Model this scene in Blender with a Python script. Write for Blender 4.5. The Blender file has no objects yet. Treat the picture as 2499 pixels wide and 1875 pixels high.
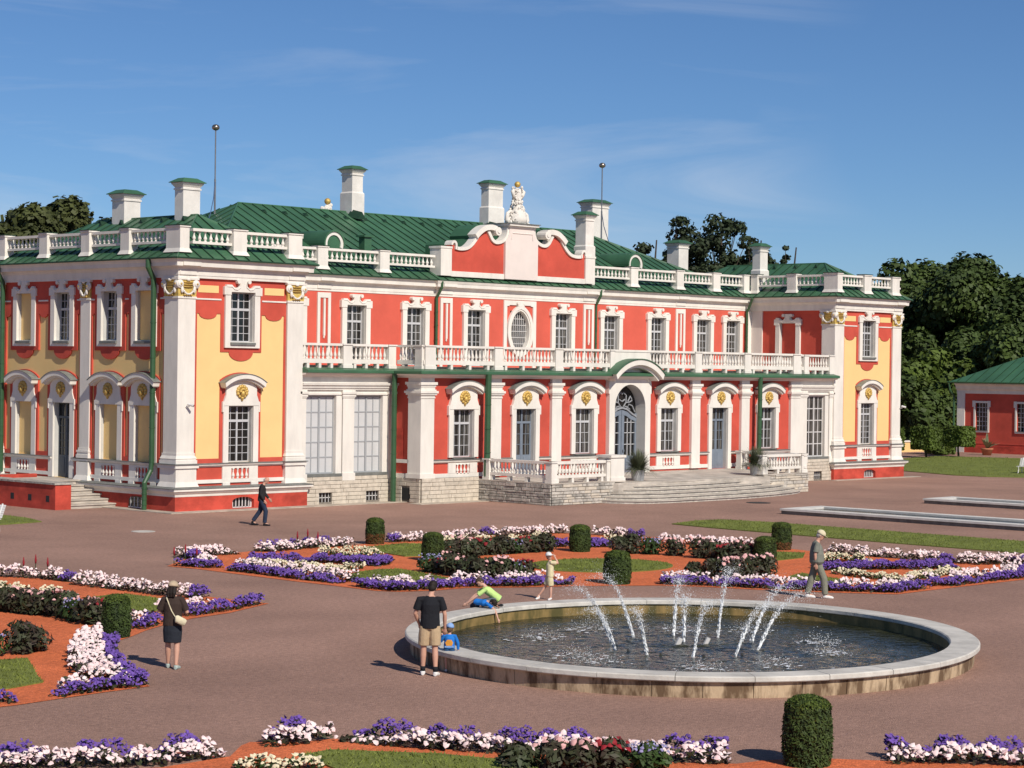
import bpy, bmesh, math, random
import numpy as np
from mathutils import Vector, Matrix
R = math.radians
random.seed(7); RNG = np.random.default_rng(7)
S = bpy.context.scene
COL = S.collection

# ------------------------------------------------------------------ camera
CAM = dict(pos=(-51.7047, -67.5845, 5.8533), yaw=0.80908, pitch=-0.00723, roll=0.01365, f=5193.57/2499*36)
cd = bpy.data.cameras.new('camera'); cam = bpy.data.objects.new('camera', cd); COL.objects.link(cam)
_f = Vector((math.sin(CAM['yaw'])*math.cos(CAM['pitch']), math.cos(CAM['yaw'])*math.cos(CAM['pitch']), math.sin(CAM['pitch'])))
_r0 = Vector((math.cos(CAM['yaw']), -math.sin(CAM['yaw']), 0)); _u0 = _r0.cross(_f)
_c, _s = math.cos(CAM['roll']), math.sin(CAM['roll'])
_r = _r0*_c + _u0*_s; _u = -_r0*_s + _u0*_c
cam.matrix_world = Matrix(((_r.x, _u.x, -_f.x, CAM['pos'][0]), (_r.y, _u.y, -_f.y, CAM['pos'][1]), (_r.z, _u.z, -_f.z, CAM['pos'][2]), (0, 0, 0, 1)))
cd.lens = CAM['f']; cd.sensor_width = 36; cd.clip_start = 0.5; cd.clip_end = 6000
S.camera = cam

# ------------------------------------------------------------------ light and sky
SUN_EL, SHADOW_AZ = 39.0, 76.0            # shadows run 76 deg from +x towards +y
lx, ly = math.cos(R(SHADOW_AZ)), math.sin(R(SHADOW_AZ))
W = bpy.data.worlds.new('World'); S.world = W; W.use_nodes = True
nt = W.node_tree; nt.nodes.clear()
wo = nt.nodes.new('ShaderNodeOutputWorld'); bg = nt.nodes.new('ShaderNodeBackground')
sky = nt.nodes.new('ShaderNodeTexSky'); sky.sky_type = 'NISHITA'; sky.sun_disc = False
sky.sun_elevation = R(SUN_EL); sky.sun_rotation = math.atan2(-lx, -ly)
sky.altitude = 0; sky.air_density = 0.8; sky.dust_density = 0.0; sky.ozone_density = 10.0
bg.inputs['Strength'].default_value = 0.080
# thin cirrus: stretched noise on the view direction, mixed over the sky
tc = nt.nodes.new('ShaderNodeTexCoord'); mp = nt.nodes.new('ShaderNodeMapping')
mp.inputs['Rotation'].default_value = (0, 0, R(-46)); mp.inputs['Scale'].default_value = (2.2, 2.2, 13.0); mp.inputs['Location'].default_value = (1.7, 0.9, 0.37)
n1 = nt.nodes.new('ShaderNodeTexNoise'); n1.inputs['Scale'].default_value = 1.6; n1.inputs['Detail'].default_value = 7; n1.inputs['Roughness'].default_value = 0.6; n1.inputs['Distortion'].default_value = 0.6
n2 = nt.nodes.new('ShaderNodeTexNoise'); n2.inputs['Scale'].default_value = 3.2; n2.inputs['Detail'].default_value = 2
r1 = nt.nodes.new('ShaderNodeValToRGB'); r1.color_ramp.elements[0].position = 0.48; r1.color_ramp.elements[1].position = 0.74
r2 = nt.nodes.new('ShaderNodeValToRGB'); r2.color_ramp.elements[0].position = 0.48; r2.color_ramp.elements[1].position = 0.66
mm = nt.nodes.new('ShaderNodeMath'); mm.operation = 'MULTIPLY'; m2 = nt.nodes.new('ShaderNodeMath'); m2.operation = 'MULTIPLY'; m2.inputs[1].default_value = 0.40
mx = nt.nodes.new('ShaderNodeMixRGB'); mx.inputs['Color2'].default_value = (8.5, 9.0, 10.0, 1)
L = nt.links.new
L(tc.outputs['Generated'], mp.inputs['Vector']); L(mp.outputs['Vector'], n1.inputs['Vector']); mp2 = nt.nodes.new('ShaderNodeMapping'); mp2.inputs['Location'].default_value = (2.3, 1.1, 0.7); L(tc.outputs['Generated'], mp2.inputs['Vector']); L(mp2.outputs['Vector'], n2.inputs['Vector'])
L(n1.outputs['Fac'], r1.inputs['Fac']); L(n2.outputs['Fac'], r2.inputs['Fac']); L(r1.outputs['Color'], mm.inputs[0]); L(r2.outputs['Color'], mm.inputs[1])
L(mm.outputs[0], m2.inputs[0]); L(m2.outputs[0], mx.inputs['Fac']); L(sky.outputs['Color'], mx.inputs['Color1'])
L(mx.outputs['Color'], bg.inputs['Color']); L(bg.outputs['Background'], wo.inputs['Surface'])

sl = bpy.data.lights.new('sun', 'SUN'); sl.energy = 4.4; sl.angle = R(0.53); sl.color = (1.0, 0.93, 0.82)
sun = bpy.data.objects.new('sun', sl); COL.objects.link(sun)
ldir = Vector((lx*math.cos(R(SUN_EL)), ly*math.cos(R(SUN_EL)), -math.sin(R(SUN_EL))))
sun.rotation_euler = ldir.to_track_quat('-Z', 'Y').to_euler(); sun.location = (-40, -60, 60)

vs = S.view_settings; vs.view_transform = 'Standard'; vs.look = 'None'; vs.exposure = 0.0; vs.gamma = 1; vs.use_curve_mapping = False
S.cycles.use_denoising = True
S.cycles.max_bounces = 6; S.cycles.diffuse_bounces = 3; S.cycles.glossy_bounces = 3; S.cycles.transmission_bounces = 4; S.cycles.transparent_max_bounces = 6

# ------------------------------------------------------------------ materials
MATS = {}
def mat(name, col, rough=0.8, var=0.0, vscale=1.0, col2=None, bump=0.0, bscale=40, spec=0.3, metal=0.0, detail=4, coat=0.0, stretch=(1, 1, 1), emis=None, bdist=0.02, vpos=(0.35, 0.65)):
    m = bpy.data.materials.new(name); m.use_nodes = True; MATS[name] = m
    t = m.node_tree; b = t.nodes['Principled BSDF']; l = t.links.new
    b.inputs['Roughness'].default_value = rough; b.inputs['Specular IOR Level'].default_value = spec; b.inputs['Metallic'].default_value = metal
    b.inputs['Coat Weight'].default_value = coat
    b.inputs['Base Color'].default_value = (*col, 1)
    g = None
    if var or bump:
        g = t.nodes.new('ShaderNodeNewGeometry'); mpn = t.nodes.new('ShaderNodeMapping'); mpn.inputs['Scale'].default_value = stretch
        l(g.outputs['Position'], mpn.inputs['Vector'])
    if var:
        c2 = col2 if col2 else tuple(max(0, c*(1-var)) for c in col)
        n = t.nodes.new('ShaderNodeTexNoise'); n.inputs['Scale'].default_value = vscale; n.inputs['Detail'].default_value = detail; n.inputs['Roughness'].default_value = 0.65
        r = t.nodes.new('ShaderNodeValToRGB'); r.color_ramp.elements[0].position = vpos[0]; r.color_ramp.elements[1].position = vpos[1]
        r.color_ramp.elements[0].color = (*c2, 1); r.color_ramp.elements[1].color = (*col, 1)
        l(mpn.outputs['Vector'], n.inputs['Vector']); l(n.outputs['Fac'], r.inputs['Fac']); l(r.outputs['Color'], b.inputs['Base Color'])
        m['ramp'] = r.name
    if bump:
        n = t.nodes.new('ShaderNodeTexNoise'); n.inputs['Scale'].default_value = bscale; n.inputs['Detail'].default_value = 3
        bp = t.nodes.new('ShaderNodeBump'); bp.inputs['Strength'].default_value = bump; bp.inputs['Distance'].default_value = bdist
        l(mpn.outputs['Vector'], n.inputs['Vector']); l(n.outputs['Fac'], bp.inputs['Height']); l(bp.outputs['Normal'], b.inputs['Normal'])
    return m
def speckle(m, scale, amount, dark=(0.1, 0.08, 0.07)):
    """second, finer noise multiplied over the base colour (grains)"""
    t = m.node_tree; b = t.nodes['Principled BSDF']; l = t.links.new
    src = b.inputs['Base Color'].links[0].from_socket if b.inputs['Base Color'].links else None
    g = t.nodes.new('ShaderNodeNewGeometry'); n = t.nodes.new('ShaderNodeTexNoise'); n.inputs['Scale'].default_value = scale; n.inputs['Detail'].default_value = 2
    l(g.outputs['Position'], n.inputs['Vector'])
    r = t.nodes.new('ShaderNodeValToRGB'); r.color_ramp.elements[0].position = 0.3; r.color_ramp.elements[1].position = 0.7
    v = 1-amount; w = 1+amount
    r.color_ramp.elements[0].color = (v, v, v, 1); r.color_ramp.elements[1].color = (w, w, w, 1)
    mxn = t.nodes.new('ShaderNodeMixRGB'); mxn.blend_type = 'MULTIPLY'; mxn.inputs['Fac'].default_value = 1
    l(n.outputs['Fac'], r.inputs['Fac'])
    if src: l(src, mxn.inputs['Color1'])
    else: mxn.inputs['Color1'].default_value = b.inputs['Base Color'].default_value
    l(r.outputs['Color'], mxn.inputs['Color2']); l(mxn.outputs['Color'], b.inputs['Base Color'])
    return m

mat('trim', (0.82, 0.775, 0.70), 0.75, 0.14, 1.6, bump=0.10, bscale=25, stretch=(1, 1, 0.3))
mat('trim_worn', (0.80, 0.75, 0.68), 0.8, 0.0, 1, bump=0.1, bscale=30)
mat('pink_white', (0.80, 0.70, 0.64), 0.8, 0.08, 0.8, bump=0.1, bscale=25)
mat('chimney_white', (0.80, 0.76, 0.70), 0.85, 0.16, 1.3, bump=0.12, bscale=20)
mat('red_wall', (0.62, 0.095, 0.062), 0.85, 0.22, 0.7, bump=0.15, bscale=18)
mat('red_upper', (0.66, 0.118, 0.078), 0.85, 0.15, 0.6, bump=0.15, bscale=18)
mat('red_plinth', (0.62, 0.085, 0.055), 0.85, 0.45, 0.8, bump=0.15, bscale=18, stretch=(1, 1, 1.6))
mat('yellow_wall', (0.86, 0.60, 0.262), 0.85, 0.07, 0.6, bump=0.12, bscale=18)
mat('gold', (0.74, 0.50, 0.14), 0.5, 0.35, 9, spec=0.5, metal=0.35, bump=0.5, bscale=60)
mat('gold_ground', (0.75, 0.55, 0.16), 0.6, 0.3, 6, metal=0.1)
mat('roof_green', (0.060, 0.160, 0.082), 0.45, 0.34, 0.5, spec=0.45, detail=6, bump=0.08, bscale=3)
mat('roof_seam', (0.020, 0.055, 0.030), 0.5, 0.2, 1)  # dark green of flashings and vents; on seam ribs it paints their shadow lines
mat('pipe_green', (0.040, 0.105, 0.045), 0.42, 0.2, 2, spec=0.5)
mat('sill_grey', (0.20, 0.205, 0.19), 0.6, 0.3, 3)
mat('hood_metal', (0.23, 0.25, 0.23), 0.5, 0.4, 4, spec=0.5)
mat('frame_grey', (0.56, 0.56, 0.57), 0.55, 0.1, 3)
mat('frame_white', (0.66, 0.64, 0.62), 0.55, 0.1, 3)
mat('door_blue', (0.205, 0.24, 0.29), 0.5, 0.15, 2.5)
mat('door_dark', (0.10, 0.12, 0.14), 0.5, 0.2, 2.5)
mat('glass_dark', (0.020, 0.019, 0.018), 0.08, 0.6, 2.2, spec=0.6)
mat('glass_curtain', (0.17, 0.16, 0.145), 0.12, 0.9, 2.4, spec=0.5, stretch=(7, 7, 0.25), col2=(0.012, 0.011, 0.010), vpos=(0.46, 0.62))
mat('glass_blind', (0.60, 0.60, 0.595), 0.3, 0.07, 1.5, spec=0.5)
mat('fanlight', (0.30, 0.31, 0.33), 0.6)
mat('blind_frame', (0.36, 0.37, 0.38), 0.55)
mat('reveal', (0.60, 0.585, 0.55), 0.8, 0.12, 1.5)
mat('stone_light', (0.68, 0.60, 0.49), 0.85, 0.30, 3, bump=0.4, bscale=22)
mat('stone_grey', (0.50, 0.465, 0.41), 0.9, 0.55, 4.5, bump=0.7, bscale=16)
mat('stone_pale', (0.62, 0.57, 0.50), 0.9, 0.38, 5, bump=0.6, bscale=16)
mat('mortar', (0.27, 0.235, 0.195), 0.95, 0.35, 6, bump=0.4, bscale=40)
mat('step_stone', (0.60, 0.535, 0.46), 0.85, 0.40, 1.1, bump=0.4, bscale=18, stretch=(1, 1, 3))
mat('pave_strip', (0.55, 0.47, 0.38), 0.9, 0.35, 1.5, bump=0.3, bscale=30)
mat('coping', (0.68, 0.64, 0.575), 0.7, 0.30, 1.6, bump=0.25, bscale=20, stretch=(1.3, 0.7, 1))
mat('basin_wall', (0.53, 0.40, 0.26), 0.9, 0.62, 2.6, col2=(0.15, 0.095, 0.055), bump=0.5, bscale=20, stretch=(1, 1, 0.35), vpos=(0.42, 0.58))
mat('basin_white', (0.74, 0.71, 0.66), 0.75, 0.18, 1.5, bump=0.2, bscale=15)
mat('basin_side', (0.23, 0.215, 0.19), 0.9, 0.4, 3, bump=0.3, bscale=20)
mat('metal_grey', (0.36, 0.34, 0.32), 0.35, 0.2, 5, metal=0.8)
mat('steel_ball', (0.42, 0.36, 0.29), 0.28, 0.2, 5, metal=0.9)
mat('blue_cable', (0.05, 0.09, 0.20), 0.6)
mat('iron_dark', (0.03, 0.03, 0.03), 0.6)
speckle(speckle(mat('gravel', (0.405, 0.240, 0.182), 0.95, 0.26, 0.20, bump=0.9, bscale=38, detail=7, bdist=0.03), 42, 0.34), 9, 0.16)
speckle(speckle(mat('red_gravel', (0.76, 0.190, 0.070), 0.95, 0.24, 0.8, bump=0.9, bscale=32, detail=6, bdist=0.03), 45, 0.3), 10, 0.18)
speckle(mat('grass', (0.195, 0.225, 0.046), 0.9, 0.30, 0.7, bump=0.35, bscale=45, detail=6, bdist=0.04), 30, 0.35)
mat('blade', (0.20, 0.235, 0.044), 0.7, 0.45, 1.4)
mat('soil', (0.055, 0.038, 0.028), 0.95, 0.4, 10, bump=0.6, bscale=30)
mat('leaf_dark', (0.045, 0.062, 0.024), 0.6, 0.5, 3, col2=(0.042, 0.026, 0.020))
mat('leaf_green', (0.042, 0.078, 0.018), 0.6, 0.45, 3)
mat('bloom_white', (0.86, 0.76, 0.74), 0.7, 0.16, 9, col2=(0.84, 0.58, 0.58))
mat('bloom_cream', (0.80, 0.70, 0.48), 0.7, 0.2, 9)
mat('bloom_purple', (0.185, 0.095, 0.43), 0.75, 0.45, 8)
mat('bloom_pink', (0.84, 0.47, 0.45), 0.7, 0.3, 9)
mat('bloom_red', (0.33, 0.02, 0.03), 0.7, 0.4, 9)
mat('bloom_lavender', (0.32, 0.30, 0.52), 0.8, 0.3, 9)
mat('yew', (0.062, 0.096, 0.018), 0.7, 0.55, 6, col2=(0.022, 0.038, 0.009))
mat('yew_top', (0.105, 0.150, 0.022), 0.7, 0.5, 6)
mat('yew_brown', (0.20, 0.085, 0.03), 0.8, 0.5, 6)
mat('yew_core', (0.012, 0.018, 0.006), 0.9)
mat('tree_leaf', (0.072, 0.108, 0.021), 0.62, 0.55, 0.22, col2=(0.030, 0.050, 0.012), detail=6)
mat('tree_leaf_light', (0.095, 0.140, 0.022), 0.62, 0.5, 0.3)
mat('tree_leaf_warm', (0.074, 0.088, 0.024), 0.65, 0.5, 0.4)
mat('needle', (0.036, 0.054, 0.022), 0.7, 0.5, 0.5)
mat('bark', (0.060, 0.046, 0.036), 0.95, 0.4, 3, bump=0.6, bscale=12)
mat('pot_grey', (0.42, 0.42, 0.42), 0.7, 0.25, 6)
mat('terracotta', (0.48, 0.19, 0.10), 0.8, 0.2, 5)
mat('grassplant', (0.15, 0.17, 0.095), 0.6, 0.45, 5)
mat('agave', (0.30, 0.33, 0.18), 0.6, 0.3, 5)
mat('bench_white', (0.74, 0.73, 0.70), 0.5, 0.1, 4)
mat('skin', (0.60, 0.33, 0.235), 0.55, 0.10, 6, spec=0.4)
mat('skin_child', (0.66, 0.38, 0.28), 0.55, 0.10, 6, spec=0.4)
mat('hair_dark', (0.022, 0.014, 0.010), 0.55, 0.4, 30, bump=0.5, bscale=120)
mat('hair_brown', (0.07, 0.04, 0.024), 0.55, 0.4, 30, bump=0.5, bscale=120)
mat('hair_fair', (0.16, 0.10, 0.055), 0.55, 0.4, 30, bump=0.5, bscale=120)
mat('hair_grey', (0.45, 0.41, 0.38), 0.6, 0.3, 30)
mat('lip', (0.42, 0.16, 0.13), 0.5)
mat('eye', (0.015, 0.012, 0.010), 0.3)
def cloth(n, c, v=0.18): return mat(n, c, 0.9, v, 7, bump=0.35, bscale=14, bdist=0.03)
cloth('cloth_black', (0.014, 0.015, 0.020)); cloth('cloth_charcoal', (0.026, 0.025, 0.026)); cloth('cloth_brown', (0.050, 0.032, 0.026)); cloth('cloth_navy', (0.022, 0.026, 0.036))
cloth('denim', (0.030, 0.045, 0.085), 0.35); cloth('cloth_tan', (0.50, 0.36, 0.22)); cloth('cloth_lime', (0.58, 0.80, 0.26)); cloth('cloth_slate', (0.13, 0.15, 0.17))
cloth('cloth_blue', (0.018, 0.19, 0.62)); cloth('cloth_pale', (0.72, 0.64, 0.40)); cloth('cloth_olive', (0.235, 0.235, 0.18)); cloth('cloth_greygreen', (0.205, 0.21, 0.175)); cloth('cloth_white', (0.80, 0.79, 0.77), 0.06)
cloth('cloth_beige', (0.52, 0.41, 0.28)); cloth('cloth_cream', (0.72, 0.64, 0.44)); cloth('cloth_aqua', (0.42, 0.50, 0.47)); cloth('cloth_orange', (0.75, 0.33, 0.05)); cloth('cloth_lightblue', (0.25, 0.40, 0.70)); cloth('cloth_teal', (0.02, 0.07, 0.16))
# water
wm = mat('water', (0.050, 0.052, 0.028), 0.10, 0.55, 0.55, col2=(0.016, 0.018, 0.010), spec=0.22, bump=0.8, bscale=4.2, stretch=(1, 1, 1), bdist=0.12)
mat('spray', (0.88, 0.90, 0.92), 0.35, spec=0.5)
mat('wet_wall', (0.33, 0.22, 0.085), 0.5, 0.6, 3, col2=(0.10, 0.085, 0.03), stretch=(1, 1, 0.4))

# ------------------------------------------------------------------ mesh helpers
class MB:
    def __init__(s): s.v = []; s.f = []
    def add(s, vs, fs):
        o = len(s.v); s.v += [tuple(p) for p in vs]; s.f += [tuple(i+o for i in f) for f in fs]; return s
    def box(s, x0, x1, y0, y1, z0, z1):
        return s.add([(x0,y0,z0),(x1,y0,z0),(x1,y1,z0),(x0,y1,z0),(x0,y0,z1),(x1,y0,z1),(x1,y1,z1),(x0,y1,z1)],
                     [(0,3,2,1),(4,5,6,7),(0,1,5,4),(1,2,6,5),(2,3,7,6),(3,0,4,7)])
    def prism(s, poly, y0, y1):          # poly in (x,z), front at y0 (outside), back at y1
        n = len(poly)
        return s.add([(p[0], y0, p[1]) for p in poly]+[(p[0], y1, p[1]) for p in poly],
                     [tuple(range(n)), tuple(range(2*n-1, n-1, -1))]+[(i, n+i, n+(i+1) % n, (i+1) % n) for i in range(n)])
    def hprism(s, poly, z0, z1):         # poly in (x,y)
        n = len(poly)
        return s.add([(p[0], p[1], z0) for p in poly]+[(p[0], p[1], z1) for p in poly],
                     [tuple(range(n-1, -1, -1)), tuple(range(n, 2*n))]+[(i, (i+1) % n, n+(i+1) % n, n+i) for i in range(n)])
    def frustum(s, x0, x1, y0, y1, z0, X0, X1, Y0, Y1, z1):
        return s.add([(x0,y0,z0),(x1,y0,z0),(x1,y1,z0),(x0,y1,z0),(X0,Y0,z1),(X1,Y0,z1),(X1,Y1,z1),(X0,Y1,z1)],
                     [(0,3,2,1),(4,5,6,7),(0,1,5,4),(1,2,6,5),(2,3,7,6),(3,0,4,7)])
    def lathe(s, prof, n=12, cx=0, cy=0, a0=0):
        vs = []; fs = []; m = len(prof)
        for r, z in prof:
            for k in range(n):
                a = a0+2*math.pi*k/n; vs.append((cx+r*math.cos(a), cy+r*math.sin(a), z))
        for i in range(m-1):
            for k in range(n):
                fs.append((i*n+k, i*n+(k+1) % n, (i+1)*n+(k+1) % n, (i+1)*n+k))
        fs.append(tuple(range(n-1, -1, -1))); fs.append(tuple((m-1)*n+k for k in range(n)))
        return s.add(vs, fs)
    def ell(s, c, r, nu=10, nv=7):
        vs = [(c[0], c[1], c[2]-r[2])]; fs = []
        for j in range(1, nv):
            t = math.pi*j/nv-math.pi/2
            for i in range(nu):
                a = 2*math.pi*i/nu; vs.append((c[0]+r[0]*math.cos(t)*math.cos(a), c[1]+r[1]*math.cos(t)*math.sin(a), c[2]+r[2]*math.sin(t)))
        vs.append((c[0], c[1], c[2]+r[2])); T = len(vs)-1
        for i in range(nu):
            fs.append((0, 1+(i+1) % nu, 1+i)); fs.append((T, T-nu+i, T-nu+(i+1) % nu))
        for j in range(nv-2):
            for i in range(nu):
                a = 1+j*nu+i; b = 1+j*nu+(i+1) % nu; fs.append((a, b, b+nu, a+nu))
        return s.add(vs, fs)
    def tube(s, pts, rad, n=8, side=None):
        """closed tube along pts; rad: number, list of numbers or list of (a,b); side fixes the a-axis"""
        P = [Vector(p) for p in pts]; m = len(P)
        if not isinstance(rad, (list, tuple)): rad = [rad]*m
        vs = []; fs = []; ref = Vector(side) if side else None
        for i, p in enumerate(P):
            t = (P[min(i+1, m-1)]-P[max(i-1, 0)]); t = t.normalized() if t.length > 1e-9 else Vector((0, 0, 1))
            if ref is None:
                ref = Vector((1, 0, 0)) if abs(t.x) < 0.8 else Vector((0, 1, 0))
            a = (ref-t*ref.dot(t)); a = a.normalized() if a.length > 1e-6 else t.orthogonal().normalized()
            b = t.cross(a); 
            if not side: ref = a
            ra, rb = (rad[i] if isinstance(rad[i], (list, tuple)) else (rad[i], rad[i]))
            for k in range(n):
                q = 2*math.pi*k/n; vs.append(p+a*(ra*math.cos(q))+b*(rb*math.sin(q)))
        for i in range(m-1):
            for k in range(n): fs.append((i*n+k, i*n+(k+1) % n, (i+1)*n+(k+1) % n, (i+1)*n+k))
        fs.append(tuple(range(n-1, -1, -1))); fs.append(tuple((m-1)*n+k for k in range(n)))
        return s.add(vs, fs)
    def sweep(s, path, prof, closed=False):
        """path: list of (x,y), outside on the right of travel... prof: closed list of (n,z), n = outward distance"""
        m = len(path); k = len(prof); vs = []; fs = []
        for i in range(m):
            p = Vector(path[i]); 
            d0 = (p-Vector(path[i-1])).normalized() if (i > 0 or closed) else None
            d1 = (Vector(path[(i+1) % m])-p).normalized() if (i < m-1 or closed) else None
            if d0 is None: d0 = d1
            if d1 is None: d1 = d0
            n0 = Vector((d0.y, -d0.x)); n1_ = Vector((d1.y, -d1.x))
            mm_ = n0+n1_; mm_ = mm_*(1.0/max(0.2, (1+n0.dot(n1_))))
            for (n_, z_) in prof: vs.append((p.x+mm_.x*n_, p.y+mm_.y*n_, z_))
        R_ = m if closed else m-1
        for i in range(R_):
            for j in range(k):
                a = i*k+j; b = i*k+(j+1) % k; c = ((i+1) % m)*k+(j+1) % k; d = ((i+1) % m)*k+j
                fs.append((a, d, c, b))
        if not closed: fs.append(tuple(range(k))); fs.append(tuple((m-1)*k+j for j in range(k-1, -1, -1)))
        return s.add(vs, fs)
    def mesh(s, name='mesh', smooth=False, fixn=False):
        me = bpy.data.meshes.new(name); me.from_pydata(s.v, [], s.f)
        if fixn:
            bm = bmesh.new(); bm.from_mesh(me); bmesh.ops.recalc_face_normals(bm, faces=bm.faces); bm.to_mesh(me); bm.free()
        if smooth: me.polygons.foreach_set('use_smooth', [True]*len(me.polygons))
        me.update(); return me
    def obj(s, name, m, parent=None, loc=None, rz=0, smooth=False, **kw):
        return mk(name, s.mesh(name, smooth), m, parent, loc, rz, **kw)
def mk(name, me, m, parent=None, loc=None, rz=0, label=None, cat=None, group=None, kind=None):
    o = bpy.data.objects.new(name, me); COL.objects.link(o)
    if m is not None and me is not None and len(me.materials) == 0:
        for q in (m if isinstance(m, (list, tuple)) else [m]): me.materials.append(MATS[q])
    if parent is not None: o.parent = parent
    if loc is not None: o.location = loc
    if rz: o.rotation_euler = (0, 0, rz)
    tag(o, label, cat, group, kind); return o
def tag(o, label=None, cat=None, group=None, kind=None):
    if label: o['label'] = label
    if cat: o['category'] = cat
    if group: o['group'] = group
    if kind: o['kind'] = kind
    return o
def empty(name, loc=(0, 0, 0), rz=0, label=None, cat=None, group=None):
    o = bpy.data.objects.new(name, None); COL.objects.link(o); o.location = loc; o.rotation_euler = (0, 0, rz); o.empty_display_size = 0.2
    return tag(o, label, cat, group)
def np_mesh(name, V, Q, m, parent=None, loc=None, smooth=False, midx=None, mats=None, **kw):
    """fast mesh from arrays; Q is (n,3) or (n,4)"""
    me = bpy.data.meshes.new(name); V = np.asarray(V, np.float32); Q = np.asarray(Q, np.int32); n, k = Q.shape
    me.vertices.add(len(V)); me.vertices.foreach_set('co', V.ravel())
    me.loops.add(n*k); me.loops.foreach_set('vertex_index', Q.ravel())
    me.polygons.add(n); me.polygons.foreach_set('loop_start', np.arange(0, n*k, k, dtype=np.int32)); me.polygons.foreach_set('loop_total', np.full(n, k, np.int32))
    if mats:
        for q in mats: me.materials.append(MATS[q])
        me.polygons.foreach_set('material_index', np.asarray(midx, np.int32))
    me.update(calc_edges=True)
    if smooth: me.polygons.foreach_set('use_smooth', np.ones(n, bool))
    return mk(name, me, None if mats else m, parent, loc, **kw)
def arc(cx, cz, r, a0, a1, n, rz=None):
    rz = r if rz is None else rz
    return [(cx+r*math.cos(R(a0+(a1-a0)*i/n)), cz+rz*math.sin(R(a0+(a1-a0)*i/n))) for i in range(n+1)]
def leaf_quads(P, N, size, aspect=1.0, jitter=0.5):
    """one quad per point P, facing roughly N; returns verts, quads"""
    n = len(P); N = N+RNG.normal(0, jitter, (n, 3)); N /= np.linalg.norm(N, axis=1)[:, None]+1e-9
    A = np.cross(N, RNG.normal(0, 1, (n, 3))); A /= np.linalg.norm(A, axis=1)[:, None]+1e-9
    B = np.cross(N, A); sz = (size*RNG.uniform(0.6, 1.3, n))[:, None]
    A = A*sz*0.5*aspect; B = B*sz*0.5
    V = np.stack([P-A, P+B*0.6, P+A, P-B*0.6], 1) if aspect > 1.4 else np.stack([P-A-B, P+A-B*0.7, P+A+B, P-A*0.8+B], 1)
    return V.reshape(-1, 3), np.arange(4*n).reshape(n, 4)

# ================================================================== PALACE
XC, LEN, WW, D1, YP, YB = 25.6, 51.2, 6.5, 5.85, 5.70, -1.6
WEST = -math.pi/2
palace = empty('palace', (XC, 6, 0), label='two-storey baroque palace with red and yellow walls, white trim and green roof', cat='palace')
PAL_INV = Vector((XC, 6, 0))
def P(mb, name, m, parent=None, loc=(0, 0, 0), rz=0, **kw):
    """part of the palace, given in world coordinates"""
    if parent is None:
        return mb.obj(name, m, palace, Vector(loc)-PAL_INV, rz, **kw)
    return mb.obj(name, m, parent, None, 0, **kw)
def sub(mb, name, m, parent, world=True, **kw):
    """sub-part in world coordinates under a part placed at the world origin"""
    return mb.obj(name, m, parent, None, 0, **kw)
def wall_holes(x0, x1, z0, z1, holes, y0, y1):
    mb = MB(); xs = sorted({x0, x1, *[h[0] for h in holes], *[h[1] for h in holes]}); zs = sorted({z0, z1, *[h[2] for h in holes], *[h[3] for h in holes]})
    for i in range(len(xs)-1):
        run = None
        for j in range(len(zs)-1):
            cx, cz = (xs[i]+xs[i+1])/2, (zs[j]+zs[j+1])/2
            inside = any(h[0] < cx < h[1] and h[2] < cz < h[3] for h in holes)
            if not inside:
                if run is None: run = [zs[j], zs[j+1]]
                else: run[1] = zs[j+1]
            if inside or j == len(zs)-2:
                if run: mb.box(xs[i], xs[i+1], y0, y1, run[0], run[1]); run = None
    return mb
# ---------------- templates (windows and so on): nodes share their meshes
TPL = {}
class Tpl:
    def __init__(s): s.nodes = []
    def add(s, name, mb, m, parent=0, smooth=False, label=None):
        me = mb if isinstance(mb, bpy.types.Mesh) else mb.mesh(name, smooth)
        if len(me.materials) == 0:
            for q in (m if isinstance(m, (list, tuple)) else [m]): me.materials.append(MATS[q])
        s.nodes.append((name, me, parent, label)); return len(s.nodes)-1
def place(t, loc, rz=0, name=None, label=None, parent=None):
    root = None
    for i, (n, me, p, lb) in enumerate(t.nodes):
        o = bpy.data.objects.new(name if (name and i == 0) else n, me); COL.objects.link(o)
        if i == 0:
            o.parent = parent or palace; o.location = Vector(loc)-(PAL_INV if parent is None else Vector((0, 0, 0))); o.rotation_euler = (0, 0, rz); root = o
            if label: o['label'] = label
        else:
            o.parent = root
            if lb: o['label'] = lb
    return root
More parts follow.
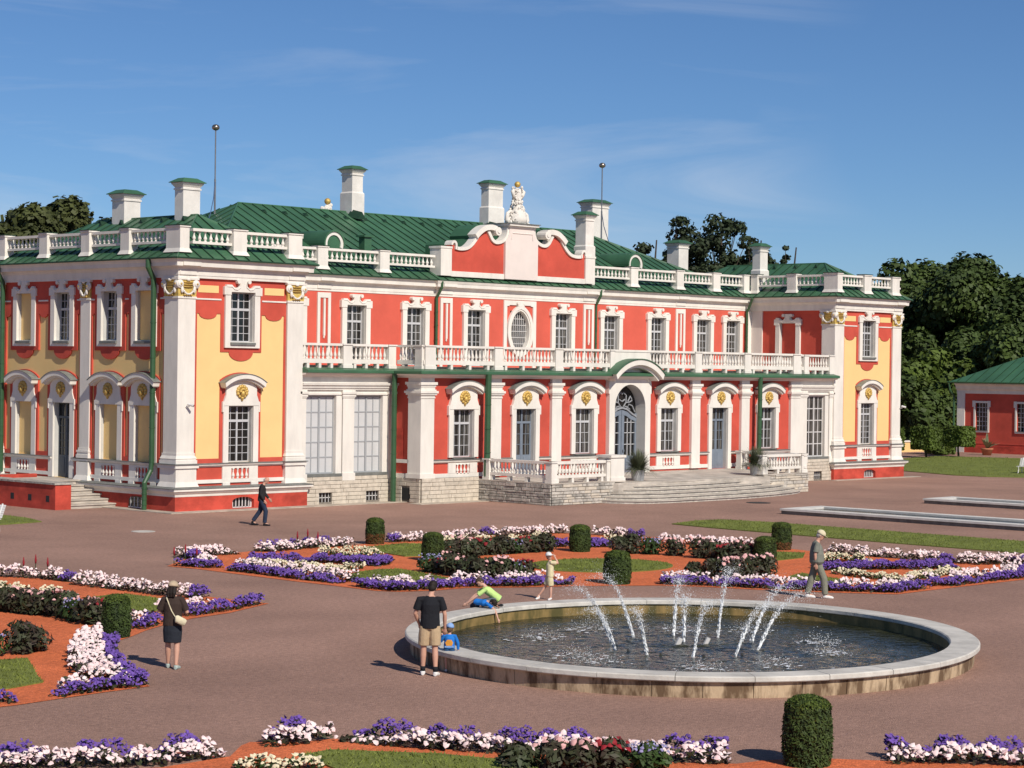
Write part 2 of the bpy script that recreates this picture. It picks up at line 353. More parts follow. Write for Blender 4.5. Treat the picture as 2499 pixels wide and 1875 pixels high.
def glazing(t, x0, x1, z0, z1, transom, cols, rows_up, rows_lo, glass, frame='frame_grey', y=0.2, single=False, fw=0.05, mw=0.022, mull=0.07, door=None):
    """frame mesh + panes"""
    f = MB(); panes = []; yf, yb = y-0.035, y+0.03
    f.box(x0, x0+fw, yf, yb, z0, z1); f.box(x1-fw, x1, yf, yb, z0, z1); f.box(x0+fw, x1-fw, yf, yb, z1-fw, z1); f.box(x0+fw, x1-fw, yf, yb, z0, z0+fw)
    cx = (x0+x1)/2; tz = transom if transom else z1-fw
    f.box(cx-mull/2, cx+mull/2, yf-0.012, yb, z0+fw, z1-fw)
    if transom:
        f.box(x0+fw, cx-mull/2, yf-0.02, yb, transom-0.05, transom+0.05); f.box(cx+mull/2, x1-fw, yf-0.02, yb, transom-0.05, transom+0.05)
    zlo = door if door else z0+fw
    if door:
        f.box(x0+fw, cx-mull/2, yf, yb, z0+fw, door); f.box(cx+mull/2, x1-fw, yf, yb, z0+fw, door)
        for a, b in ((x0+fw, cx-mull/2), (cx+mull/2, x1-fw)):
            f.box(a+0.09, b-0.09, yf-0.015, yf, z0+fw+0.12, door-0.1)
            f.box(a, a+0.05, yf, yb, door, tz-0.05); f.box(b-0.05, b, yf, yb, door, tz-0.05)
    for half in (0, 1):
        a = x0+fw if half == 0 else cx+mull/2; b = cx-mull/2 if half == 0 else x1-fw
        hc = cols//2; 
        spans = []
        if transom and rows_up: spans.append((transom+0.05, z1-fw, rows_up))
        spans.append((zlo, tz-(0.05 if transom else 0), rows_lo))
        for za, zb, nr in spans:
            for i in range(hc):
                pa = a+(b-a)*i/hc; pb = a+(b-a)*(i+1)/hc
                if i > 0: f.box(pa-mw/2, pa+mw/2, y-0.022, yb-0.01, za, zb)
                for j in range(nr):
                    qa = za+(zb-za)*j/nr; qb = za+(zb-za)*(j+1)/nr
                    panes.append((pa, pb, qa, qb))
            for j in range(1, nr):
                q = za+(zb-za)*j/nr; f.box(a, b, y-0.020, yb-0.012, q-mw/2, q+mw/2)
    t.add('frame', f, frame)
    if single:
        for k, (pa, pb, qa, qb) in enumerate(panes):
            tl = RNG.uniform(-0.004, 0.004)
            t.add('pane', MB().add([(pa, y+tl, qa), (pb, y-tl, qa), (pb, y-tl*0.5, qb), (pa, y+tl, qb), (pa, y+0.012, qa), (pb, y+0.012, qa), (pb, y+0.012, qb), (pa, y+0.012, qb)], [(0,1,2,3),(7,6,5,4),(0,4,5,1),(1,5,6,2),(2,6,7,3),(3,7,4,0)]), glass)
    else:
        g = MB()
        for pa, pb, qa, qb in panes: g.box(pa, pb, y, y+0.012, qa, qb)
        t.add('glazing', g, glass)
def upper_window(key, half, zb, zt, glass, sill=True, single=False, blind=None, frame='frame_grey', cols=4, lo=4, depth=0.22, scroll=True):
    if key in TPL: return TPL[key]
    t = Tpl(); s = MB(); h = half; o = half+0.28; e = o+0.08
    zbot = zb-(0.24 if sill else 0)
    s.prism([(-o, zbot), (-h, zbot), (-h, zt-0.12), (-o, zt-0.12)], -0.13, 0.0); s.prism([(h, zbot), (o, zbot), (o, zt-0.12), (h, zt-0.12)], -0.13, 0.0)
    if sill: s.box(-h, h, -0.13, 0.0, zbot, zb-0.001)
    top = [(-e, zt-0.12), (-h, zt-0.12), (-h, zt), (h, zt), (h, zt-0.12), (e, zt-0.12), (e, zt+0.2), (o-0.02, zt+0.22), (o-0.04, zt+0.29), (0.60, zt+0.29), (0.47, zt+0.18), (0.30, zt+0.16), (0.20, zt+0.24), (0.17, zt+0.40), (0.22, zt+0.5), (-0.22, zt+0.5), (-0.17, zt+0.40), (-0.20, zt+0.24), (-0.30, zt+0.16), (-0.47, zt+0.18), (-0.60, zt+0.29), (-o+0.04, zt+0.29), (-o+0.02, zt+0.22), (-e, zt+0.2)]
    s.prism(top, -0.16, 0.0)
    for sg in (-1, 1):      # scrolls
        s.prism(arc(sg*0.27, zt+0.42, 0.085, 0, 330, 10), -0.22, -0.0)
        band = [(sg*x, z) for x, z in ((0.86, zt+0.20), (0.62, zt+0.20), (0.47, zt+0.10), (0.30, zt+0.09), (0.62, zt+0.24), (0.86, zt+0.24))]
        s.tube([(sg*(o-0.06), -0.16, zt+0.21), (sg*0.60, -0.17, zt+0.21), (sg*0.48, -0.17, zt+0.11), (sg*0.32, -0.17, zt+0.09), (sg*0.16, -0.17, zt+0.2), (sg*0.14, -0.17, zt+0.36)], 0.025, 5)
    t.add('window', s, 'trim')
    rv = MB(); q = 0.012
    w_ = 0.004; rv.box(-h+w_, -h+q+w_, -0.004, depth+0.06, zb, zt-w_); rv.box(h-q-w_, h-w_, -0.004, depth+0.06, zb, zt-w_); rv.box(-h+q+w_, h-q-w_, -0.004, depth+0.06, zt-q-w_, zt-w_); rv.box(-h+q+w_, h-q-w_, -0.004, depth+0.06, zb+w_, zb+q+w_)
    t.add('reveal', rv, 'reveal')
    if blind:
        t.add('blind_panel', MB().box(-h, h, 0.10, 0.2, zb, zt), blind)
    else:
        glazing(t, -h, h, zb, zt, zb+(zt-zb)*0.655 if sill else zt-0.75, cols, 2, lo, glass, frame, depth, single)
    if sill: t.add('sill', MB().prism([(-h-0.02, zb-0.12), (h+0.02, zb-0.12), (h+0.02, zb-0.02), (-h-0.02, zb-0.02)], -0.20, 0.1), 'sill_grey')
    TPL[key] = t; return t
def mascaron():
    m = MB()
    for k in range(9):       # shell lobes
        a = R(-20+220*k/8); m.ell((0.235*math.cos(a), -0.02, 0.06+0.22*math.sin(a)), (0.085, 0.075, 0.085), 7, 5)
    for k in range(7):
        a = R(10+160*k/6); m.ell((0.12*math.cos(a), -0.06, 0.05+0.12*math.sin(a)), (0.06, 0.075, 0.06), 6, 5)
    m.ell((0, -0.05, -0.02), (0.11, 0.11, 0.14), 8, 6); m.ell((0, -0.03, -0.18), (0.09, 0.07, 0.09), 7, 5); m.ell((-0.13, -0.03, -0.13), (0.08, 0.06, 0.06), 6, 5); m.ell((0.13, -0.03, -0.13), (0.08, 0.06, 0.06), 6, 5)
    m.ell((0, -0.02, -0.26), (0.05, 0.05, 0.06), 6, 5)
    return m.mesh('mascaron', True)
MASC = mascaron()
def lower_window(key, zb, zt, glass, half=0.64, door=None, single=False, blind=None, frame='frame_grey', panel=True, bottom=None, rows=3, up=1, cols=4, spring=None):
    """arched-hood ground floor window; spring = height of hood ends"""
    if key in TPL: return TPL[key]
    t = Tpl(); s = MB(); h = half; o = 0.91; e = 0.97; zs = spring if spring else zt+0.84
    bot = zb if bottom is None else bottom
    s.prism([(-o, bot), (-h, bot), (-h, zt), (-o, zt)], -0.10, 0.0); s.prism([(h, bot), (o, bot), (o, zt), (h, zt)], -0.10, 0.0)
    # head with shoulders and arch
    sh = [(o, zt+0.001), (o, zt-0.26), (e, zt-0.26), (e, zt+0.15), (o-0.01, zt+0.17), (o-0.06, zt+0.30), (0.80, zt+0.42), (0.79, zs-0.12)]
    ar = arc(0, zs-0.62, 0.86, 56, 124, 10, rz=0.92)
    head = [(h, zt)]+sh+[(x, z) for x, z in ar]+[(-x, z) for x, z in reversed(sh)]+[(-h, zt)]
    s.prism(head, -0.12, 0.0)
    # inner moulding under the hood
    ri = arc(0, zs-0.62, 0.92, 52, 128, 12, rz=0.86); ro = arc(0, zs-0.62, 0.98, 52, 128, 12, rz=0.95)
    s.prism(ro+ri[::-1], -0.17, 0.0)
    t.add('window', s, 'trim')
    # hood
    hd = MB(); a = arc(0, zs-1.42, 1.84, 54.5, 125.5, 16); b = arc(0, zs-1.42, 1.66, 52, 128, 16)
    hd.prism(a+b[::-1], -0.40, 0.0); b2 = arc(0, zs-1.42, 1.58, 53, 127, 16); hd.prism(b+b2[::-1], -0.30, 0.0)
    t.add('hood', hd, 'trim')
    mt = MB(); a2 = arc(0, zs-1.42, 1.865, 53, 127, 16); mt.prism(a2+[(x, z) for x, z in a[::-1]], -0.43, 0.0); t.add('hood_flashing', mt, 'hood_metal')
    t.add('mascaron', MASC, 'gold')
    t.nodes[-1] = ('mascaron', MASC, 0, None)
    rv = MB(); q = 0.012
    w_ = 0.004; rv.box(-h+w_, -h+q+w_, -0.004, 0.28, zb, zt-w_); rv.box(h-q-w_, h-w_, -0.004, 0.28, zb, zt-w_); rv.box(-h+q+w_, h-q-w_, -0.004, 0.28, zt-q-w_, zt-w_)
    t.add('reveal', rv, 'reveal')
    if blind: t.add('blind_panel', MB().box(-h, h, 0.10, 0.2, zb, zt), blind)
    else: glazing(t, -h, h, zb, zt, zt-0.62, cols, up, rows, glass, frame, 0.22, single, door=door)
    if not door and not blind: t.add('sill', MB().box(-h-0.03, h+0.03, -0.15, 0.1, zb-0.05, zb), 'sill_grey')
    t.mz = zs-0.36
    TPL[key] = t; return t
def place_lower(t, loc, rz=0, label=None, name=None):
    r = place(t, loc, rz, name, label)
    for c in r.children:
        if c.name.startswith('mascaron'): c.location = (0, -0.13, t.mz)
    return r
BAL_PROF = [(0.052, 0), (0.052, 0.07), (0.030, 0.09), (0.034, 0.13), (0.058, 0.24), (0.062, 0.31), (0.050, 0.42), (0.030, 0.58), (0.024, 0.74), (0.034, 0.80), (0.026, 0.84), (0.045, 0.92), (0.052, 0.94), (0.052, 1.0)]
def bal_mesh(h, k=1.0):
    key = ('bal', round(h, 3), k)
    if key not in TPL:
        me = MB().lathe([(r*k, z*h) for r, z in BAL_PROF], 8).mesh('baluster', True); me.materials.append(MATS['trim']); TPL[key] = me
    return TPL[key]
def balustrade(p0, p1, z0, zrail_lo, zb0, zb1, ztop, n, piers=(), w=0.16, pier_w=0.46, pz0=None, legs=0, name='balustrade', mat_='trim', solid=(), skip_base=False, pier_top=None, k=1.0, pier_d=0.3, flare=0.0):
    """p0->p1 in plan, outside on the right. zrail_lo..zb0 base rail, zb0..zb1 balusters, zb1..ztop hand rail. piers: list of (s, width) along the run"""
    a = Vector(p0); b = Vector(p1); Lr = (b-a).length; ang = math.atan2(b.y-a.y, b.x-a.x)
    root = MB().box(0, Lr, -w/2-0.02, w/2+0.02, zb1, ztop)
    root.box(0, Lr, -w/2, w/2, zrail_lo, zb0)
    if legs:
        for i in range(legs): 
            s_ = Lr*(i+0.5)/legs; root.box(s_-0.07, s_+0.07, -w/2+0.01, w/2-0.01, z0, zrail_lo)
    o = root.obj(name, mat_, palace, Vector((a.x, a.y, 0))-PAL_INV, ang)
    pz = z0 if pz0 is None else pz0; pt = ztop if pier_top is None else pier_top
    for s_, pw in piers:
        m = MB().box(s_-pw/2, s_+pw/2, -pier_d/2, pier_d/2, pz, pt-0.06); m.box(s_-pw/2-0.04, s_+pw/2+0.04, -pier_d/2-0.04, pier_d/2+0.04, pt-0.06, pt)
        if flare: m.frustum(s_-pw/2-flare, s_+pw/2+flare, -pier_d/2-flare, pier_d/2+flare, pz, s_-pw/2-0.01, s_+pw/2+0.01, -pier_d/2-0.01, pier_d/2+0.01, pz+0.16)
        else: m.box(s_-pw/2-0.025, s_+pw/2+0.025, -pier_d/2-0.025, pier_d/2+0.025, pz, pz+0.14)
        pr_ = m.obj('pier', mat_, o)
        if flare: MB().box(s_-pw/2-0.06, s_+pw/2+0.06, -pier_d/2-0.06, pier_d/2+0.06, pt+0.001, pt+0.035).obj('pier_flashing', 'roof_seam', o)
    occ = sorted([(s_-pw/2, s_+pw/2) for s_, pw in piers]+[tuple(q) for q in solid])
    for q in solid: MB().box(q[0], q[1], -w/2+0.01, w/2-0.01, zb0, zb1).obj('panel', mat_, o)
    segs = []; cur = 0
    for q in occ:
        if q[0]-cur > 0.15: segs.append((cur, q[0]))
        cur = max(cur, q[1])
    if Lr-cur > 0.15: segs.append((cur, Lr))
    me = bal_mesh(zb1-zb0, k)
    for sa, sb in segs:
        cnt = max(1, round((sb-sa)/n))
        for i in range(cnt):
            mk('baluster', me, None, o, (sa+(sb-sa)*(i+0.5)/cnt, 0, zb0))
    return o
def stones(x0, x1, z0, z1, rh, lens, root, m, depth=0.05, seed=1, rough=0.006, holes=(), irregular=False):
    """courses of single stones on the plane y=0 of root's frame"""
    rr = random.Random(seed); z = z0; row = 0
    while z < z1-0.03:
        h = min(rh*(rr.uniform(0.7, 1.35) if irregular else 1.0), z1-z)
        if z1-z-h < 0.05: h = z1-z
        x = x0-(rr.uniform(0, lens[0]) if row % 2 else 0)
        while x < x1-0.02:
            l_ = rr.uniform(*lens); a, b = max(x, x0), min(x+l_, x1)
            if x1-b < 0.12: b = x1
            x = b if b == x1 else x+l_
            g = 0.008 if not irregular else 0.012
            spans = [(a, b)]
            for hh in holes:
                if hh[2] < z+h-0.01 and hh[3] > z+0.01:
                    ns = []
                    for (p, q) in spans:
                        if hh[0] > p: ns.append((p, min(q, hh[0])))
                        if hh[1] < q: ns.append((max(p, hh[1]), q))
                        if hh[0] >= q or hh[1] <= p: ns = [s_ for s_ in ns if s_ != (p, q)]+[(p, q)]
                    spans = list(dict.fromkeys(ns))
            for (p, q) in spans:
                if q-p < 0.06: continue
                d = depth+rr.uniform(-rough, rough)*(3 if irregular else 1); c = 0.012
                j = (lambda: rr.uniform(-0.015, 0.015)) if irregular else (lambda: 0)
                X0, X1, Z0, Z1 = p+g, q-g, z+g*0.8, z+h-g*0.8
                v = [(X0, 0, Z0), (X1, 0, Z0), (X1, 0, Z1), (X0, 0, Z1)]
                v += [(X0, -d+c, Z0), (X1, -d+c, Z0), (X1, -d+c, Z1), (X0, -d+c, Z1)]
                v += [(X0+c, -d, Z0+c+j()*0.5), (X1-c, -d+j()*0.4, Z0+c), (X1-c+j()*0.3, -d, Z1-c), (X0+c, -d+j()*0.4, Z1-c)]
                f = [(4, 5, 9, 8), (5, 6, 10, 9), (6, 7, 11, 10), (7, 4, 8, 11), (8, 9, 10, 11), (0, 1, 5, 4), (1, 2, 6, 5), (2, 3, 7, 6), (3, 0, 4, 7)]
                MB().add(v, f).obj('stone', rr.choice(m) if isinstance(m, (list, tuple)) else m, root)
        z += h; row += 1
# ---------------- red panels of the yellow fronts
def red_bay(x0, x1, wins, loc, rz, th=0.035):
    T = 9.29; B = 7.9; yy = (-th, 0.0)
    def pan(mb, m='red_wall', n='red_panel'): return mb.obj(n, m, palace, Vector(loc)-PAL_INV, rz)
    edges = [x0]+[q for c in wins for q in (c-1.06, c+1.06)]+[x1]
    for i in range(0, len(edges), 2):
        a, b = edges[i], edges[i+1]
        if b-a < 0.05: continue
        c = (a+b)/2; hw = min(0.44, (b-a)/2-0.10)
        poly = [(a, B), (c-hw-0.03, B)]+arc(c, B-0.03, hw, 180, 360, 8, rz=0.17*hw/0.44+0.02)+[(c+hw+0.03, B), (b, B), (b, T), (a, T)]
        pan(MB().prism(poly, *yy))
        pw = (b-a)*0.40
        if b-a > 0.7: pan(MB().prism([(c-pw, 8.73), (c+pw, 8.73), (c+pw, 9.02), (c-pw, 9.02)], -th-0.012, -th+0.002), 'yellow_wall', 'cream_panel')
        pan(MB().box(a, b, -th-0.03, -th+0.002, 8.44, 8.50), 'trim', 'string_course')
    for c in wins:
        pan(MB().box(c-1.06, c-0.75, yy[0], yy[1], 6.37, T)); pan(MB().box(c+0.75, c+1.06, yy[0], yy[1], 6.37, T)); pan(MB().box(c-0.75, c+0.75, yy[0], yy[1], 9.0, T))
        pan(MB().prism([(c-0.75, 6.37)]+arc(c, 6.37, 0.63, 180, 360, 12, rz=0.36)+[(c+0.75, 6.37), (c+0.75, 6.6), (c-0.75, 6.6)], *yy))
        pan(MB().box(c-1.06, c-0.75, yy[0], yy[1], 1.9, 5.0)); pan(MB().box(c+0.75, c+1.06, yy[0], yy[1], 1.9, 5.0))
        pan(MB().prism([(c-1.06, 5.0), (c+1.06, 5.0), (c+1.06, 5.24)]+arc(c, 3.55, 2.0, 58, 122, 12)[1:-1]+[(c-1.06, 5.24)], *yy))
    for i in range(0, len(edges), 2):
        a, b = edges[i], edges[i+1]
        if b-a < 0.12: continue
        pan(MB().box(a, b, yy[0], yy[1], 1.88, 2.07))
    pan(MB().box(x0, x0+0.1, yy[0], yy[1], 2.07, B)); pan(MB().box(x1-0.1, x1, yy[0], yy[1], 2.07, B))
def dado(x0, x1, wins, loc, rz):
    """zone below the windows of the wings: red field, white band, small baluster panels"""
    def pan(mb, m, n): return mb.obj(n, m, palace, Vector(loc)-PAL_INV, rz)
    pan(MB().box(x0, x1, -0.03, 0, 0.97, 1.75), 'red_wall', 'dado_field')
    b = pan(MB().box(x0, x1, -0.10, -0.028, 1.09, 1.235), 'trim', 'dado_band')
    for c in wins:
        m = MB().box(c-0.92, c-0.46, -0.085, -0.028, 1.235, 1.75); m.box(c+0.46, c+0.92, -0.085, -0.028, 1.235, 1.75); m.box(c-0.46, c+0.46, -0.085, -0.028, 1.67, 1.75)
        m.box(c-0.92, c-0.55, -0.12, -0.028, 0.97, 1.09); m.box(c+0.55, c+0.92, -0.12, -0.028, 0.97, 1.09)
        o = pan(m, 'trim', 'dado_panel')
        for i in range(4):
            q = bpy.data.objects.new('baluster', bal_mesh(0.43, 1.15)); COL.objects.link(q); q.parent = o; q.location = (c-0.345+0.23*i, -0.05, 1.237)
def corner_pilaster(x0, x1, y0, y1, faces):
    m = MB().box(x0, x1, y0, y1, 2.3, 8.46)
    o = P(m, 'pilaster', 'trim')
    def g(d, z0, z1): return (x0-d, x1+d, y0-d, y1+d, z0, z1)
    b = MB().box(*g(0.10, 1.90, 2.04)); b.box(*g(0.065, 2.04, 2.10)); b.frustum(x0-0.09, x1+0.09, y0-0.09, y1+0.09, 2.10, x0-0.03, x1+0.03, y0-0.03, y1+0.03, 2.22); b.box(*g(0.03, 2.22, 2.32))
    P(b, 'base', 'trim', o)
    pd = MB().box(*g(0.08, 1.16, 1.72)); pd.frustum(x0-0.16, x1+0.16, y0-0.16, y1+0.16, 0.98, x0-0.09, x1+0.09, y0-0.09, y1+0.09, 1.17); pd.box(*g(0.15, 1.72, 1.86))
    P(pd, 'pedestal', 'trim', o); P(MB().box(*g(0.20, 1.861, 1.895)), 'pedestal_cap', 'sill_grey', o)
    c = MB().frustum(x0-0.01, x1+0.01, y0-0.01, y1+0.01, 8.54, x0-0.06, x1+0.06, y0-0.06, y1+0.06, 9.2)
    P(c, 'capital', 'gold_ground', o)
    P(MB().box(*g(0.035, 8.46, 8.54)), 'astragal', 'trim', o); P(MB().box(*g(0.10, 9.2, 9.285)), 'abacus', 'trim', o)
    v = MB(); gd = MB()
    if 'S' in faces: capital_face(v, gd, (x0+x1)/2, (x1-x0)/2, lambda u, n, z: (u, y0-n, z))
    if 'W' in faces: capital_face(v, gd, (y0+y1)/2, (y1-y0)/2, lambda u, n, z: (x0-n, u, z))
    P(v, 'volute', 'trim', o, smooth=True); P(gd, 'gilding', 'gold', o, smooth=True)
    return o
def capital_face(v, gd, c, h, fn):
    def ell(mb, u, n, z, ru, rn, rz, nu=8, nv=6):
        e = MB().ell((0, 0, 0), (1, 1, 1), nu, nv); mb.add([fn(u+p[0]*ru, n+p[1]*rn, z+p[2]*rz) for p in e.v], e.f)
    for s_ in (-1, 1):
        ell(v, c+s_*(h-0.03), 0.07, 9.03, 0.185, 0.055, 0.175, 14, 8); ell(v, c+s_*(h-0.03), 0.12, 9.03, 0.115, 0.035, 0.11, 12, 6); ell(gd, c+s_*(h-0.03), 0.155, 9.03, 0.045, 0.03, 0.045); ell(v, c+s_*(h-0.13), 0.08, 8.80, 0.07, 0.06, 0.14)
        for k in range(5):   # garland hanging from the volutes to the centre
            q = k/4; ell(v, c+s_*(h-0.16)*(1-q*0.85), 0.09, 8.80-0.17*math.sin(q*1.5), 0.06, 0.05, 0.045, 6, 4)
    ell(v, c, 0.1, 9.2, 0.10, 0.07, 0.07); 
    for k in range(3): ell(gd, c, 0.08, 9.10-0.09*k, h*0.62, 0.05, 0.022, 8, 4)
    for k in range(4): ell(gd, c-0.16+0.107*k, 0.07, 8.60, 0.055, 0.05, 0.05, 6, 4)
# ---------------- wings
def pal_part(mb, n, m, **kw): return P(mb, n, m, **kw)
glass_of = {'L': 'glass_dark', 'R': 'glass_curtain'}
for side, x0 in (('L', 0.0), ('R', LEN-WW)):
    c = x0+3.27
    hol = [(c-0.62, c+0.62, 6.78, 8.80), (c-0.64, c+0.64, 1.90, 4.20)]
    pal_part(wall_holes(x0+0.05, x0+WW-0.05, 0.6, 9.35, hol, 0.12, 0.55), 'wall', 'yellow_wall', label='yellow plastered front of the %s wing' % ('left' if side == 'L' else 'right'))
    red_bay(-2.36, 2.36, [0.0], (c, 0.12, 0), 0); dado(-2.36, 2.36, [0.0], (c, 0.12, 0), 0)
    place(upper_window('up'+side, 0.62, 6.78, 8.80, glass_of[side], single=(side == 'L')), (c, 0.12, 0), label='upper window in the yellow front of the %s wing' % ('left' if side == 'L' else 'right'))
    place_lower(lower_window('lo'+side, 1.90, 4.20, glass_of[side], single=(side == 'L'), rows=5, up=2, spring=5.06), (c, 0.12, 0), label='ground-floor window with arched hood on the %s wing' % ('left' if side == 'L' else 'right'))
    corner_pilaster(x0, x0+0.86, 0, 0.88, 'SW'); corner_pilaster(x0+WW-0.86, x0+WW, 0, 0.6, 'S')
    # rail, plinth
    rail = [(x0+0.12, 7.1), (x0+0.12, 0.12), (x0+WW-0.12, 0.12), (x0+WW-0.12, 0.5)] if side == 'L' else [(x0+0.12, 0.5), (x0+0.12, 0.12), (x0+WW-0.12, 0.12), (x0+WW-0.12, 0.5)]
    pr = [(-0.05, 1.735), (0.06, 1.735), (0.09, 1.78), (0.15, 1.80), (0.17, 1.858), (-0.05, 1.858)]
    pal_part(MB().sweep(rail, pr), 'dado_rail', 'trim'); pal_part(MB().sweep(rail, [(-0.05, 1.860), (0.19, 1.860), (0.19, 1.885), (0.0, 1.90), (-0.05, 1.90)]), 'rail_flashing', 'sill_grey')
    pth = [(x0, 12.9), (x0, 0), (x0+WW, 0), (x0+WW, 0.6)]
    if side == 'R': pth[0] = (x0, 0.6)
    pal_part(MB().sweep(pth, [(-0.3, 0.6), (0.19, 0.6), (0.21, 0.70), (0.27, 0.74), (0.30, 0.80), (0.36, 0.82), (0.36, 0.90), (-0.3, 0.93)]), 'plinth_cornice', 'trim')
    pal_part(MB().sweep(pth, [(-0.3, 0.905), (0.385, 0.905), (0.385, 0.93), (0.05, 0.985), (-0.3, 0.985)]), 'plinth_flashing', 'sill_grey')
    hb = [(c-0.56, c+0.56, 0.06, 0.50)]
    pal_part(wall_holes(x0-0.18, x0+WW+0.18, 0.0, 0.602, hb, -0.18, 0.3), 'plinth', 'red_plinth'); 
    if side == 'L': pal_part(MB().box(x0-0.18, 0.3, 0.3, 12.9, 0, 0.602), 'plinth', 'red_plinth')
    else: pal_part(MB().box(x0-0.18, x0+0.3, 0.3, 0.6, 0, 0.602), 'plinth', 'red_plinth')
    g = MB(); g.prism([(-0.56, 0.06), (0.56, 0.06), (0.56, 0.36)]+arc(0, -0.30, 0.86, 50, 130, 8)+[(-0.56, 0.36)], 0.06, 0.09)
    bw = g.obj('basement_window', 'glass_dark', palace, Vector((c, 0, 0))-PAL_INV)
    b2 = MB()
    for k in range(6): b2.box(-0.42+0.168*k-0.02, -0.42+0.168*k+0.02, -0.02, 0.03, 0.08, 0.50)
    b2.box(-0.56, 0.56, -0.02, 0.03, 0.06, 0.10); b2.box(-0.56, -0.50, -0.02, 0.04, 0.1, 0.5); b2.box(0.50, 0.56, -0.02, 0.04, 0.1, 0.5); b2.obj('grille', 'frame_white', bw)
    b3 = MB().prism([(-0.57, 0.37), (-0.40, 0.46), (-0.2, 0.495), (0, 0.503), (0.2, 0.495), (0.40, 0.46), (0.57, 0.37), (0.57, 0.51), (-0.57, 0.51)], -0.179, 0.05); b3.obj('head', 'red_plinth', bw)
    # pavement strip at the foot
pal_part(MB().box(-0.85, 7.4, -0.85, -0.179, 0.0, 0.03), 'foot_paving', 'pave_strip'); pal_part(MB().box(-0.85, -0.181, -0.179, 6.2, 0.0, 0.03), 'foot_paving', 'pave_strip')
pal_part(MB().box(7.4, 12.1, -0.75, 0.2, 0.0, 0.026), 'foot_paving', 'pave_strip'); pal_part(MB().box(11.2, 15.34, -2.35, -1.5, 0.0, 0.022), 'foot_paving', 'pave_strip'); pal_part(MB().box(44.0, 52.3, -0.75, -0.179, 0, 0.024), 'foot_paving', 'pave_strip')
# west side of the left wing
WC = [(-10.77), (-7.95), (-4.60), (-2.25)]                     # u = -y
hol = [(u-0.55, u+0.55, 6.78, 8.80) for u in WC]+[(u-0.60, u+0.60, 1.90 if abs(u+7.95) > 0.1 else 1.02, 4.17) for u in WC]
pal_part(wall_holes(-12.9, -0.3, 0.6, 9.35, hol, 0.0, 0.43), 'wall', 'yellow_wall', loc=(0.12, 0, 0), rz=WEST, label='shaded yellow side wall of the left wing')
red_bay(-12.3, -6.6, WC[:2], (0.12, 0, 0), WEST, 0.075); red_bay(-5.93, -0.88, WC[2:], (0.12, 0, 0), WEST, 0.075)
dado(-12.3, -8.85, WC[:1], (0.12, 0, 0), WEST); dado(-5.93, -0.88, WC[2:], (0.12, 0, 0), WEST); 
pal_part(MB().box(-7.05, -6.6, -0.03, 0, 0.97, 1.75), 'dado_field', 'red_wall', loc=(0.12, 0, 0), rz=WEST)
for u, bl in zip(WC, (True, False, False, True)):
    place(upper_window('upW'+('b' if bl else ''), 0.55, 6.78, 8.80, 'glass_dark', blind='yellow_wall' if bl else None, single=False), (0.12, -u, 0), WEST)
for u, kd in zip(WC, ('b', 'd', 'b', 'b')):
    if kd == 'b': place_lower(lower_window('loWb', 1.90, 4.17, 'glass_dark', half=0.60, blind='yellow_wall', spring=5.06), (0.12, -u, 0), WEST)
    else: place_lower(lower_window('loWd', 1.02, 4.17, 'glass_dark', half=0.60, door=1.95, frame='door_dark', spring=5.06, rows=5, cols=4), (0.12, -u, 0), WEST, name='side_door', label='dark glazed side door at the top of the left steps')
m = MB().box(0, 0.13, 5.93, 6.60, 2.3, 8.46); mp_ = P(m, 'pilaster', 'trim')
b = MB()
for d, za, zb in ((0.09, 1.90, 2.04), (0.06, 2.04, 2.14), (0.08, 2.14, 2.22), (0.03, 2.22, 2.32)): b.box(-d, 0.13, 5.93-d, 6.60+d, za, zb)
P(b, 'base', 'trim', mp_); pd = MB().box(-0.08, 0.13, 5.85, 6.68, 1.16, 1.73); pd.frustum(-0.18, 0.13, 5.74, 6.79, 0.98, -0.10, 0.13, 5.84, 6.69, 1.18); P(pd, 'pedestal', 'trim', mp_)
P(MB().box(-0.015, 0.13, 5.91, 6.62, 8.54, 9.2), 'capital', 'gold_ground', mp_); P(MB().box(-0.04, 0.13, 5.89, 6.64, 8.46, 8.54), 'astragal', 'trim', mp_); P(MB().box(-0.08, 0.13, 5.85, 6.68, 9.2, 9.285), 'abacus', 'trim', mp_)
v = MB(); gd = MB(); capital_face(v, gd, 6.265, 0.335, lambda u, n, z: (-n, u, z)); P(v, 'volute', 'trim', mp_, smooth=True); P(gd, 'gilding', 'gold', mp_, smooth=True)
corner_pilaster(0, 0.86, 12.32, 13.0, 'W')
rl = [(0.12, 12.4), (0.12, 8.62)]
pal_part(MB().sweep(rl, pr), 'dado_rail', 'trim'); pal_part(MB().sweep(rl, [(-0.05, 1.860), (0.19, 1.860), (0.19, 1.885), (0.0, 1.90), (-0.05, 1.90)]), 'rail_flashing', 'sill_grey')
pal_part(MB().sweep([(0.12, 5.9), (0.12, 7.12)][::-1], [(-0.05, 1.74), (0.17, 1.78), (0.17, 1.857), (-0.05, 1.857)]), 'dado_rail', 'trim')
g = MB().prism([(-0.50, 0.06), (0.50, 0.06), (0.50, 0.40), (0.3, 0.49), (0, 0.52), (-0.3, 0.49), (-0.50, 0.40)], -0.03, 0.05)
bw = g.obj('basement_window', 'glass_dark', palace, Vector((-0.18, 2.30, 0))-PAL_INV, WEST)
b2 = MB(); 
for k in range(4): b2.box(-0.36+0.24*k-0.02, -0.36+0.24*k+0.02, -0.05, -0.03, 0.08, 0.48)
b2.box(-0.5, 0.5, -0.05, -0.03, 0.06, 0.1); b2.obj('grille', 'frame_white', bw)
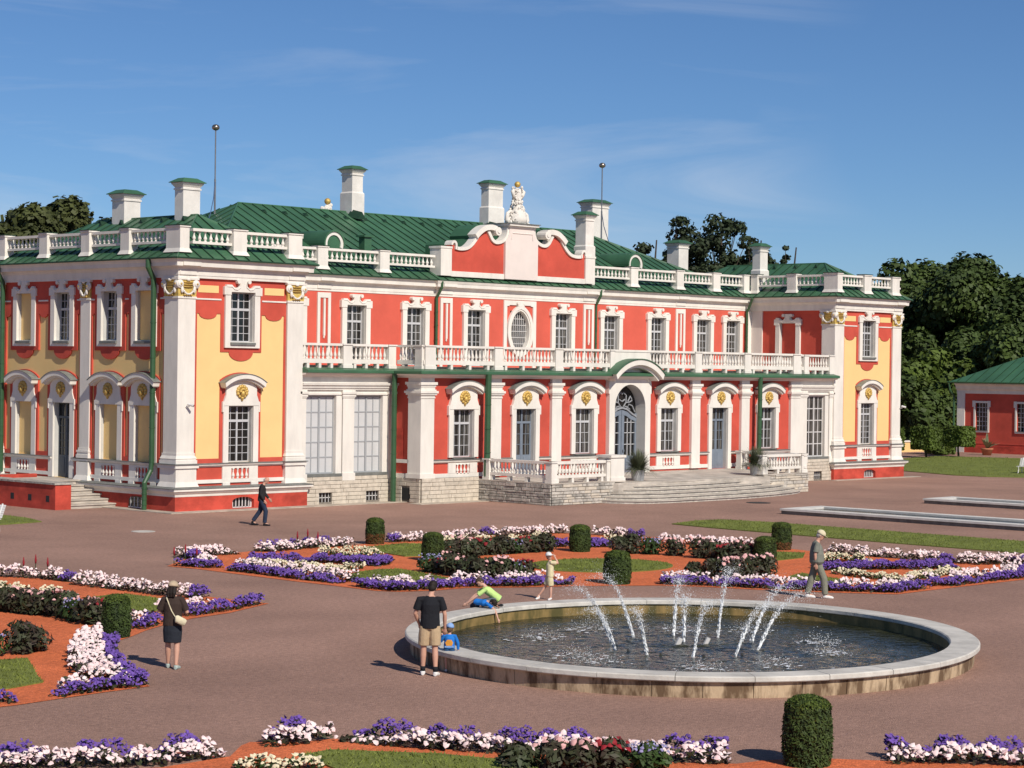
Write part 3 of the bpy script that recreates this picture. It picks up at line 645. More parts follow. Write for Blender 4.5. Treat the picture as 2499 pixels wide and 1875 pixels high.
# east/back bodies of the wings (never seen from the front)
pal_part(MB().box(0.56, WW-0.02, 0.56, 12.95, 0.0, 9.9), 'wing_core', 'yellow_wall'); pal_part(MB().box(LEN-WW+0.5, LEN-0.02, 0.56, 12.95, 0.0, 9.9), 'wing_core', 'yellow_wall')
pal_part(MB().box(WW, LEN-WW, D1+0.6, 19.8, 0.0, 9.9), 'main_core', 'red_wall')

# ---------------- central upper storey
UP = [XC+s_*q for q in (3.17, 7.10, 10.93, 14.83, 17.45) for s_ in (-1, 1)]
side_w = [u for u in UP if abs(u-XC) > 5]; mid_w = [u for u in UP if abs(u-XC) < 5]
for a, b in ((WW, 19.9), (31.3, LEN-WW)):
    pal_part(wall_holes(a, b, 5.9, 9.35, [(u-0.60, u+0.60, 5.95, 8.70) for u in side_w if a < u < b], D1, D1+0.5), 'wall', 'red_upper', label='bright red upper wall %s the middle bay' % ('left of' if a < 20 else 'right of'))
pal_part(wall_holes(19.9, 31.3, 5.9, 9.35, [(u-0.60, u+0.60, 5.95, 8.70) for u in mid_w]+[(XC-0.66, XC+0.66, 6.7, 8.74)], YP, YP+0.5), 'wall', 'red_upper', label='red upper wall of the middle bay')
for u in UP:
    y = YP if abs(u-XC) < 5 else D1
    k = 'glass_curtain'
    place(upper_window('upC', 0.60, 5.95, 8.70, k, sill=False, lo=5), (u, y, 0))
t_pil = Tpl(); m = MB(); m.box(-0.40, -0.24, -0.07, 0, 5.9, 9.22); m.box(0.24, 0.40, -0.07, 0, 5.9, 9.22); m.box(-0.24, 0.24, -0.07, 0, 8.98, 9.22); t_pil.add('pilaster_strip', m, 'trim')
t_pil.add('strip_field', MB().box(-0.24, 0.24, -0.03, 0, 5.9, 8.98), 'red_wall'); mm_ = MB().box(-0.055, 0.055, -0.10, -0.028, 7.25, 8.95); mm_.ell((0, -0.06, 7.2), (0.05, 0.04, 0.09), 6, 5); t_pil.add('rod_ornament', mm_, 'trim')
for q in (12.87, 5.17):
    for s_ in (-1, 1): place(t_pil, (XC+s_*q, YP if q < 6 else D1, 0))
# oval window bay
ov = MB(); ov.box(XC-1.17, XC-0.95, YP-0.07, YP, 5.9, 9.25); ov.box(XC+0.95, XC+1.17, YP-0.07, YP, 5.9, 9.25)
ov.prism([(XC-0.95, 8.97), (XC-0.80, 8.97), (XC-0.78, 9.02), (XC+0.78, 9.02), (XC+0.80, 8.97), (XC+0.95, 8.97), (XC+0.95, 9.25), (XC-0.95, 9.25)], YP-0.07, YP)
def vesica(w, h, n=14): 
    pts = []
    for i in range(2*n+1):
        tt = -1+i/n; pts.append((w*max(0.0, 1-abs(tt)**2.25)**0.62, 7.72+h*tt))
    return [(XC+x, z) for x, z in pts]+[(XC-x, z) for x, z in pts[::-1][1:-1]]
vo, vi, vg = vesica(0.92, 1.30), vesica(0.74, 1.12), vesica(0.66, 1.03)
N_ = len(vo)
for A, B, ya, yb in ((vo, vi, YP-0.13, YP), (vi, vg, YP-0.09, YP+0.24)):
    ov.add([(p[0], ya, p[1]) for p in A]+[(p[0], ya, p[1]) for p in B]+[(p[0], yb, p[1]) for p in A]+[(p[0], yb, p[1]) for p in B],
           [f for i in range(N_) for f in ((i, (i+1) % N_, N_+(i+1) % N_, N_+i), (i, 2*N_+i, 2*N_+(i+1) % N_, (i+1) % N_), (N_+i, N_+(i+1) % N_, 3*N_+(i+1) % N_, 3*N_+i))])
for s_ in (-1, 1): ov.prism(arc(XC+s_*0.22, 9.12, 0.08, 0, 330, 10), YP-0.16, YP)
ov.prism([(XC-0.24, 8.95), (XC+0.24, 8.95), (XC+0.2, 9.2), (XC-0.2, 9.2)], YP-0.14, YP)
ovw = P(ov, 'oval_window', 'trim', label='pointed oval window above the main door')
P(MB().prism(vg, YP+0.18, YP+0.2), 'glazing', 'glass_dark', ovw)
fr = MB()
for k in range(-4, 5): 
    x = XC+k*0.145; hh = 1.03*max(0.0, 1-(abs(k*0.145)/0.66)**(1/0.62))**(1/2.25); fr.box(x-0.014, x+0.014, YP+0.13, YP+0.17, 7.72-hh, 7.72+hh)
for k in range(-3, 4):
    z = 7.72+k*0.31; w_ = 0.66*max(0.0, 1-abs(k*0.31/1.03)**2.25)**0.62; fr.box(XC-w_, XC+w_, YP+0.12, YP+0.16, z-0.014, z+0.014)
P(fr, 'frame', 'frame_white', ovw)
# inner (west facing) wall of the right wing above the balcony
xr = LEN-WW
pal_part(wall_holes(-(D1+0.1), -0.6, 5.0, 9.35, [(-3.75, -2.65, 5.9, 8.60)], 0.0, 0.4), 'wall', 'red_wall', loc=(xr+0.12, 0, 0), rz=WEST, label='shaded red return wall of the right wing above the balcony')
place(upper_window('upRb', 0.55, 5.9, 8.60, 'glass_dark', sill=False, blind='red_wall'), (xr+0.12, 3.2, 0), WEST)
pal_part(MB().box(xr+0.04, xr+0.14, 5.0, D1+0.05, 5.0, 9.3), 'pilaster_strip', 'pink_white')
pal_part(MB().box(xr-0.25, xr+0.2, D1-0.10, D1+0.05, 5.9, 9.28), 'pilaster_strip', 'trim')
pal_part(MB().box(xr+0.08, xr+0.5, 0.4, 1.0, 0.9, 6.0), 'wall', 'trim')
# left wing east return
pal_part(MB().box(WW-0.4, WW-0.05, 0.55, D1+0.3, 0.6, 9.35), 'wall', 'red_wall')
# ---------------- entablature all round
ring = [(0, 13), (0, 0), (WW, 0), (WW, D1), (19.9, D1), (19.9, YP), (31.3, YP), (31.3, D1), (xr, D1), (xr, 0), (LEN, 0), (LEN, 13)]
pal_part(MB().sweep(ring, [(-0.3, 9.285), (0.03, 9.285), (0.03, 9.385), (0.05, 9.39), (0.05, 9.60), (0.07, 9.605), (0.09, 9.66), (-0.3, 9.66)]), 'architrave', 'trim')
pal_part(MB().sweep(ring, [(-0.3, 9.662), (0.11, 9.662), (0.14, 9.72), (0.29, 9.735), (0.29, 9.745), (0.30, 9.90), (0.32, 9.905), (0.35, 9.98), (0.37, 10.02), (-0.3, 10.02)]), 'cornice', 'trim')
for xa, yy_ in ((0.43, 0), (WW-0.43, 0), (xr+0.43, 0), (LEN-0.43, 0), (XC-12.87, D1), (XC+12.87, D1), (XC-5.17, YP), (XC+5.17, YP)):
    pal_part(MB().box(xa-0.44, xa+0.44, yy_-0.345, yy_-0.28, 9.755, 9.895), 'cornice_break', 'trim'); pal_part(MB().box(xa-0.42, xa+0.42, yy_-0.085, yy_-0.04, 9.40, 9.59), 'frieze_break', 'trim')

# ---------------- ground-floor middle block
BX0, BX1, YW = 11.95, 39.25, -1.45
GW = [XC+s_*q for q in (3.10, 7.10, 11.08) for s_ in (-1, 1)]
doors = [XC-7.10, XC+7.10]
hol = []
for u in GW: hol.append((u-0.64, u+0.64, 0.98 if u in doors else 1.93, 4.04))
hol.append((XC-1.14, XC+1.14, 0.95, 5.19))
pal_part(wall_holes(BX0, BX1, 0.9, 5.62, hol, YW, YW+0.45), 'wall', 'red_wall', label='red ground-floor wall behind the terrace')
pal_part(MB().box(BX0, BX0+0.4, YW+0.45, 0.5, 0.9, 5.62), 'wall', 'red_wall', label='narrow shaded red return beside the large-paned windows'); pal_part(MB().box(BX1-0.4, BX1, YW+0.45, 0.5, 0.9, 5.62), 'wall', 'red_wall')
for u in GW:
    if u in doors: place_lower(lower_window('loCd', 0.98, 4.04, 'glass_curtain', door=1.95, frame='door_blue', spring=4.86, rows=3, cols=4), (u, YW, 0), 0, name='terrace_door', label='blue-grey glazed side door, %s of the arched main door' % ('left' if u < XC else 'right'))
    else: place_lower(lower_window('loC', 1.93, 4.04, 'glass_curtain', spring=4.86, rows=3, up=1, single=True), (u, YW, 0))
# pilasters of the block
t = Tpl(); m = MB().box(-0.33, 0.33, -0.15, 0, 1.24, 5.45)
t.add('pilaster', m, 'trim')
m = MB()
for d, za, zb in ((0.03, 4.52, 4.58), (0.015, 4.58, 4.66), (0.08, 4.66, 4.74), (0.13, 4.74, 4.84), (0.06, 4.84, 4.90), (0.02, 4.90, 5.02), (0.05, 5.02, 5.10), (0.10, 5.10, 5.22)): m.box(-0.33-d, 0.33+d, -0.15-d, 0, za, zb)
t.add('capital', m, 'trim'); t.add('base', MB().box(-0.37, 0.37, -0.19, 0, 1.06, 1.26), 'trim')
for q in (5.10, 9.10):
    for s_ in (-1, 1): place(t, (XC+s_*q, YW, 0))
t2 = Tpl(); m = MB().box(0, 0.80, 0, 0.80, 1.24, 5.45); t2.add('pilaster', m, 'trim'); m = MB()
for d, za, zb in ((0.03, 4.52, 4.58), (0.015, 4.58, 4.66), (0.08, 4.66, 4.74), (0.13, 4.74, 4.84), (0.06, 4.84, 4.90), (0.02, 4.90, 5.02), (0.05, 5.02, 5.10), (0.10, 5.10, 5.22)): m.box(-d, 0.80+d, -d, 0.80+d, za, zb)
t2.add('capital', m, 'trim'); t2.add('base', MB().box(-0.05, 0.85, -0.05, 0.85, 1.06, 1.26), 'trim')
place(t2, (BX0-0.12, YB, 0), label='white corner pilaster left of the middle block'); place(t2, (BX1-0.68, YB, 0), label='white corner pilaster right of the middle block')
# dado of the block
def blockdado(a, b, wins):
    o = P(MB().box(a, b, YW-0.05, YW, 1.06, 1.235), 'base_band', 'trim')
    pal_part(MB().sweep([(a, YW), (b, YW)], [(-0.02, 1.69), (0.06, 1.69), (0.12, 1.74), (0.14, 1.81), (-0.02, 1.81)]), 'dado_rail', 'trim')
    pal_part(MB().sweep([(a, YW), (b, YW)], [(-0.02, 1.812), (0.165, 1.812), (0.165, 1.835), (0, 1.86), (-0.02, 1.86)]), 'rail_flashing', 'sill_grey')
    for c in wins:
        m = MB().box(c-0.90, c-0.44, YW-0.06, YW, 1.235, 1.69); m.box(c+0.44, c+0.90, YW-0.06, YW, 1.235, 1.69); m.box(c-0.44, c+0.44, YW-0.05, YW, 1.62, 1.69)
        o2 = P(m, 'dado_panel', 'trim')
        for i in range(4): mk('baluster', bal_mesh(0.385, 1.15), None, o2, (c-0.33+0.22*i, YW-0.04, 1.236))
ed = [BX0+0.68, XC-9.43, XC-8.77, XC-7.98, XC-6.22, XC-5.43, XC-4.77, XC-1.5, XC+1.5, XC+4.77, XC+5.43, XC+6.22, XC+7.98, XC+8.77, XC+9.43, BX1-0.68]
for a, b in zip(ed[::2], ed[1::2]): blockdado(a, b, [u for u in GW if a < u < b and u not in doors])
pal_part(MB().box(BX0-0.05, BX0, YW+0.6, 0.1, 1.06, 1.235), 'base_band', 'trim'); pal_part(MB().box(BX0-0.12, BX0, YW+0.6, 0.1, 1.70, 1.85), 'dado_rail', 'trim')
pal_part(MB().box(BX0-0.03, BX0, YW+1.05, YW+1.5, 1.9, 3.2), 'meter_cabinet', 'red_plinth')
# stone base of the block
sb = P(MB().box(BX0-0.06, 15.4, YB-0.02, YW+0.2, 0, 1.06), 'stone_base', 'mortar', label='pale limestone base of the middle block')
so = empty_root = None
def stone_face(x0, x1, z0, z1, loc, rz, name, rh, lens, m, seed, holes=(), irregular=False, depth=0.05, back=0.3, label=None):
    root = wall_holes(x0, x1, z0, z1, list(holes), 0.0, back).obj(name, 'mortar', palace, Vector(loc)-PAL_INV, rz)
    if label: root['label'] = label
    stones(x0, x1, z0, z1, rh, lens, root, m, depth, seed, holes=holes, irregular=irregular); return root
stone_face(0, 3.5, 0, 1.06, (BX0-0.08, YB-0.04, 0), 0, 'stone_facing', 0.177, (0.45, 1.0), 'stone_light', 3)
stone_face(-0.2, 1.60, 0, 1.06, (BX0-0.08, 0, 0), WEST, 'stone_facing', 0.177, (0.4, 0.9), 'stone_light', 4, holes=[(0.45, 0.95, 0.10, 0.62)])
P(MB().box(BX0-0.10, BX0-0.05, -0.95, -0.45, 0.1, 0.62), 'basement_window', 'iron_dark')
# ---------------- large-paned bays between wings and block
YG = 0.15
for side in (0, 1):
    def X(a, b): return (a, b) if side == 0 else (LEN-b, LEN-a)
    pil = [(6.5, 6.80), (8.86, 9.51), (11.52, 11.95)]
    for a, b in pil:
        a, b = X(a, b)
        o = P(MB().box(a, b, YG-0.06, YG+0.4, 1.3, 4.55), 'pilaster', 'trim'); m = MB()
        for d, za, zb in ((0.02, 4.50, 4.56), (0.05, 4.56, 4.68), (0.09, 4.68, 4.78), (0.03, 4.78, 4.84)): m.box(a-d, b+d, YG-0.06-d, YG+0.4, za, zb)
        P(m, 'capital', 'trim', o); P(MB().box(a-0.04, b+0.04, YG-0.12, YG+0.4, 1.0, 1.31), 'base', 'trim', o)
    a, b = X(6.5, 11.95)
    m = MB().sweep([(a, YG-0.02), (b, YG-0.02)], [(-0.4, 4.84), (0.06, 4.84), (0.08, 4.92), (0.12, 4.93), (0.14, 5.02), (0.20, 5.05), (0.22, 5.15), (-0.4, 5.15)]); pal_part(m, 'architrave', 'trim'); pal_part(MB().box(a, b, YG-0.03, YG+0.4, 5.15, 5.62), 'frieze', 'trim')
    pal_part(MB().box(a, b, YG+0.32, YG+0.5, 0, 5.2), 'wall', 'trim')
    for (wa, wb) in ((6.80, 8.86), (9.51, 11.52)):
        wa, wb = X(wa, wb); c = (wa+wb)/2; h = (wb-wa)/2
        key = 'bay%d' % side
        if key not in TPL:
            tt = Tpl(); hh = 1.0
            r_ = MB().box(-hh, hh, 0.02, 0.34, 4.60, 4.84); r_.box(hh-0.32, hh, 0.0, 0.34, 1.3, 4.60); r_.box(-hh, hh, -0.04, 0.34, 4.64, 4.72)
            tt.add('window', r_, 'trim')
            glazing(tt, -hh+0.02, hh-0.3, 1.30, 4.60, None, 4, 0, 5, 'glass_blind' if side == 0 else 'glass_curtain', 'blind_frame' if side == 0 else 'frame_white', 0.20, single=(side == 0), fw=0.06, mw=0.05, mull=0.09)
            tt.add('sill', MB().box(-hh, hh, -0.06, 0.3, 1.18, 1.30), 'sill_grey'); TPL[key] = tt
        place(TPL[key], (c, YG-0.02, 0), label='tall many-paned window with %s in the %s bay beside the wing' % ('closed white blinds' if side == 0 else 'curtains', 'left' if side == 0 else 'right'))
    hl = [(1.0, 1.72, 0.10, 0.50), (3.68, 4.42, 0.10, 0.50)]
    a0 = 6.5 if side == 0 else LEN-11.95
    rt = stone_face(0, 5.45, 0, 1.0, (a0, YG-0.10, 0), 0, 'stone_facing', 0.167, (0.5, 1.1), 'stone_light', 11+side, holes=hl)
    stone_face(0, 5.45, 1.0, 1.18, (a0, YG-0.02, 0), 0, 'stone_facing', 0.18, (0.6, 1.2), 'stone_light', 21+side)
    for h_ in hl: 
        o = P(MB().box(a0+h_[0], a0+h_[1], YG+0.0, YG+0.04, 0.1, 0.5), 'basement_window', 'glass_dark'); g = MB()
        for k in range(4): xx = a0+h_[0]+(h_[1]-h_[0])*(k+0.5)/4; g.box(xx-0.012, xx+0.012, YG-0.03, YG, 0.1, 0.5)
        g.box(a0+h_[0], a0+h_[1], YG-0.03, YG, 0.28, 0.31); P(g, 'grille', 'frame_white', o)
# ---------------- portal
pt = MB(); pt.prism([(XC-1.5, 0.95), (XC-1.12, 0.95), (XC-1.12, 4.05)]+arc(XC, 4.05, 1.12, 180, 90, 10)[1:]+[(XC, 6.12)]+arc(XC, 3.60, 2.52, 90, 127, 8)[1:]+[(XC-1.5, 5.5), (XC-1.56, 5.1), (XC-1.56, 4.75), (XC-1.5, 4.7)], YW-0.22, YW)
pt.prism([(2*XC-x, z) for x, z in ([(XC-1.5, 0.95), (XC-1.12, 0.95), (XC-1.12, 4.05)]+arc(XC, 4.05, 1.12, 180, 90, 10)[1:]+[(XC, 6.12)]+arc(XC, 3.60, 2.52, 90, 127, 8)[1:]+[(XC-1.5, 5.5), (XC-1.56, 5.1), (XC-1.56, 4.75), (XC-1.5, 4.7)])][::-1], YW-0.22, YW)
portal = P(pt, 'portal', 'trim', label='white arched portal around the main door')
hd = MB(); a = arc(XC, 3.75, 2.62, 47, 133, 20); b = arc(XC, 3.75, 2.36, 45, 135, 20); hd.prism(a+b[::-1], YW-0.85, YW); b2 = arc(XC, 3.75, 2.22, 46, 134, 20); hd.prism(b+b2[::-1], YW-0.66, YW); b3 = arc(XC, 3.75, 2.10, 50, 130, 16); b4 = arc(XC, 3.75, 2.03, 50, 130, 16); hd.prism(b3+b4[::-1], YW-0.30, YW)
P(hd, 'hood', 'trim', portal); fl = MB(); a2 = arc(XC, 3.75, 2.66, 45.5, 134.5, 20); fl.prism(a2+a[::-1], YW-0.90, YW+0.25); P(fl, 'hood_roof', 'roof_green', portal)
rv = MB()
inner = [(XC+1.112, 0.95), (XC+1.112, 4.05)]+arc(XC, 4.05, 1.112, 0, 180, 18)[1:]+[(XC-1.112, 0.95)]
for (p, q) in zip(inner, inner[1:]): rv.add([(p[0], YW-0.223, p[1]), (q[0], YW-0.223, q[1]), (q[0], YW+0.5, q[1]), (p[0], YW+0.5, p[1])], [(0, 1, 2, 3)])
P(rv, 'reveal', 'reveal', portal)
# main door
yd = YW+0.34
dr = MB(); dr.prism([(XC-1.10, 0.95)]+[(XC+1.10, 0.95)]+[(XC+1.10, 4.05)]+arc(XC, 4.05, 1.10, 0, 180, 16)[1:], yd+0.05, yd+0.09)
door = P(dr, 'main_door', 'glass_dark', label='blue-grey double main door with glazed leaves under an ornate fanlight')
lf = MB()
for s_ in (-1, 1):
    def bx(x0_, x1_, z0_, z1_, y0_=yd-0.02, y1_=yd+0.05): lf.box(min(XC+s_*x0_, XC+s_*x1_), max(XC+s_*x0_, XC+s_*x1_), y0_, y1_, z0_, z1_)
    bx(0.98, 1.10, 0.96, 3.78); bx(0.02, 0.20, 0.96, 3.92); bx(0.20, 0.98, 0.96, 1.75); bx(0.30, 0.88, 1.08, 1.62, yd-0.05, yd-0.02)
    lf.prism([(XC+s_*x, z) for x, z in ((0.02, 3.72), (0.35, 3.66), (0.65, 3.50), (1.10, 3.38), (1.10, 3.55), (0.7, 3.68), (0.4, 3.86), (0.02, 3.95))], yd-0.03, yd+0.05)
lf.box(XC-0.03, XC+0.03, yd-0.06, yd+0.03, 0.96, 3.92); lf.box(XC+0.08, XC+0.14, yd-0.1, yd-0.04, 1.95, 2.05)
P(lf, 'door_leaf', 'door_blue', door)
mu = MB()
for s_ in (-1, 1):
    for k in (0.46, 0.72): mu.box(XC+s_*k-0.015, XC+s_*k+0.015, yd-0.01, yd+0.05, 1.75, 3.55)
    for z in (2.30, 2.85, 3.35): mu.box(min(XC+s_*0.2, XC+s_*0.98), max(XC+s_*0.2, XC+s_*0.98), yd-0.01, yd+0.05, z-0.015, z+0.015)
P(mu, 'muntins', 'frame_grey', door)
fan = MB(); 
pth_ = lambda pts, r=0.035: fan.tube([(XC+x, yd-0.03, z) for x, z in pts], r, 5)
pth_([(-1.05, 3.62), (-0.7, 3.78), (-0.35, 3.98), (0, 4.05), (0.35, 3.98), (0.7, 3.78), (1.05, 3.62)], 0.06)
for s_ in (-1, 1):
    pth_([(s_*0.95, 3.85), (s_*0.75, 4.15), (s_*0.5, 4.22), (s_*0.42, 4.05), (s_*0.58, 3.98)]); pth_([(s_*0.28, 4.3), (s_*0.3, 4.65), (s_*0.1, 4.78), (0, 4.7)]); pth_([(s_*0.42, 4.35), (s_*0.62, 4.62)]); pth_([(s_*0.1, 4.1), (s_*0.28, 4.3), (s_*0.55, 4.32), (s_*0.72, 4.4), (s_*0.66, 4.55)]); pth_([(0, 4.35), (s_*0.2, 4.45)])
    pth_([(s_*0.2, 4.12), (s_*0.4, 4.1), (s_*0.3, 4.0)])
P(fan, 'fanlight_ornament', 'fanlight', door)
# ---------------- balcony: deck, metal eaves, balustrades
pal_part(MB().box(WW-0.05, xr+0.06, YG+0.3, D1+0.1, 5.62, 5.90), 'balcony_deck', 'stone_light'); pal_part(MB().box(BX0-0.1, BX1+0.1, YW+0.2, YG+0.3, 5.62, 5.895), 'balcony_deck', 'stone_light')
line = [(WW-0.02, YG-0.05), (BX0-0.12, YG-0.05), (BX0-0.12, YB-0.02), (BX1+0.12, YB-0.02), (BX1+0.12, YG-0.05), (xr+0.02, YG-0.05)]
pal_part(MB().sweep(line, [(-0.3, 5.40), (0.06, 5.40), (0.10, 5.46), (0.30, 5.50), (0.36, 5.56), (-0.3, 5.56)]), 'soffit', 'pink_white')
pal_part(MB().sweep(line, [(-0.3, 5.562), (0.42, 5.562), (0.46, 5.58), (0.46, 5.67), (0.44, 5.70), (-0.05, 5.80), (-0.3, 5.80)]), 'balcony_eaves', 'roof_green')
BZ = (5.80, 5.98, 6.16, 6.72, 6.82)      # pier foot, rail bottom, baluster foot, baluster head, top
def balc(p0, p1, piers, legs, solid=(), k=1.12): return balustrade(p0, p1, 5.78, BZ[1], BZ[2], BZ[3], BZ[4], 0.235, piers, w=0.24, legs=legs, solid=solid, k=k, pier_d=0.34, pz0=5.78)
yb_ = YB+0.05
balc((WW, YG), (BX0-0.16, YG), [(2.50, 0.5), (5.1, 0.42)], 8)
balc((BX0+0.05, YG-0.15), (BX0+0.05, yb_), [(1.40, 0.42)], 2)
bps = [XC-9.1, XC-5.1, XC-1.38, XC+5.1, XC+9.1]
Lb = (BX1-0.0)-(BX0-0.05)
balc((BX0-0.05, yb_), (BX1, yb_), [(0.36, 0.62)]+[(q-(BX0-0.05), 0.5 if abs(q-XC) > 2 else 0.3) for q in bps]+[(Lb-0.34, 0.62)], 24, solid=[(XC-1.23-(BX0-0.05), XC+1.45-(BX0-0.05))])
balc((BX1+0.1, YG), (xr-0.05, YG), [(0.25, 0.5), (2.75, 0.4), (5.1, 0.45)], 8)
# ---------------- roofs
def clip(poly, ax, val, keep_less):
    out = []
    for i in range(len(poly)):
        p, q = poly[i], poly[(i+1) % len(poly)]
        a, b = p[ax]-val, q[ax]-val
        if keep_less: a, b = -a, -b
        if a >= 0: out.append(p)
        if (a >= 0) != (b >= 0):
            t_ = a/(a-b); out.append(tuple(p[k]+(q[k]-p[k])*t_ for k in range(2)))
    return out
def roof_plane(parent, pts, spacing=0.62, rib=0.045, off=0.0, eave_dir=None):
    """pts: planar polygon, first edge is the eave; cut into standing-seam sheets"""
    Q = [Vector(p) for p in pts]; U = (Q[1]-Q[0]).normalized(); Nn = (Q[1]-Q[0]).cross(Q[2]-Q[0]).normalized()
    if Nn.z < 0: Nn = -Nn
    Vv = Nn.cross(U); O = Q[0]
    pl = [((p-O).dot(U), (p-O).dot(Vv)) for p in Q]
    u0 = min(p[0] for p in pl); u1 = max(p[0] for p in pl); n = max(1, round((u1-u0)/spacing))
    for i in range(n):
        a = u0+(u1-u0)*i/n; b = u0+(u1-u0)*(i+1)/n
        s_ = clip(clip(pl, 0, a, False), 0, b, True)
        if len(s_) < 3: continue
        ar_ = abs(sum(s_[k][0]*s_[(k+1) % len(s_)][1]-s_[(k+1) % len(s_)][0]*s_[k][1] for k in range(len(s_))))/2
        if ar_ < 0.01: continue
        k = len(s_); h0 = RNG.uniform(0, 0.006)
        W3 = lambda p, h: tuple(O+U*p[0]+Vv*p[1]+Nn*h)
        tl = RNG.normal(0, 0.004)
        v = [W3(p, off+h0+tl*(p[0]-a)/(b-a)) for p in s_]+[W3(p, off-0.03) for p in s_]
        f = [tuple(range(k)), tuple(range(2*k-1, k-1, -1))]+[(j, k+j, k+(j+1) % k, (j+1) % k) for j in range(k)]
        mb = MB().add(v, f)
        # rib on the left edge
        vs_ = [p[1] for p in s_ if abs(p[0]-a) < 1e-4]
        nf = len(mb.f)
        if len(vs_) >= 2:
            va, vb = min(vs_), max(vs_); w_ = 0.018
            r_ = [W3((x, y), h) for h in (off-0.01, off+rib) for x, y in ((a-w_, va), (a+w_, va), (a+w_, vb), (a-w_, vb))]
            mb.add(r_, [(4, 5, 6, 7), (0, 1, 5, 4), (1, 2, 6, 5), (2, 3, 7, 6), (3, 0, 4, 7)])
        me = mb.mesh('roof_panel'); me.materials.append(MATS['roof_green']); me.materials.append(MATS['roof_seam'])
        me.polygons.foreach_set('material_index', [0]*nf+[1]*(len(me.polygons)-nf)); mk('roof_panel', me, None, parent)
EO, EZ = 0.44, 10.04
for side, x0 in (('L', 0.0), ('R', xr)):
    xa, xb, ya, yb2 = x0-EO, x0+WW+EO, -EO, 13.0+EO; xm = x0+3.25; rz_ = 12.07; r0, r1 = 3.05, 10.0
    roof = P(MB().box(x0-0.35, x0+WW+0.35, -0.35, 13.3, 10.022, 10.035), 'roof', 'roof_green', label='green hipped metal roof of the %s wing' % ('left' if side == 'L' else 'right'))
    roof_plane(roof, [(xa, ya, EZ), (xb, ya, EZ), (xm, r0, rz_)]); roof_plane(roof, [(xa, yb2, EZ), (xa, ya, EZ), (xm, r0, rz_), (xm, r1, rz_)])
    roof_plane(roof, [(xb, ya, EZ), (xb, yb2, EZ), (xm, r1, rz_), (xm, r0, rz_)]); roof_plane(roof, [(xb, yb2, EZ), (xa, yb2, EZ), (xm, r1, rz_)])
    P(MB().sweep([(xa, yb2), (xa, ya), (xb, ya), (xb, yb2)], [(-0.12, 10.021), (0.02, 10.021), (0.02, 10.075), (-0.12, 10.085)]), 'eaves_edge', 'roof_seam', roof)
    rg = MB(); 
    for p, q in (((xm, r0, rz_), (xm, r1, rz_)), ((xa, ya, EZ), (xm, r0, rz_)), ((xb, ya, EZ), (xm, r0, rz_))): rg.tube([p, q], 0.05, 6)
    P(rg, 'ridge_cap', 'roof_green', roof)
    wv_ = MB().add([(-0.55, -0.12, -0.26), (-0.55, 0.12, -0.26), (-0.55, 0, -0.06), (-0.2, 0, -0.08)], [(0, 2, 1), (0, 3, 2), (1, 2, 3)]).mesh('roof_vent'); wv_.materials.append(MATS['roof_seam'])
    for k in range(5): mk('roof_vent', wv_, None, roof, (xm, 3.3+1.45*k, rz_))
RZ, RY, RXA, RXB = 13.65, 12.8, 13.3, 37.9
ye = D1-EO; xe0, xe1 = RXA-(RY-ye), RXB+(RY-ye)
roof = P(MB().box(WW, xr, D1, 19.6, 10.022, 10.035), 'roof', 'roof_green', label='large green standing-seam hipped roof over the middle of the palace')
roof_plane(roof, [(WW+0.2, ye, EZ), (xr-0.2, ye, EZ), (xr-0.2, ye+(xe1-xr+0.2), EZ+(xe1-xr+0.2)*(RZ-EZ)/(RY-ye)), (RXB, RY, RZ), (RXA, RY, RZ), (WW+0.2, ye+(WW+0.2-xe0), EZ+(WW+0.2-xe0)*(RZ-EZ)/(RY-ye))])
roof_plane(roof, [(xe0, 2*RY-ye, EZ), (xe0, ye, EZ), (RXA, RY, RZ)]); roof_plane(roof, [(xe1, ye, EZ), (xe1, 2*RY-ye, EZ), (RXB, RY, RZ)]); roof_plane(roof, [(xe1, 2*RY-ye, EZ), (xe0, 2*RY-ye, EZ), (RXA, RY, RZ), (RXB, RY, RZ)], 1.2)
P(MB().sweep([(WW+0.44, ye), (xr-0.44, ye)], [(-0.12, 10.021), (0.02, 10.021), (0.02, 10.075), (-0.12, 10.085)]), 'eaves_edge', 'roof_seam', roof)
rg = MB()
for p, q in (((RXA, RY, RZ), (RXB, RY, RZ)), ((xe0, ye, EZ), (RXA, RY, RZ)), ((xe1, ye, EZ), (RXB, RY, RZ))): rg.tube([p, q], 0.06, 6)
P(rg, 'ridge_cap', 'roof_green', roof)
sl_ = (RZ-EZ)/(RY-ye)
vents = [RXA+0.9+1.32*k for k in range(19)]
tv = MB().add([(-0.16, 0, -0.02), (0.16, 0, -0.02), (0, 0, 0.17), (0, 0.45, 0.17)], [(0, 1, 2), (0, 2, 3), (2, 1, 3)]).mesh('roof_vent'); tv.materials.append(MATS['roof_seam'])
for x in vents:
    o = mk('roof_vent', tv, None, roof, (x, RY-0.95, RZ-0.95*sl_))
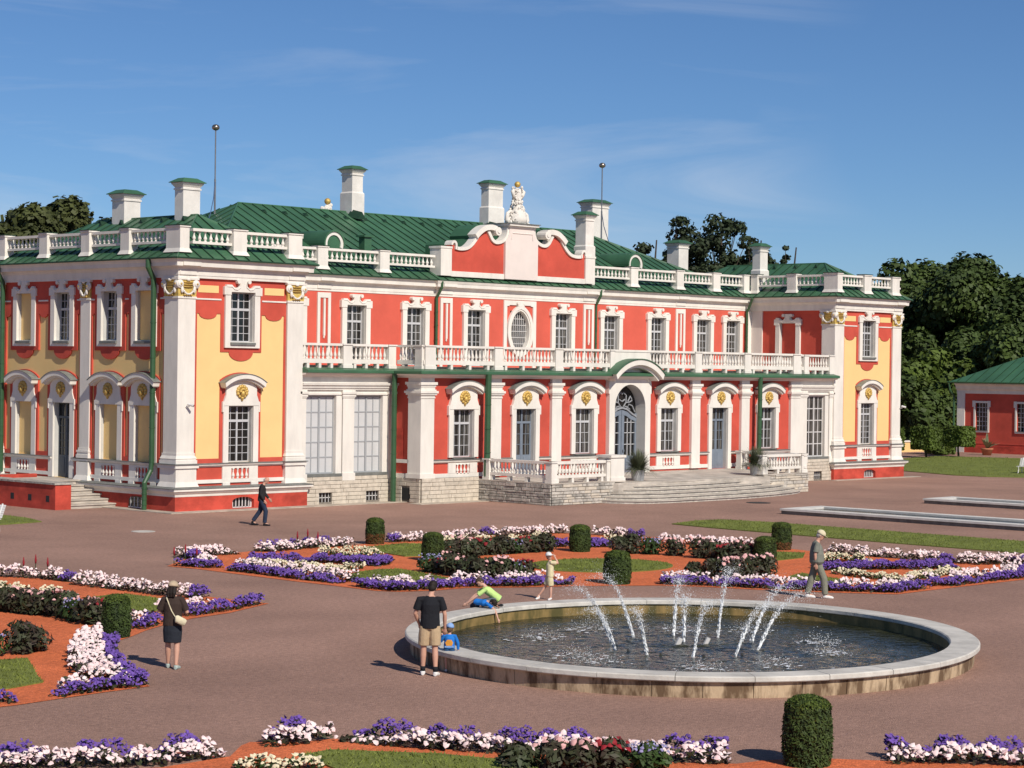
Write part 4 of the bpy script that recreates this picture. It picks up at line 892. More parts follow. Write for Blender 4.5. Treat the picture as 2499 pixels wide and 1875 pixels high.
# arched dormers
for x in (XC-10.9, XC+10.9):
    yd_ = 7.45; zb_ = EZ+(yd_-ye)*sl_-0.1; rr_ = 0.60; zc = 11.58; m = MB()
    ring_ = arc(x, zc, rr_, 0, 180, 16); m.prism([(x+rr_, zb_)]+ring_+[(x-rr_, zb_)], yd_, yd_+2.6)
    dm = P(m, 'dormer', 'roof_green', smooth=False)
    P(MB().prism(arc(x, zc, rr_+0.06, -8, 188, 18)+arc(x, zc, rr_-0.02, -8, 188, 18)[::-1], yd_-0.12, yd_+2.3), 'dormer_hood', 'roof_green', dm)
    P(MB().prism(arc(x, zc, rr_-0.02, -20, 200, 18)+arc(x, zc, rr_-0.18, -20, 200, 18)[::-1], yd_-0.06, yd_), 'arch_trim', 'trim', dm)
vx = MB().box(XC-9.15, XC-8.7, 7.2, 7.6, 10.7, 12.0); vx.box(XC-9.25, XC-8.6, 7.1, 7.7, 12.0, 12.08); P(vx, 'roof_hatch', 'roof_green', roof)
# roof balustrades
RB = dict(z0=10.40, zl=10.66, b0=10.76, b1=11.16, t=11.27)
def rbal(p0, p1, piers, **kw): return balustrade(p0, p1, RB['z0'], RB['zl'], RB['b0'], RB['b1'], RB['t'], 0.29, piers, w=0.22, pier_d=0.46, pz0=10.28, pier_top=11.34, k=1.25, flare=0.09, **kw)
rbal((0.2, 13), (0.2, 0.2), [(0.5, 0.5), (3.65, 0.58), (6.7, 0.58), (9.45, 0.58), (12.66, 0.9)])
rbal((0.75, 0.2), (WW, 0.2), [(2.32, 0.68), (5.25, 0.72)])
rbal((WW, D1+0.2), (XC-5.7, D1+0.2), [(XC-12.95-WW, 0.6), (XC-9.1-WW, 0.6)])
rbal((XC+5.55, D1+0.2), (xr, D1+0.2), [(3.45, 0.58), (7.3, 0.58), (10.5, 0.62), (13.2, 0.5)])
rbal((xr+0.2, D1), (xr+0.2, 0.2), [(0.3, 0.46), (2.9, 0.6), (5.55, 0.9)])
rbal((xr+0.75, 0.2), (LEN, 0.2), [(2.32, 0.68), (5.1, 0.72)])
# chimneys
def chimney(x0, x1, y0, y1, zb, zt, base=None, gable=False, label=None):
    m = MB().box(x0, x1, y0, y1, zb, zt-0.34); m.box(x0-0.04, x1+0.04, y0-0.04, y1+0.04, zt-0.50, zt-0.43); m.frustum(x0, x1, y0, y1, zt-0.40, x0-0.09, x1+0.09, y0-0.09, y1+0.09, zt-0.27); m.box(x0-0.11, x1+0.11, y0-0.11, y1+0.11, zt-0.27, zt-0.17)
    if base: m.box(x0-0.06, x1+0.06, y0-0.06, y1+0.06, zb, base); m.frustum(x0-0.06, x1+0.06, y0-0.06, y1+0.06, base, x0, x1, y0, y1, base+0.08)
    o = P(m, 'chimney', 'chimney_white', label=label)
    xm_, ym_ = (x0+x1)/2, (y0+y1)/2; k = 0.45
    c = MB().frustum(x0-0.18, x1+0.18, y0-0.18, y1+0.18, zt-0.17, x0+(x1-x0)*0.12, x1-(x1-x0)*0.12, y0+(y1-y0)*0.12, y1-(y1-y0)*0.12, zt); c.box(x0-0.19, x1+0.19, y0-0.19, y1+0.19, zt-0.20, zt-0.17)
    P(c, 'chimney_cap', 'roof_green', o)
    if gable:
        zg = EZ+(y0-ye)*sl_; w_ = 0.34
        g = MB().add([(x0-0.25, y0-0.75, zg-0.22), (x0+0.30, y0-0.75, zg-0.22), (x0+0.02, y0-0.75, zg+0.15), (x0+0.02, y0+0.05, zg+0.32), (x0-0.3, y0+0.05, zg-0.05), (x0+0.35, y0+0.05, zg-0.05)], [(0, 1, 2), (0, 2, 3, 4), (2, 1, 5, 3)]); P(g, 'saddle', 'roof_seam', o)
    return o
chimney(2.83, 3.68, 7.55, 8.42, 11.6, 13.33, label='squat white chimney nearest the trees, on the left wing')
chimney(2.83, 3.71, 3.45, 4.02, 11.6, 13.62, label='slender white chimney in front on the left wing roof')
chimney(20.30, 21.02, 12.40, 13.18, 13.2, 16.0, 14.6, True, label='tallest white chimney, on the ridge left of the gable')
chimney(30.15, 31.25, 12.40, 12.96, 13.2, 16.0, 14.5, True, label='tall white chimney just left of the gable sculpture')
chimney(30.78, 31.42, 5.95, 6.65, 10.2, 14.08, 12.25, label='slim grey-stained chimney rising from the right end of the gable')
chimney(40.6, 42.0, 14.2, 15.1, 10.5, 15.75, label='broad white chimney behind the slim one, beside the lightning rod')
chimney(47.55, 48.45, 13.4, 14.3, 10.5, 13.72, label='short white chimney standing before the pine trees')
chimney(45.62, 46.32, 5.86, 6.40, 10.6, 13.2, 11.62, label='white chimney with flared foot on the right wing')
# ---------------- gable over the middle bay
y0g, y1g = YP+0.02, YP+0.40
half = [(1.15, 10.54), (4.85, 10.54), (4.85, 11.80), (4.60, 11.80), (4.50, 11.62), (4.2, 11.58), (3.8, 11.64), (3.5, 11.80), (3.25, 12.05), (3.05, 12.28), (2.75, 12.5), (2.4, 12.6), (2.22, 12.42), (2.05, 12.17), (1.8, 12.03), (1.45, 12.08), (1.15, 12.2)]
gm = MB().prism([(XC+x, z) for x, z in half[1:]]+[(XC-x, z) for x, z in half[:0:-1]], y0g, y1g)
gable = P(gm, 'gable', 'red_wall', label='scrolled red and white gable crowning the middle bay')
def band(pts, w):
    P_ = [Vector(p) for p in pts]; Lf = []; Rt = []
    for i, p in enumerate(P_):
        d = (P_[min(i+1, len(P_)-1)]-P_[max(i-1, 0)]).normalized(); nn = Vector((-d.y, d.x)); Lf.append(tuple(p+nn*w/2)); Rt.append(tuple(p-nn*w/2))
    return Lf+Rt[::-1]
mo = MB()
for s_ in (-1, 1):
    def pp(l): return [(XC+s_*x, z) for x, z in l]
    def smooth_(l, k=3):
        out = []
        for i in range(len(l)-1):
            p0_, p1_, p2_, p3_ = l[max(i-1, 0)], l[i], l[i+1], l[min(i+2, len(l)-1)]
            for j in range(k):
                t_ = j/k; out.append(tuple(0.5*((2*p1_[q])+(-p0_[q]+p2_[q])*t_+(2*p0_[q]-5*p1_[q]+4*p2_[q]-p3_[q])*t_**2+(-p0_[q]+3*p1_[q]-3*p2_[q]+p3_[q])*t_**3) for q in range(2)))
        return out+[l[-1]]
    mo.prism(band(pp(smooth_([(0.95, 12.85), (0.96, 12.6), (1.12, 12.30), (1.45, 12.12), (1.8, 12.08), (2.05, 12.20), (2.2, 12.40), (2.35, 12.62)])), 0.16), y0g-0.10, y1g)
    mo.prism(band(pp(smooth_([(3.28, 12.30), (2.98, 12.55), (2.62, 12.74), (2.2, 12.80), (1.85, 12.74)])), 0.26), y0g-0.20, y1g)
    mo.prism(arc(XC+s_*1.80, 12.62, 0.21, 0, 350, 14), y0g-0.26, y1g); mo.prism(arc(XC+s_*1.80, 12.62, 0.10, 0, 350, 10), y0g-0.30, y0g-0.2)
    mo.prism(band(pp(smooth_([(3.0, 12.42), (3.22, 12.14), (3.5, 11.87), (3.8, 11.70), (4.2, 11.64), (4.52, 11.66)])), 0.16), y0g-0.10, y1g)
    mo.prism(band([(XC+s_*4.72+0.15*math.cos(R(a_)), 11.80+0.17*math.sin(R(a_))) for a_ in range(0, 181, 18)], 0.12), y0g-0.11, y1g); mo.box(XC+s_*4.56-0.06, XC+s_*4.56+0.06, y0g-0.10, y1g, 11.6, 11.80)
    mo.box(min(XC+s_*4.86, XC+s_*5.6), max(XC+s_*4.86, XC+s_*5.6), y0g-0.08, y1g+0.3, 10.30, 11.62); mo.box(min(XC+s_*4.84, XC+s_*5.64), max(XC+s_*4.84, XC+s_*5.64), y0g-0.11, y1g+0.34, 11.62, 11.72)
mo.box(XC-4.86, XC+4.86, y0g-0.05, y1g, 10.28, 10.54)
P(mo, 'moulding', 'trim', gable)
cp = MB(); cpoly = [(-1.18, 10.30), (1.18, 10.30), (1.18, 12.18), (1.05, 12.32), (0.92, 12.58), (0.88, 12.86), (-0.88, 12.86), (-0.92, 12.58), (-1.05, 12.32), (-1.18, 12.18)]
cp.prism([(XC+x, z) for x, z in cpoly], y0g-0.14, y1g); cp.tube([(XC-0.78, y0g-0.15, 12.3), (XC-0.72, y0g-0.15, 12.6), (XC+0.72, y0g-0.15, 12.6), (XC+0.78, y0g-0.15, 12.3)], 0.03, 5)
P(cp, 'centre_panel', 'pink_white', gable)
cpp = MB().box(XC-0.95, XC+0.95, y0g-0.20, y1g+0.9, 12.86, 12.95); cpp.box(XC-1.06, XC+1.06, y0g-0.32, y1g+1.0, 12.95, 13.06); P(cpp, 'cap', 'trim', gable); P(MB().box(XC-1.12, XC+1.12, y0g-0.38, y1g+1.05, 13.06, 13.10), 'cap_flashing', 'hood_metal', gable)
rb_ = MB()
outl = [(XC+x, z) for x, z in [(0.6, 12.9), (1.05, 12.34), (1.45, 12.16), (1.8, 12.14), (2.02, 12.25), (2.15, 12.62), (2.3, 12.95), (2.7, 12.90), (3.0, 12.70), (3.30, 12.35), (3.25, 12.2), (3.5, 11.95), (3.8, 11.78), (4.5, 11.74), (4.6, 11.95), (4.8, 12.0), (4.95, 11.85), (5.0, 10.2), (0.6, 10.2)]]
for s_ in (-1, 1):
    pl_ = [(XC+s_*(x-XC), z) for x, z in outl]; rb_.prism(pl_[::-1] if s_ > 0 else pl_, y1g+0.001, y1g+1.3)
P(rb_, 'gable_roof', 'roof_green', gable)
# sculpture on the gable
sc = MB(); rs = random.Random(5)
zb0 = 13.10; yc = YP+0.25
sc.lathe([(0.50, zb0), (0.52, zb0+0.25), (0.40, zb0+0.55), (0.22, zb0+0.8), (0.19, zb0+1.2), (0.22, zb0+1.5), (0.18, zb0+1.75)], 10, XC, yc)
for k in range(330):
    tt = rs.random()**1.15; z = zb0+1.84*tt; r_ = (0.58*(1-tt)**1.5+0.17) if tt < 0.78 else 0.30
    a_ = rs.uniform(0, 6.28); s_ = rs.uniform(0.028, 0.075); sc.ell((XC+r_*math.cos(a_)*0.95, yc+r_*math.sin(a_)*0.6, z), (s_, s_*0.9, s_*rs.uniform(0.7, 1.5)), 7, 5)
for s_ in (-1, 1):
    sc.tube([(XC+s_*0.25, yc, zb0+1.25), (XC+s_*0.34, yc-0.05, zb0+1.45), (XC+s_*0.40, yc-0.05, zb0+1.62), (XC+s_*0.30, yc-0.05, zb0+1.72)], [0.07, 0.09, 0.10, 0.05], 7); sc.tube([(XC+s_*0.55, yc, zb0+0.05), (XC+s_*0.75, yc, zb0+0.2), (XC+s_*0.70, yc, zb0+0.5), (XC+s_*0.45, yc, zb0+0.65)], [0.14, 0.12, 0.09, 0.07], 7)
P(sc, 'sculpture', 'trim', gable, smooth=True, label='white carved trophy on top of the gable'); P(MB().ell((XC, yc, zb0+1.98), (0.155, 0.155, 0.155), 14, 10), 'gilded_ball', 'gold', gable, smooth=True)
# far gable's ball peeping over the ridge
fb = MB(); rs = random.Random(9)
for k in range(26): a_ = rs.uniform(0, 6.28); fb.ell((25.0+0.4*math.cos(a_)*rs.random()**.5, 19.6, 14.42+rs.uniform(-0.4, 0.25)), (0.12, 0.12, 0.12), 6, 5)
fb.box(24.85, 25.15, 19.4, 19.8, 10.0, 14.4)
fo = P(fb, 'rear_ornament', 'trim'); P(MB().ell((25.0, 19.6, 14.80), (0.18, 0.18, 0.18), 12, 8), 'gilded_ball', 'gold', fo, smooth=True)
# ---------------- lightning rods
for (x, y, za, zt_, lab) in ((12.1, 13.07, 12.6, 17.32, 'tall lightning rod with metal ball left on the roof'), (38.9, 12.0, 12.6, 17.55, 'lightning rod with metal ball in front of the broad chimney')):
    m = MB().tube([(x, y, za), (x, y, za+(zt_-za)*0.45)], 0.045, 8); m.tube([(x, y, za+(zt_-za)*0.42), (x, y, zt_-0.2)], 0.032, 8)
    o = P(m, 'lightning_rod', 'metal_grey', label=lab); P(MB().ell((x, y, zt_-0.13), (0.19, 0.19, 0.15), 14, 10), 'ball', 'steel_ball', o, smooth=True)
    P(MB().tube([(x, y, za+(zt_-za)*0.45), (x-0.15, y-0.1, za+1.2), (x-0.5, y-0.3, za+0.4), (x-0.9, y-0.5, za-0.2)] if x < 20 else [(x, y, za+(zt_-za)*0.45), (x+0.2, y, za+1.4), (x+0.7, y, za+0.4), (x+1.1, y, za-0.4)], 0.022, 5), 'stay_cable', 'blue_cable', o)
# ---------------- rain pipes
def pipe(pts, r=0.085, label=None, sq=False):
    m = MB().tube(pts, r, 10); o = P(m, 'downpipe', 'pipe_green', label=label, smooth=False)
    top, bot = pts[-2], pts[-1]
    for k in range(1, 5):
        q = k/5; pz = top[2]+(bot[2]-top[2])*q; cl = MB().lathe([(r+0.015, pz-0.02), (r+0.015, pz+0.02)], 10, top[0], top[1]); P(cl, 'pipe_clip', 'pipe_green', o)
    return o
pipe([(-0.40, 1.45, 10.0), (-0.40, 1.45, 9.70), (-0.16, 1.42, 9.25), (-0.14, 1.42, 8.9), (-0.14, 1.42, 1.9)], 0.11, 'green downpipe at the left corner of the palace, kinked near its foot')
pipe([(-0.14, 1.42, 1.95), (-0.18, 1.42, 1.6), (-0.48, 1.42, 1.1), (-0.48, 1.42, 0.02)], 0.10)
pipe([(-0.40, 12.2, 10.0), (-0.40, 12.2, 9.7), (-0.16, 12.2, 9.3), (-0.14, 12.2, 8.9), (-0.14, 12.2, 1.1)], 0.10, 'green downpipe at the left edge of the picture')
pipe([(BX0-0.45, YG-0.45, 5.6), (BX0-0.45, YG-0.42, 5.2), (BX0-0.45, YG-0.42, 0.02)], 0.12, 'green downpipe in the corner beside the large-paned windows')
pipe([(15.55, YB-0.42, 5.6), (15.55, YB-0.40, 5.3), (15.55, YB-0.36, 0.02)], 0.14, 'thick green downpipe left of the terrace')
pipe([(15.80, YB-0.30, 0.95), (15.80, YB-0.30, 0.02)], 0.10)
pipe([(35.45, YB-0.36, 5.6), (35.45, YB-0.34, 5.3), (35.45, YB-0.30, 1.0)], 0.12, 'green downpipe beside the right terrace plant')
pipe([(19.86, D1-0.46, 10.0), (19.86, D1-0.44, 9.7), (19.84, D1-0.12, 9.2), (19.84, D1-0.12, 5.9)], 0.075, 'dark green downpipe left of the middle bay')
pipe([(31.42, D1-0.46, 10.0), (31.42, D1-0.44, 9.7), (31.42, D1-0.12, 9.2), (31.42, D1-0.12, 5.9)], 0.075, 'dark green downpipe right of the middle bay')
pipe([(xr-0.55, D1-0.6, 10.0), (xr-0.45, D1-0.3, 9.5), (xr-0.45, D1-0.14, 9.2), (xr-0.45, D1-0.14, 5.9)], 0.075, 'dark green downpipe in the inner corner of the right wing')
# ---------------- side steps of the left wing
ss = MB().box(-3.2, -2.45, 3.58, 12.9, 0.0, 1.0)
st = P(ss, 'stair_wall', 'red_plinth', label='low red wall with stone coping beside the left steps')
P(MB().box(-3.26, -2.40, 3.53, 12.9, 1.0, 1.075), 'coping', 'stone_grey', st)
for k in range(3):
    yq = 4.1+1.25*k; v_ = MB().box(-3.205, -3.19, yq-0.12, yq+0.12, 0.30, 0.55); o = P(v_, 'vent_slot', 'iron_dark', st)
ldg = P(MB().box(-2.45, 0.1, 6.9, 12.9, 0.0, 1.0), 'landing', 'step_stone', label='stone landing before the dark side door')
P(MB().box(-2.3, -0.5, 8.9, 9.1, 1.0, 1.15), 'kerb', 'red_plinth', ldg)
for k in range(6):
    zt_ = 1.0-k*0.165; yf_ = 6.9-0.50*(k+1)+0.05
    P(MB().box(-2.449, -0.185, 3.75+0.50*(5-k), 6.9 if k == 0 else 3.75+0.5*(6-k), 0, zt_-0.05), 'step_core', 'step_stone', ldg)
    P(MB().box(-2.449, -0.05, 3.70+0.50*(5-k), 3.75+0.5*(6-k)+(0.2 if k == 0 else 0.0), zt_-0.05, zt_), 'step', 'step_stone', ldg)
# cameras on the wings are things of their own
def cctv(loc, rz, label):
    e = empty('security_camera', loc, rz, label, 'camera')
    MB().tube([(0, 0.0, 0), (0, -0.16, 0.02), (0, -0.2, 0.10)], 0.02, 6).obj('bracket', 'frame_white', e)
    m = MB().tube([(-0.03, -0.12, 0.12), (0.03, -0.36, 0.06)], 0.055, 8).obj('housing', 'frame_white', e); MB().tube([(0.031, -0.362, 0.06), (0.034, -0.372, 0.057)], 0.04, 8).obj('lens', 'iron_dark', e)
cctv((0.42, -0.005, 4.15), R(20), 'white security camera on the left wing corner pilaster'); cctv((LEN-0.1, -0.005, 3.9), R(30), 'white security camera on the far right wing pilaster')

# ================================================================== TERRACE
TX0, TX1, TYF = 15.40, 34.02, -6.0
ter = empty('terrace', (24.7, -4, 0), label='stone entrance terrace with curved steps and white balustrades before the main door', cat='terrace')
TI = Vector((24.7, -4, 0))
def TP(mb, n, m, parent=None, loc=(0, 0, 0), rz=0, **kw):
    return mb.obj(n, m, parent if parent else ter, (Vector(loc)-TI) if not parent else None, rz, **kw)
floor_ = [(TX0+0.1, -1.5), (TX0+0.1, TYF+0.1), (19.3, TYF+0.1), (19.5, -6.25), (30.6, -6.25), (30.9, TYF+0.1), (TX1-0.1, TYF+0.1), (TX1-0.1, -1.5)]
fl = MB().add([(x, y, 0.98 if y > -3 else 0.86) for x, y in floor_]+[(x, y, 0.0) for x, y in floor_], [tuple(range(7, -1, -1))]+[(i, (i+1) % 8, 8+(i+1) % 8, 8+i) for i in range(8)])
tfl = TP(fl, 'floor', 'step_stone')
# steps: rounded flights, each a slab ring
base_l = [(18.62, -5.95), (18.72, -6.45), (19.0, -6.95), (19.45, -7.38), (20.1, -7.68), (21.0, -7.86), (23.0, -7.93), (25.5, -7.92), (27.5, -7.78), (29.4, -7.50), (31.0, -7.15), (32.2, -6.75), (33.0, -6.35), (33.35, -5.95)]
cx_, cy_ = 25.3, -5.6
for k in range(6):
    zt_ = 0.86-0.143*(5-k) if True else 0
    q = (5-k)   # k=0 bottom
    inset = 0.33*k
    poly = []
    for x, y in base_l:
        d = Vector((x-cx_, (y-cy_)*2.2)); f_ = 1-inset/max(2.0, abs(x-cx_)*0.9+1.2) if abs(x-cx_) > 5 else 1
        poly.append((cx_+(x-cx_)*(1-inset*0.085), min(-5.95, y+inset*(1.0 if abs(y+7.9) < 1.5 else 0.6))))
    poly = [(poly[0][0], -5.0)]+poly+[(poly[-1][0], -5.0)]
    zt_ = 0.86-0.143*(5-k)
    TP(MB().hprism([(x, y+0.065) for x, y in poly], max(0, zt_-0.143), zt_-0.045), 'riser', 'stone_pale', None)
    TP(MB().hprism(poly, zt_-0.045, zt_ if k < 5 else zt_+0.004), 'step', 'step_stone', None)
# retaining walls of single stones
def tface(x0, x1, z0, z1, loc, rz, m, seed, label=None):
    root = MB().box(x0, x1, 0.0, 0.3, z0, z1).obj('retaining_wall', 'mortar', ter, Vector(loc)-TI, rz)
    if label: root['label'] = label
    stones(x0, x1, z0, z1, 0.135, (0.22, 0.75), root, m, 0.045, seed, irregular=True)
tface(1.6, 6.0, 0, 0.90, (TX0, 0, 0), WEST, ['stone_grey', 'stone_grey', 'stone_pale'], 31, 'shaded rubble side wall of the terrace')
tface(0, 4.1, 0, 0.90, (TX0, TYF, 0), 0, ['stone_pale', 'stone_light', 'stone_grey'], 32); tface(-3.6, 0, 0, 0.90, (TX1, TYF, 0), 0, ['stone_pale', 'stone_light'], 33)
TP(MB().box(TX1-0.3, TX1, TYF+0.3, -1.5, 0, 0.9), 'retaining_wall', 'stone_grey')
sl2 = MB().box(TX0-0.05, 20.2, TYF-0.06, TYF+0.45, 0.90, 0.955); sl2.box(TX0-0.05, TX0+0.4, TYF+0.45, -1.6, 0.90, 0.955); sl2.box(30.3, TX1+0.05, TYF-0.06, TYF+0.45, 0.90, 0.955); TP(sl2, 'coping', 'step_stone')
_palace, _pi = palace, PAL_INV
palace, PAL_INV = ter, TI
tz = (0.955, 1.16, 1.28, 1.76, 1.88)
def tbal(p0, p1, piers, legs): return balustrade(p0, p1, tz[0], tz[1], tz[2], tz[3], tz[4], 0.215, piers, w=0.22, legs=legs, k=1.1, pier_d=0.34)
tbal((TX0+0.2, -1.75), (TX0+0.2, TYF+0.02), [(0.3, 0.36), (4.06, 0.36)], 4)
tbal((TX0+0.03, TYF+0.2), (19.3, TYF+0.2), [(0.17, 0.36), (3.75, 0.3)], 4)
tbal((30.35, TYF+0.2), (TX1-0.02, TYF+0.2), [(0.2, 0.36), (3.42, 0.42)], 4)
tbal((TX1-0.2, TYF), (TX1-0.2, -1.75)[::1], [(4.0, 0.3)], 4)
m = MB().box(19.25, 20.15, TYF-0.02, TYF+0.75, 0.955, 1.98); m.box(19.19, 20.21, TYF-0.08, TYF+0.81, 1.98, 2.09); m.box(19.21, 20.19, TYF-0.06, TYF+0.79, 0.955, 1.1); TP(m, 'pier', 'trim')
palace, PAL_INV = _palace, _pi

# ================================================================== GROUND
def sheet(poly, z, name, m, **kw):
    n = len(poly); me = MB().add([(x, y, z) for x, y in poly], [tuple(range(n))]).mesh(name)
    bm = bmesh.new(); bm.from_mesh(me); bmesh.ops.triangulate(bm, faces=bm.faces); bmesh.ops.recalc_face_normals(bm, faces=bm.faces)
    for f in bm.faces:
        if f.normal.z < 0: f.normal_flip()
    bm.to_mesh(me); bm.free()
    return mk(name, me, m, **kw)
G_ = 2500
gr = MB().add([(-G_, -G_, 0), (G_, -G_, 0), (G_, G_, 0), (-G_, G_, 0)], [(0, 1, 2, 3)]).obj('ground', 'gravel', kind='structure')
def crm(pts, k=5, closed=True):
    """smooth closed outline"""
    out = []; n = len(pts)
    for i in range(n):
        p0, p1, p2, p3 = [Vector(pts[(i+j-1) % n]) for j in range(4)]
        for j in range(k):
            t = j/k; out.append(tuple(0.5*((2*p1)+(-p0+p2)*t+(2*p0-5*p1+4*p2-p3)*t**2+(-p0+3*p1-3*p2+p3)*t**3)))
    return out
def in_poly(P2, poly):
    poly = np.asarray(poly); x, y = P2[:, 0], P2[:, 1]; inside = np.zeros(len(P2), bool); n = len(poly); j = n-1
    for i in range(n):
        xi, yi = poly[i]; xj, yj = poly[j]
        c = ((yi > y) != (yj > y)) & (x < (xj-xi)*(y-yi)/(yj-yi+1e-12)+xi); inside ^= c; j = i
    return inside
def fill_pts(poly, n):
    poly = np.asarray(poly); lo, hi = poly.min(0), poly.max(0); out = []
    for _ in range(40):
        c = RNG.uniform(lo, hi, (n*2, 2)); c = c[in_poly(c, poly)]; out.append(c)
        if sum(map(len, out)) >= n: break
    return np.concatenate(out)[:n]
def blades(poly, dens, hh, name, parent, w=0.018):
    A = 0.5*abs(sum(poly[i][0]*poly[(i+1) % len(poly)][1]-poly[(i+1) % len(poly)][0]*poly[i][1] for i in range(len(poly))))
    n = int(min(26000, A*dens)); p = fill_pts(poly, n); n = len(p); a = RNG.uniform(0, 6.28, n); h = RNG.uniform(0.5, 1.2, n)*hh
    dx, dy = np.cos(a)*w, np.sin(a)*w; z0 = np.full(n, 0.02); lean = RNG.normal(0, hh*0.5, (n, 2))
    V = np.stack([np.c_[p[:, 0]-dx, p[:, 1]-dy, z0], np.c_[p[:, 0]+dx, p[:, 1]+dy, z0], np.c_[p[:, 0]+lean[:, 0], p[:, 1]+lean[:, 1], z0+h]], 1).reshape(-1, 3)
    return np_mesh(name, V, np.arange(3*n).reshape(n, 3), 'blade', parent, kind='stuff')
def lawn(poly, label, dens=240, hh=0.06, sm=True, name='lawn'):
    pl = crm(poly, 4) if sm else poly
    o = MB().hprism(pl if sum(pl[i][0]*pl[(i+1) % len(pl)][1]-pl[(i+1) % len(pl)][0]*pl[i][1] for i in range(len(pl))) > 0 else pl[::-1], 0.002, 0.035).obj(name, 'grass', label=label, cat='lawn', kind='structure')
    blades(pl, dens, hh, 'grass_blades', o); return o
beds = {
'A': [(-14.05, -18.0), (-13.9, -19.2), (-13.95, -21.2), (-14.0, -23.5), (-13.95, -25.0), (-13.95, -26.8), (-13.6, -27.35), (-12.7, -27.7), (-11.6, -27.75), (-10.3, -28.6), (-8.9, -29.3), (-7.6, -30.2), (-7.0, -30.6), (-6.3, -31.7), (-5.7, -33.2), (-4.9, -34.6), (-3.8, -36.1), (-1.9, -36.1), (0.5, -36.15), (2.9, -36.2), (5.3, -35.1), (7.4, -33.6), (7.0, -32.6), (5.8, -32.0), (5.7, -31.3), (5.45, -29.0), (5.4, -27.2), (5.7, -25.8), (5.6, -24.2), (5.9, -22.0), (5.85, -19.7), (5.5, -19.1), (4.95, -17.5), (4.5, -16.4), (1.8, -15.5), (-0.3, -16.0), (-2.9, -15.6), (-4.6, -15.8), (-6.8, -15.8), (-9.0, -15.6), (-9.7, -15.8), (-10.9, -15.7), (-11.8, -16.1)],
'B': [(-27, -14.5), (-19.5, -17.3), (-19.0, -18.3), (-18.75, -19.4), (-18.9, -21.2), (-18.85, -24.2), (-18.2, -25.0), (-18.0, -27.3), (-20.0, -28.25), (-21.3, -28.55), (-22.4, -29.05), (-23.5, -29.7), (-24.3, -30.3), (-25.0, -30.75), (-26.2, -32.3), (-26.95, -33.4), (-27.7, -34.8), (-28.3, -36.3), (-29.35, -36.35), (-30.4, -36.45), (-31.3, -36.55), (-36, -36.3), (-39, -30), (-36, -20)],
'C': [(-40, -40.5), (-35.2, -41.5), (-32.9, -42.72), (-31.6, -42.7), (-30.9, -42.1), (-30.6, -41.95), (-30.1, -42.5), (-29.4, -42.6), (-29.5, -42.9), (-28.6, -44.9), (-27.7, -46.0), (-26.95, -47.6), (-26.4, -48.2), (-25.9, -48.3), (-25.2, -48.65), (-24.5, -49.6), (-24.0, -50.35), (-23.1, -51.4), (-21, -54), (-24, -58), (-34, -54), (-44, -46)]}
for k, lb in (('A', 'orange-red gravel of the parterre behind the fountain'), ('B', 'orange-red gravel of the left parterre'), ('C', 'orange-red gravel of the front parterre')):
    sheet(beds[k], 0.010, 'gravel_bed', 'red_gravel', label=lb, kind='structure')
lawn([(-5.64, -16.9), (-6.12, -18.5), (-6.5, -20.0), (-5.7, -20.4), (-4.2, -19.0), (-2.6, -17.2), (-3.3, -16.5)], 'grass wedge behind the left topiary of the back parterre', sm=False)
lawn([(-12.0, -23.4), (-10.95, -22.85), (-10.0, -22.6), (-9.45, -22.95), (-9.75, -24.1), (-10.2, -25.6), (-10.7, -26.6), (-11.8, -27.1), (-13.2, -26.7), (-13.2, -25.4), (-12.7, -24.3)], 'grass wedge behind the purple front border of the back parterre', sm=False)
lawn([(4.2, -26.2), (4.7, -27.0), (3.2, -28.0), (1.7, -28.1), (2.9, -27.0)], 'small grass wedge beside the right pair of topiaries', sm=False)
lawn([(-2.2, -31.4), (-1.1, -31.1), (-1.5, -32.1), (-1.9, -33.4), (-3.6, -34.0), (-4.2, -33.0)], 'small grass wedge behind the walking man with the cap', sm=False)
lawn([(-3.9+2.35*math.cos(a*0.3927)*1.0-0.0, -25.75+2.0*math.sin(a*0.3927)) for a in range(16)], 'round grass plot in the middle of the back parterre')
lawn([(-28.7, -31.7), (-27.95, -31.85), (-28.5, -32.85), (-29.1, -33.9), (-29.5, -34.7), (-30.4, -34.95), (-32, -34.6), (-32, -31)], 'grass patch at the left picture edge inside the orange gravel', sm=False)
lawn([(-20.6, -23.6), (-19.9, -23.4), (-19.5, -23.45), (-19.45, -24.2), (-19.5, -25.0), (-20.1, -26.0), (-20.9, -26.85), (-21.9, -27.0), (-21.8, -26.3), (-20.95, -24.6)], 'grass patch behind the topiary near the woman', sm=False)
lawn([(-30.8, -43.4), (-30.2, -43.35), (-29.2, -44.7), (-28.95, -45.4), (-28.6, -46.1), (-29.5, -47.2), (-31.6, -46.0)], 'grass patch at the bottom edge in front of the white flower border', sm=False)
lawn([(11.2, -16.1), (13.2, -15.6), (14.7, -15.8), (15.1, -18.0), (15.0, -24), (14.8, -40), (10.6, -40), (10.5, -31.5), (10.5, -26.3), (10.9, -18.3)], 'long strip of grass beside the pale stone basins', dens=130, sm=False)
lawn([(-6.2, 6.0), (-6.6, 0.4), (-7.2, -1.45), (-8.8, -1.8), (-12, -1.6), (-16, 1), (-14, 8)], 'pointed tip of grass at the left edge before the palace', dens=60, sm=False)
lawn([(57.2, 3.6), (55.4, -1.0), (55.6, -3.0), (62, -12), (84, -6), (82, 9), (79, 15.2), (70, 13.5)], 'broad lawn between the right wing and the red pavilion', dens=16, hh=0.09, sm=False)
sheet([(52.6, 19.0), (52.6, 30), (120, 60), (120, 14), (90, 12), (84.5, 18)], 0.006, 'path', 'gravel', kind='structure')
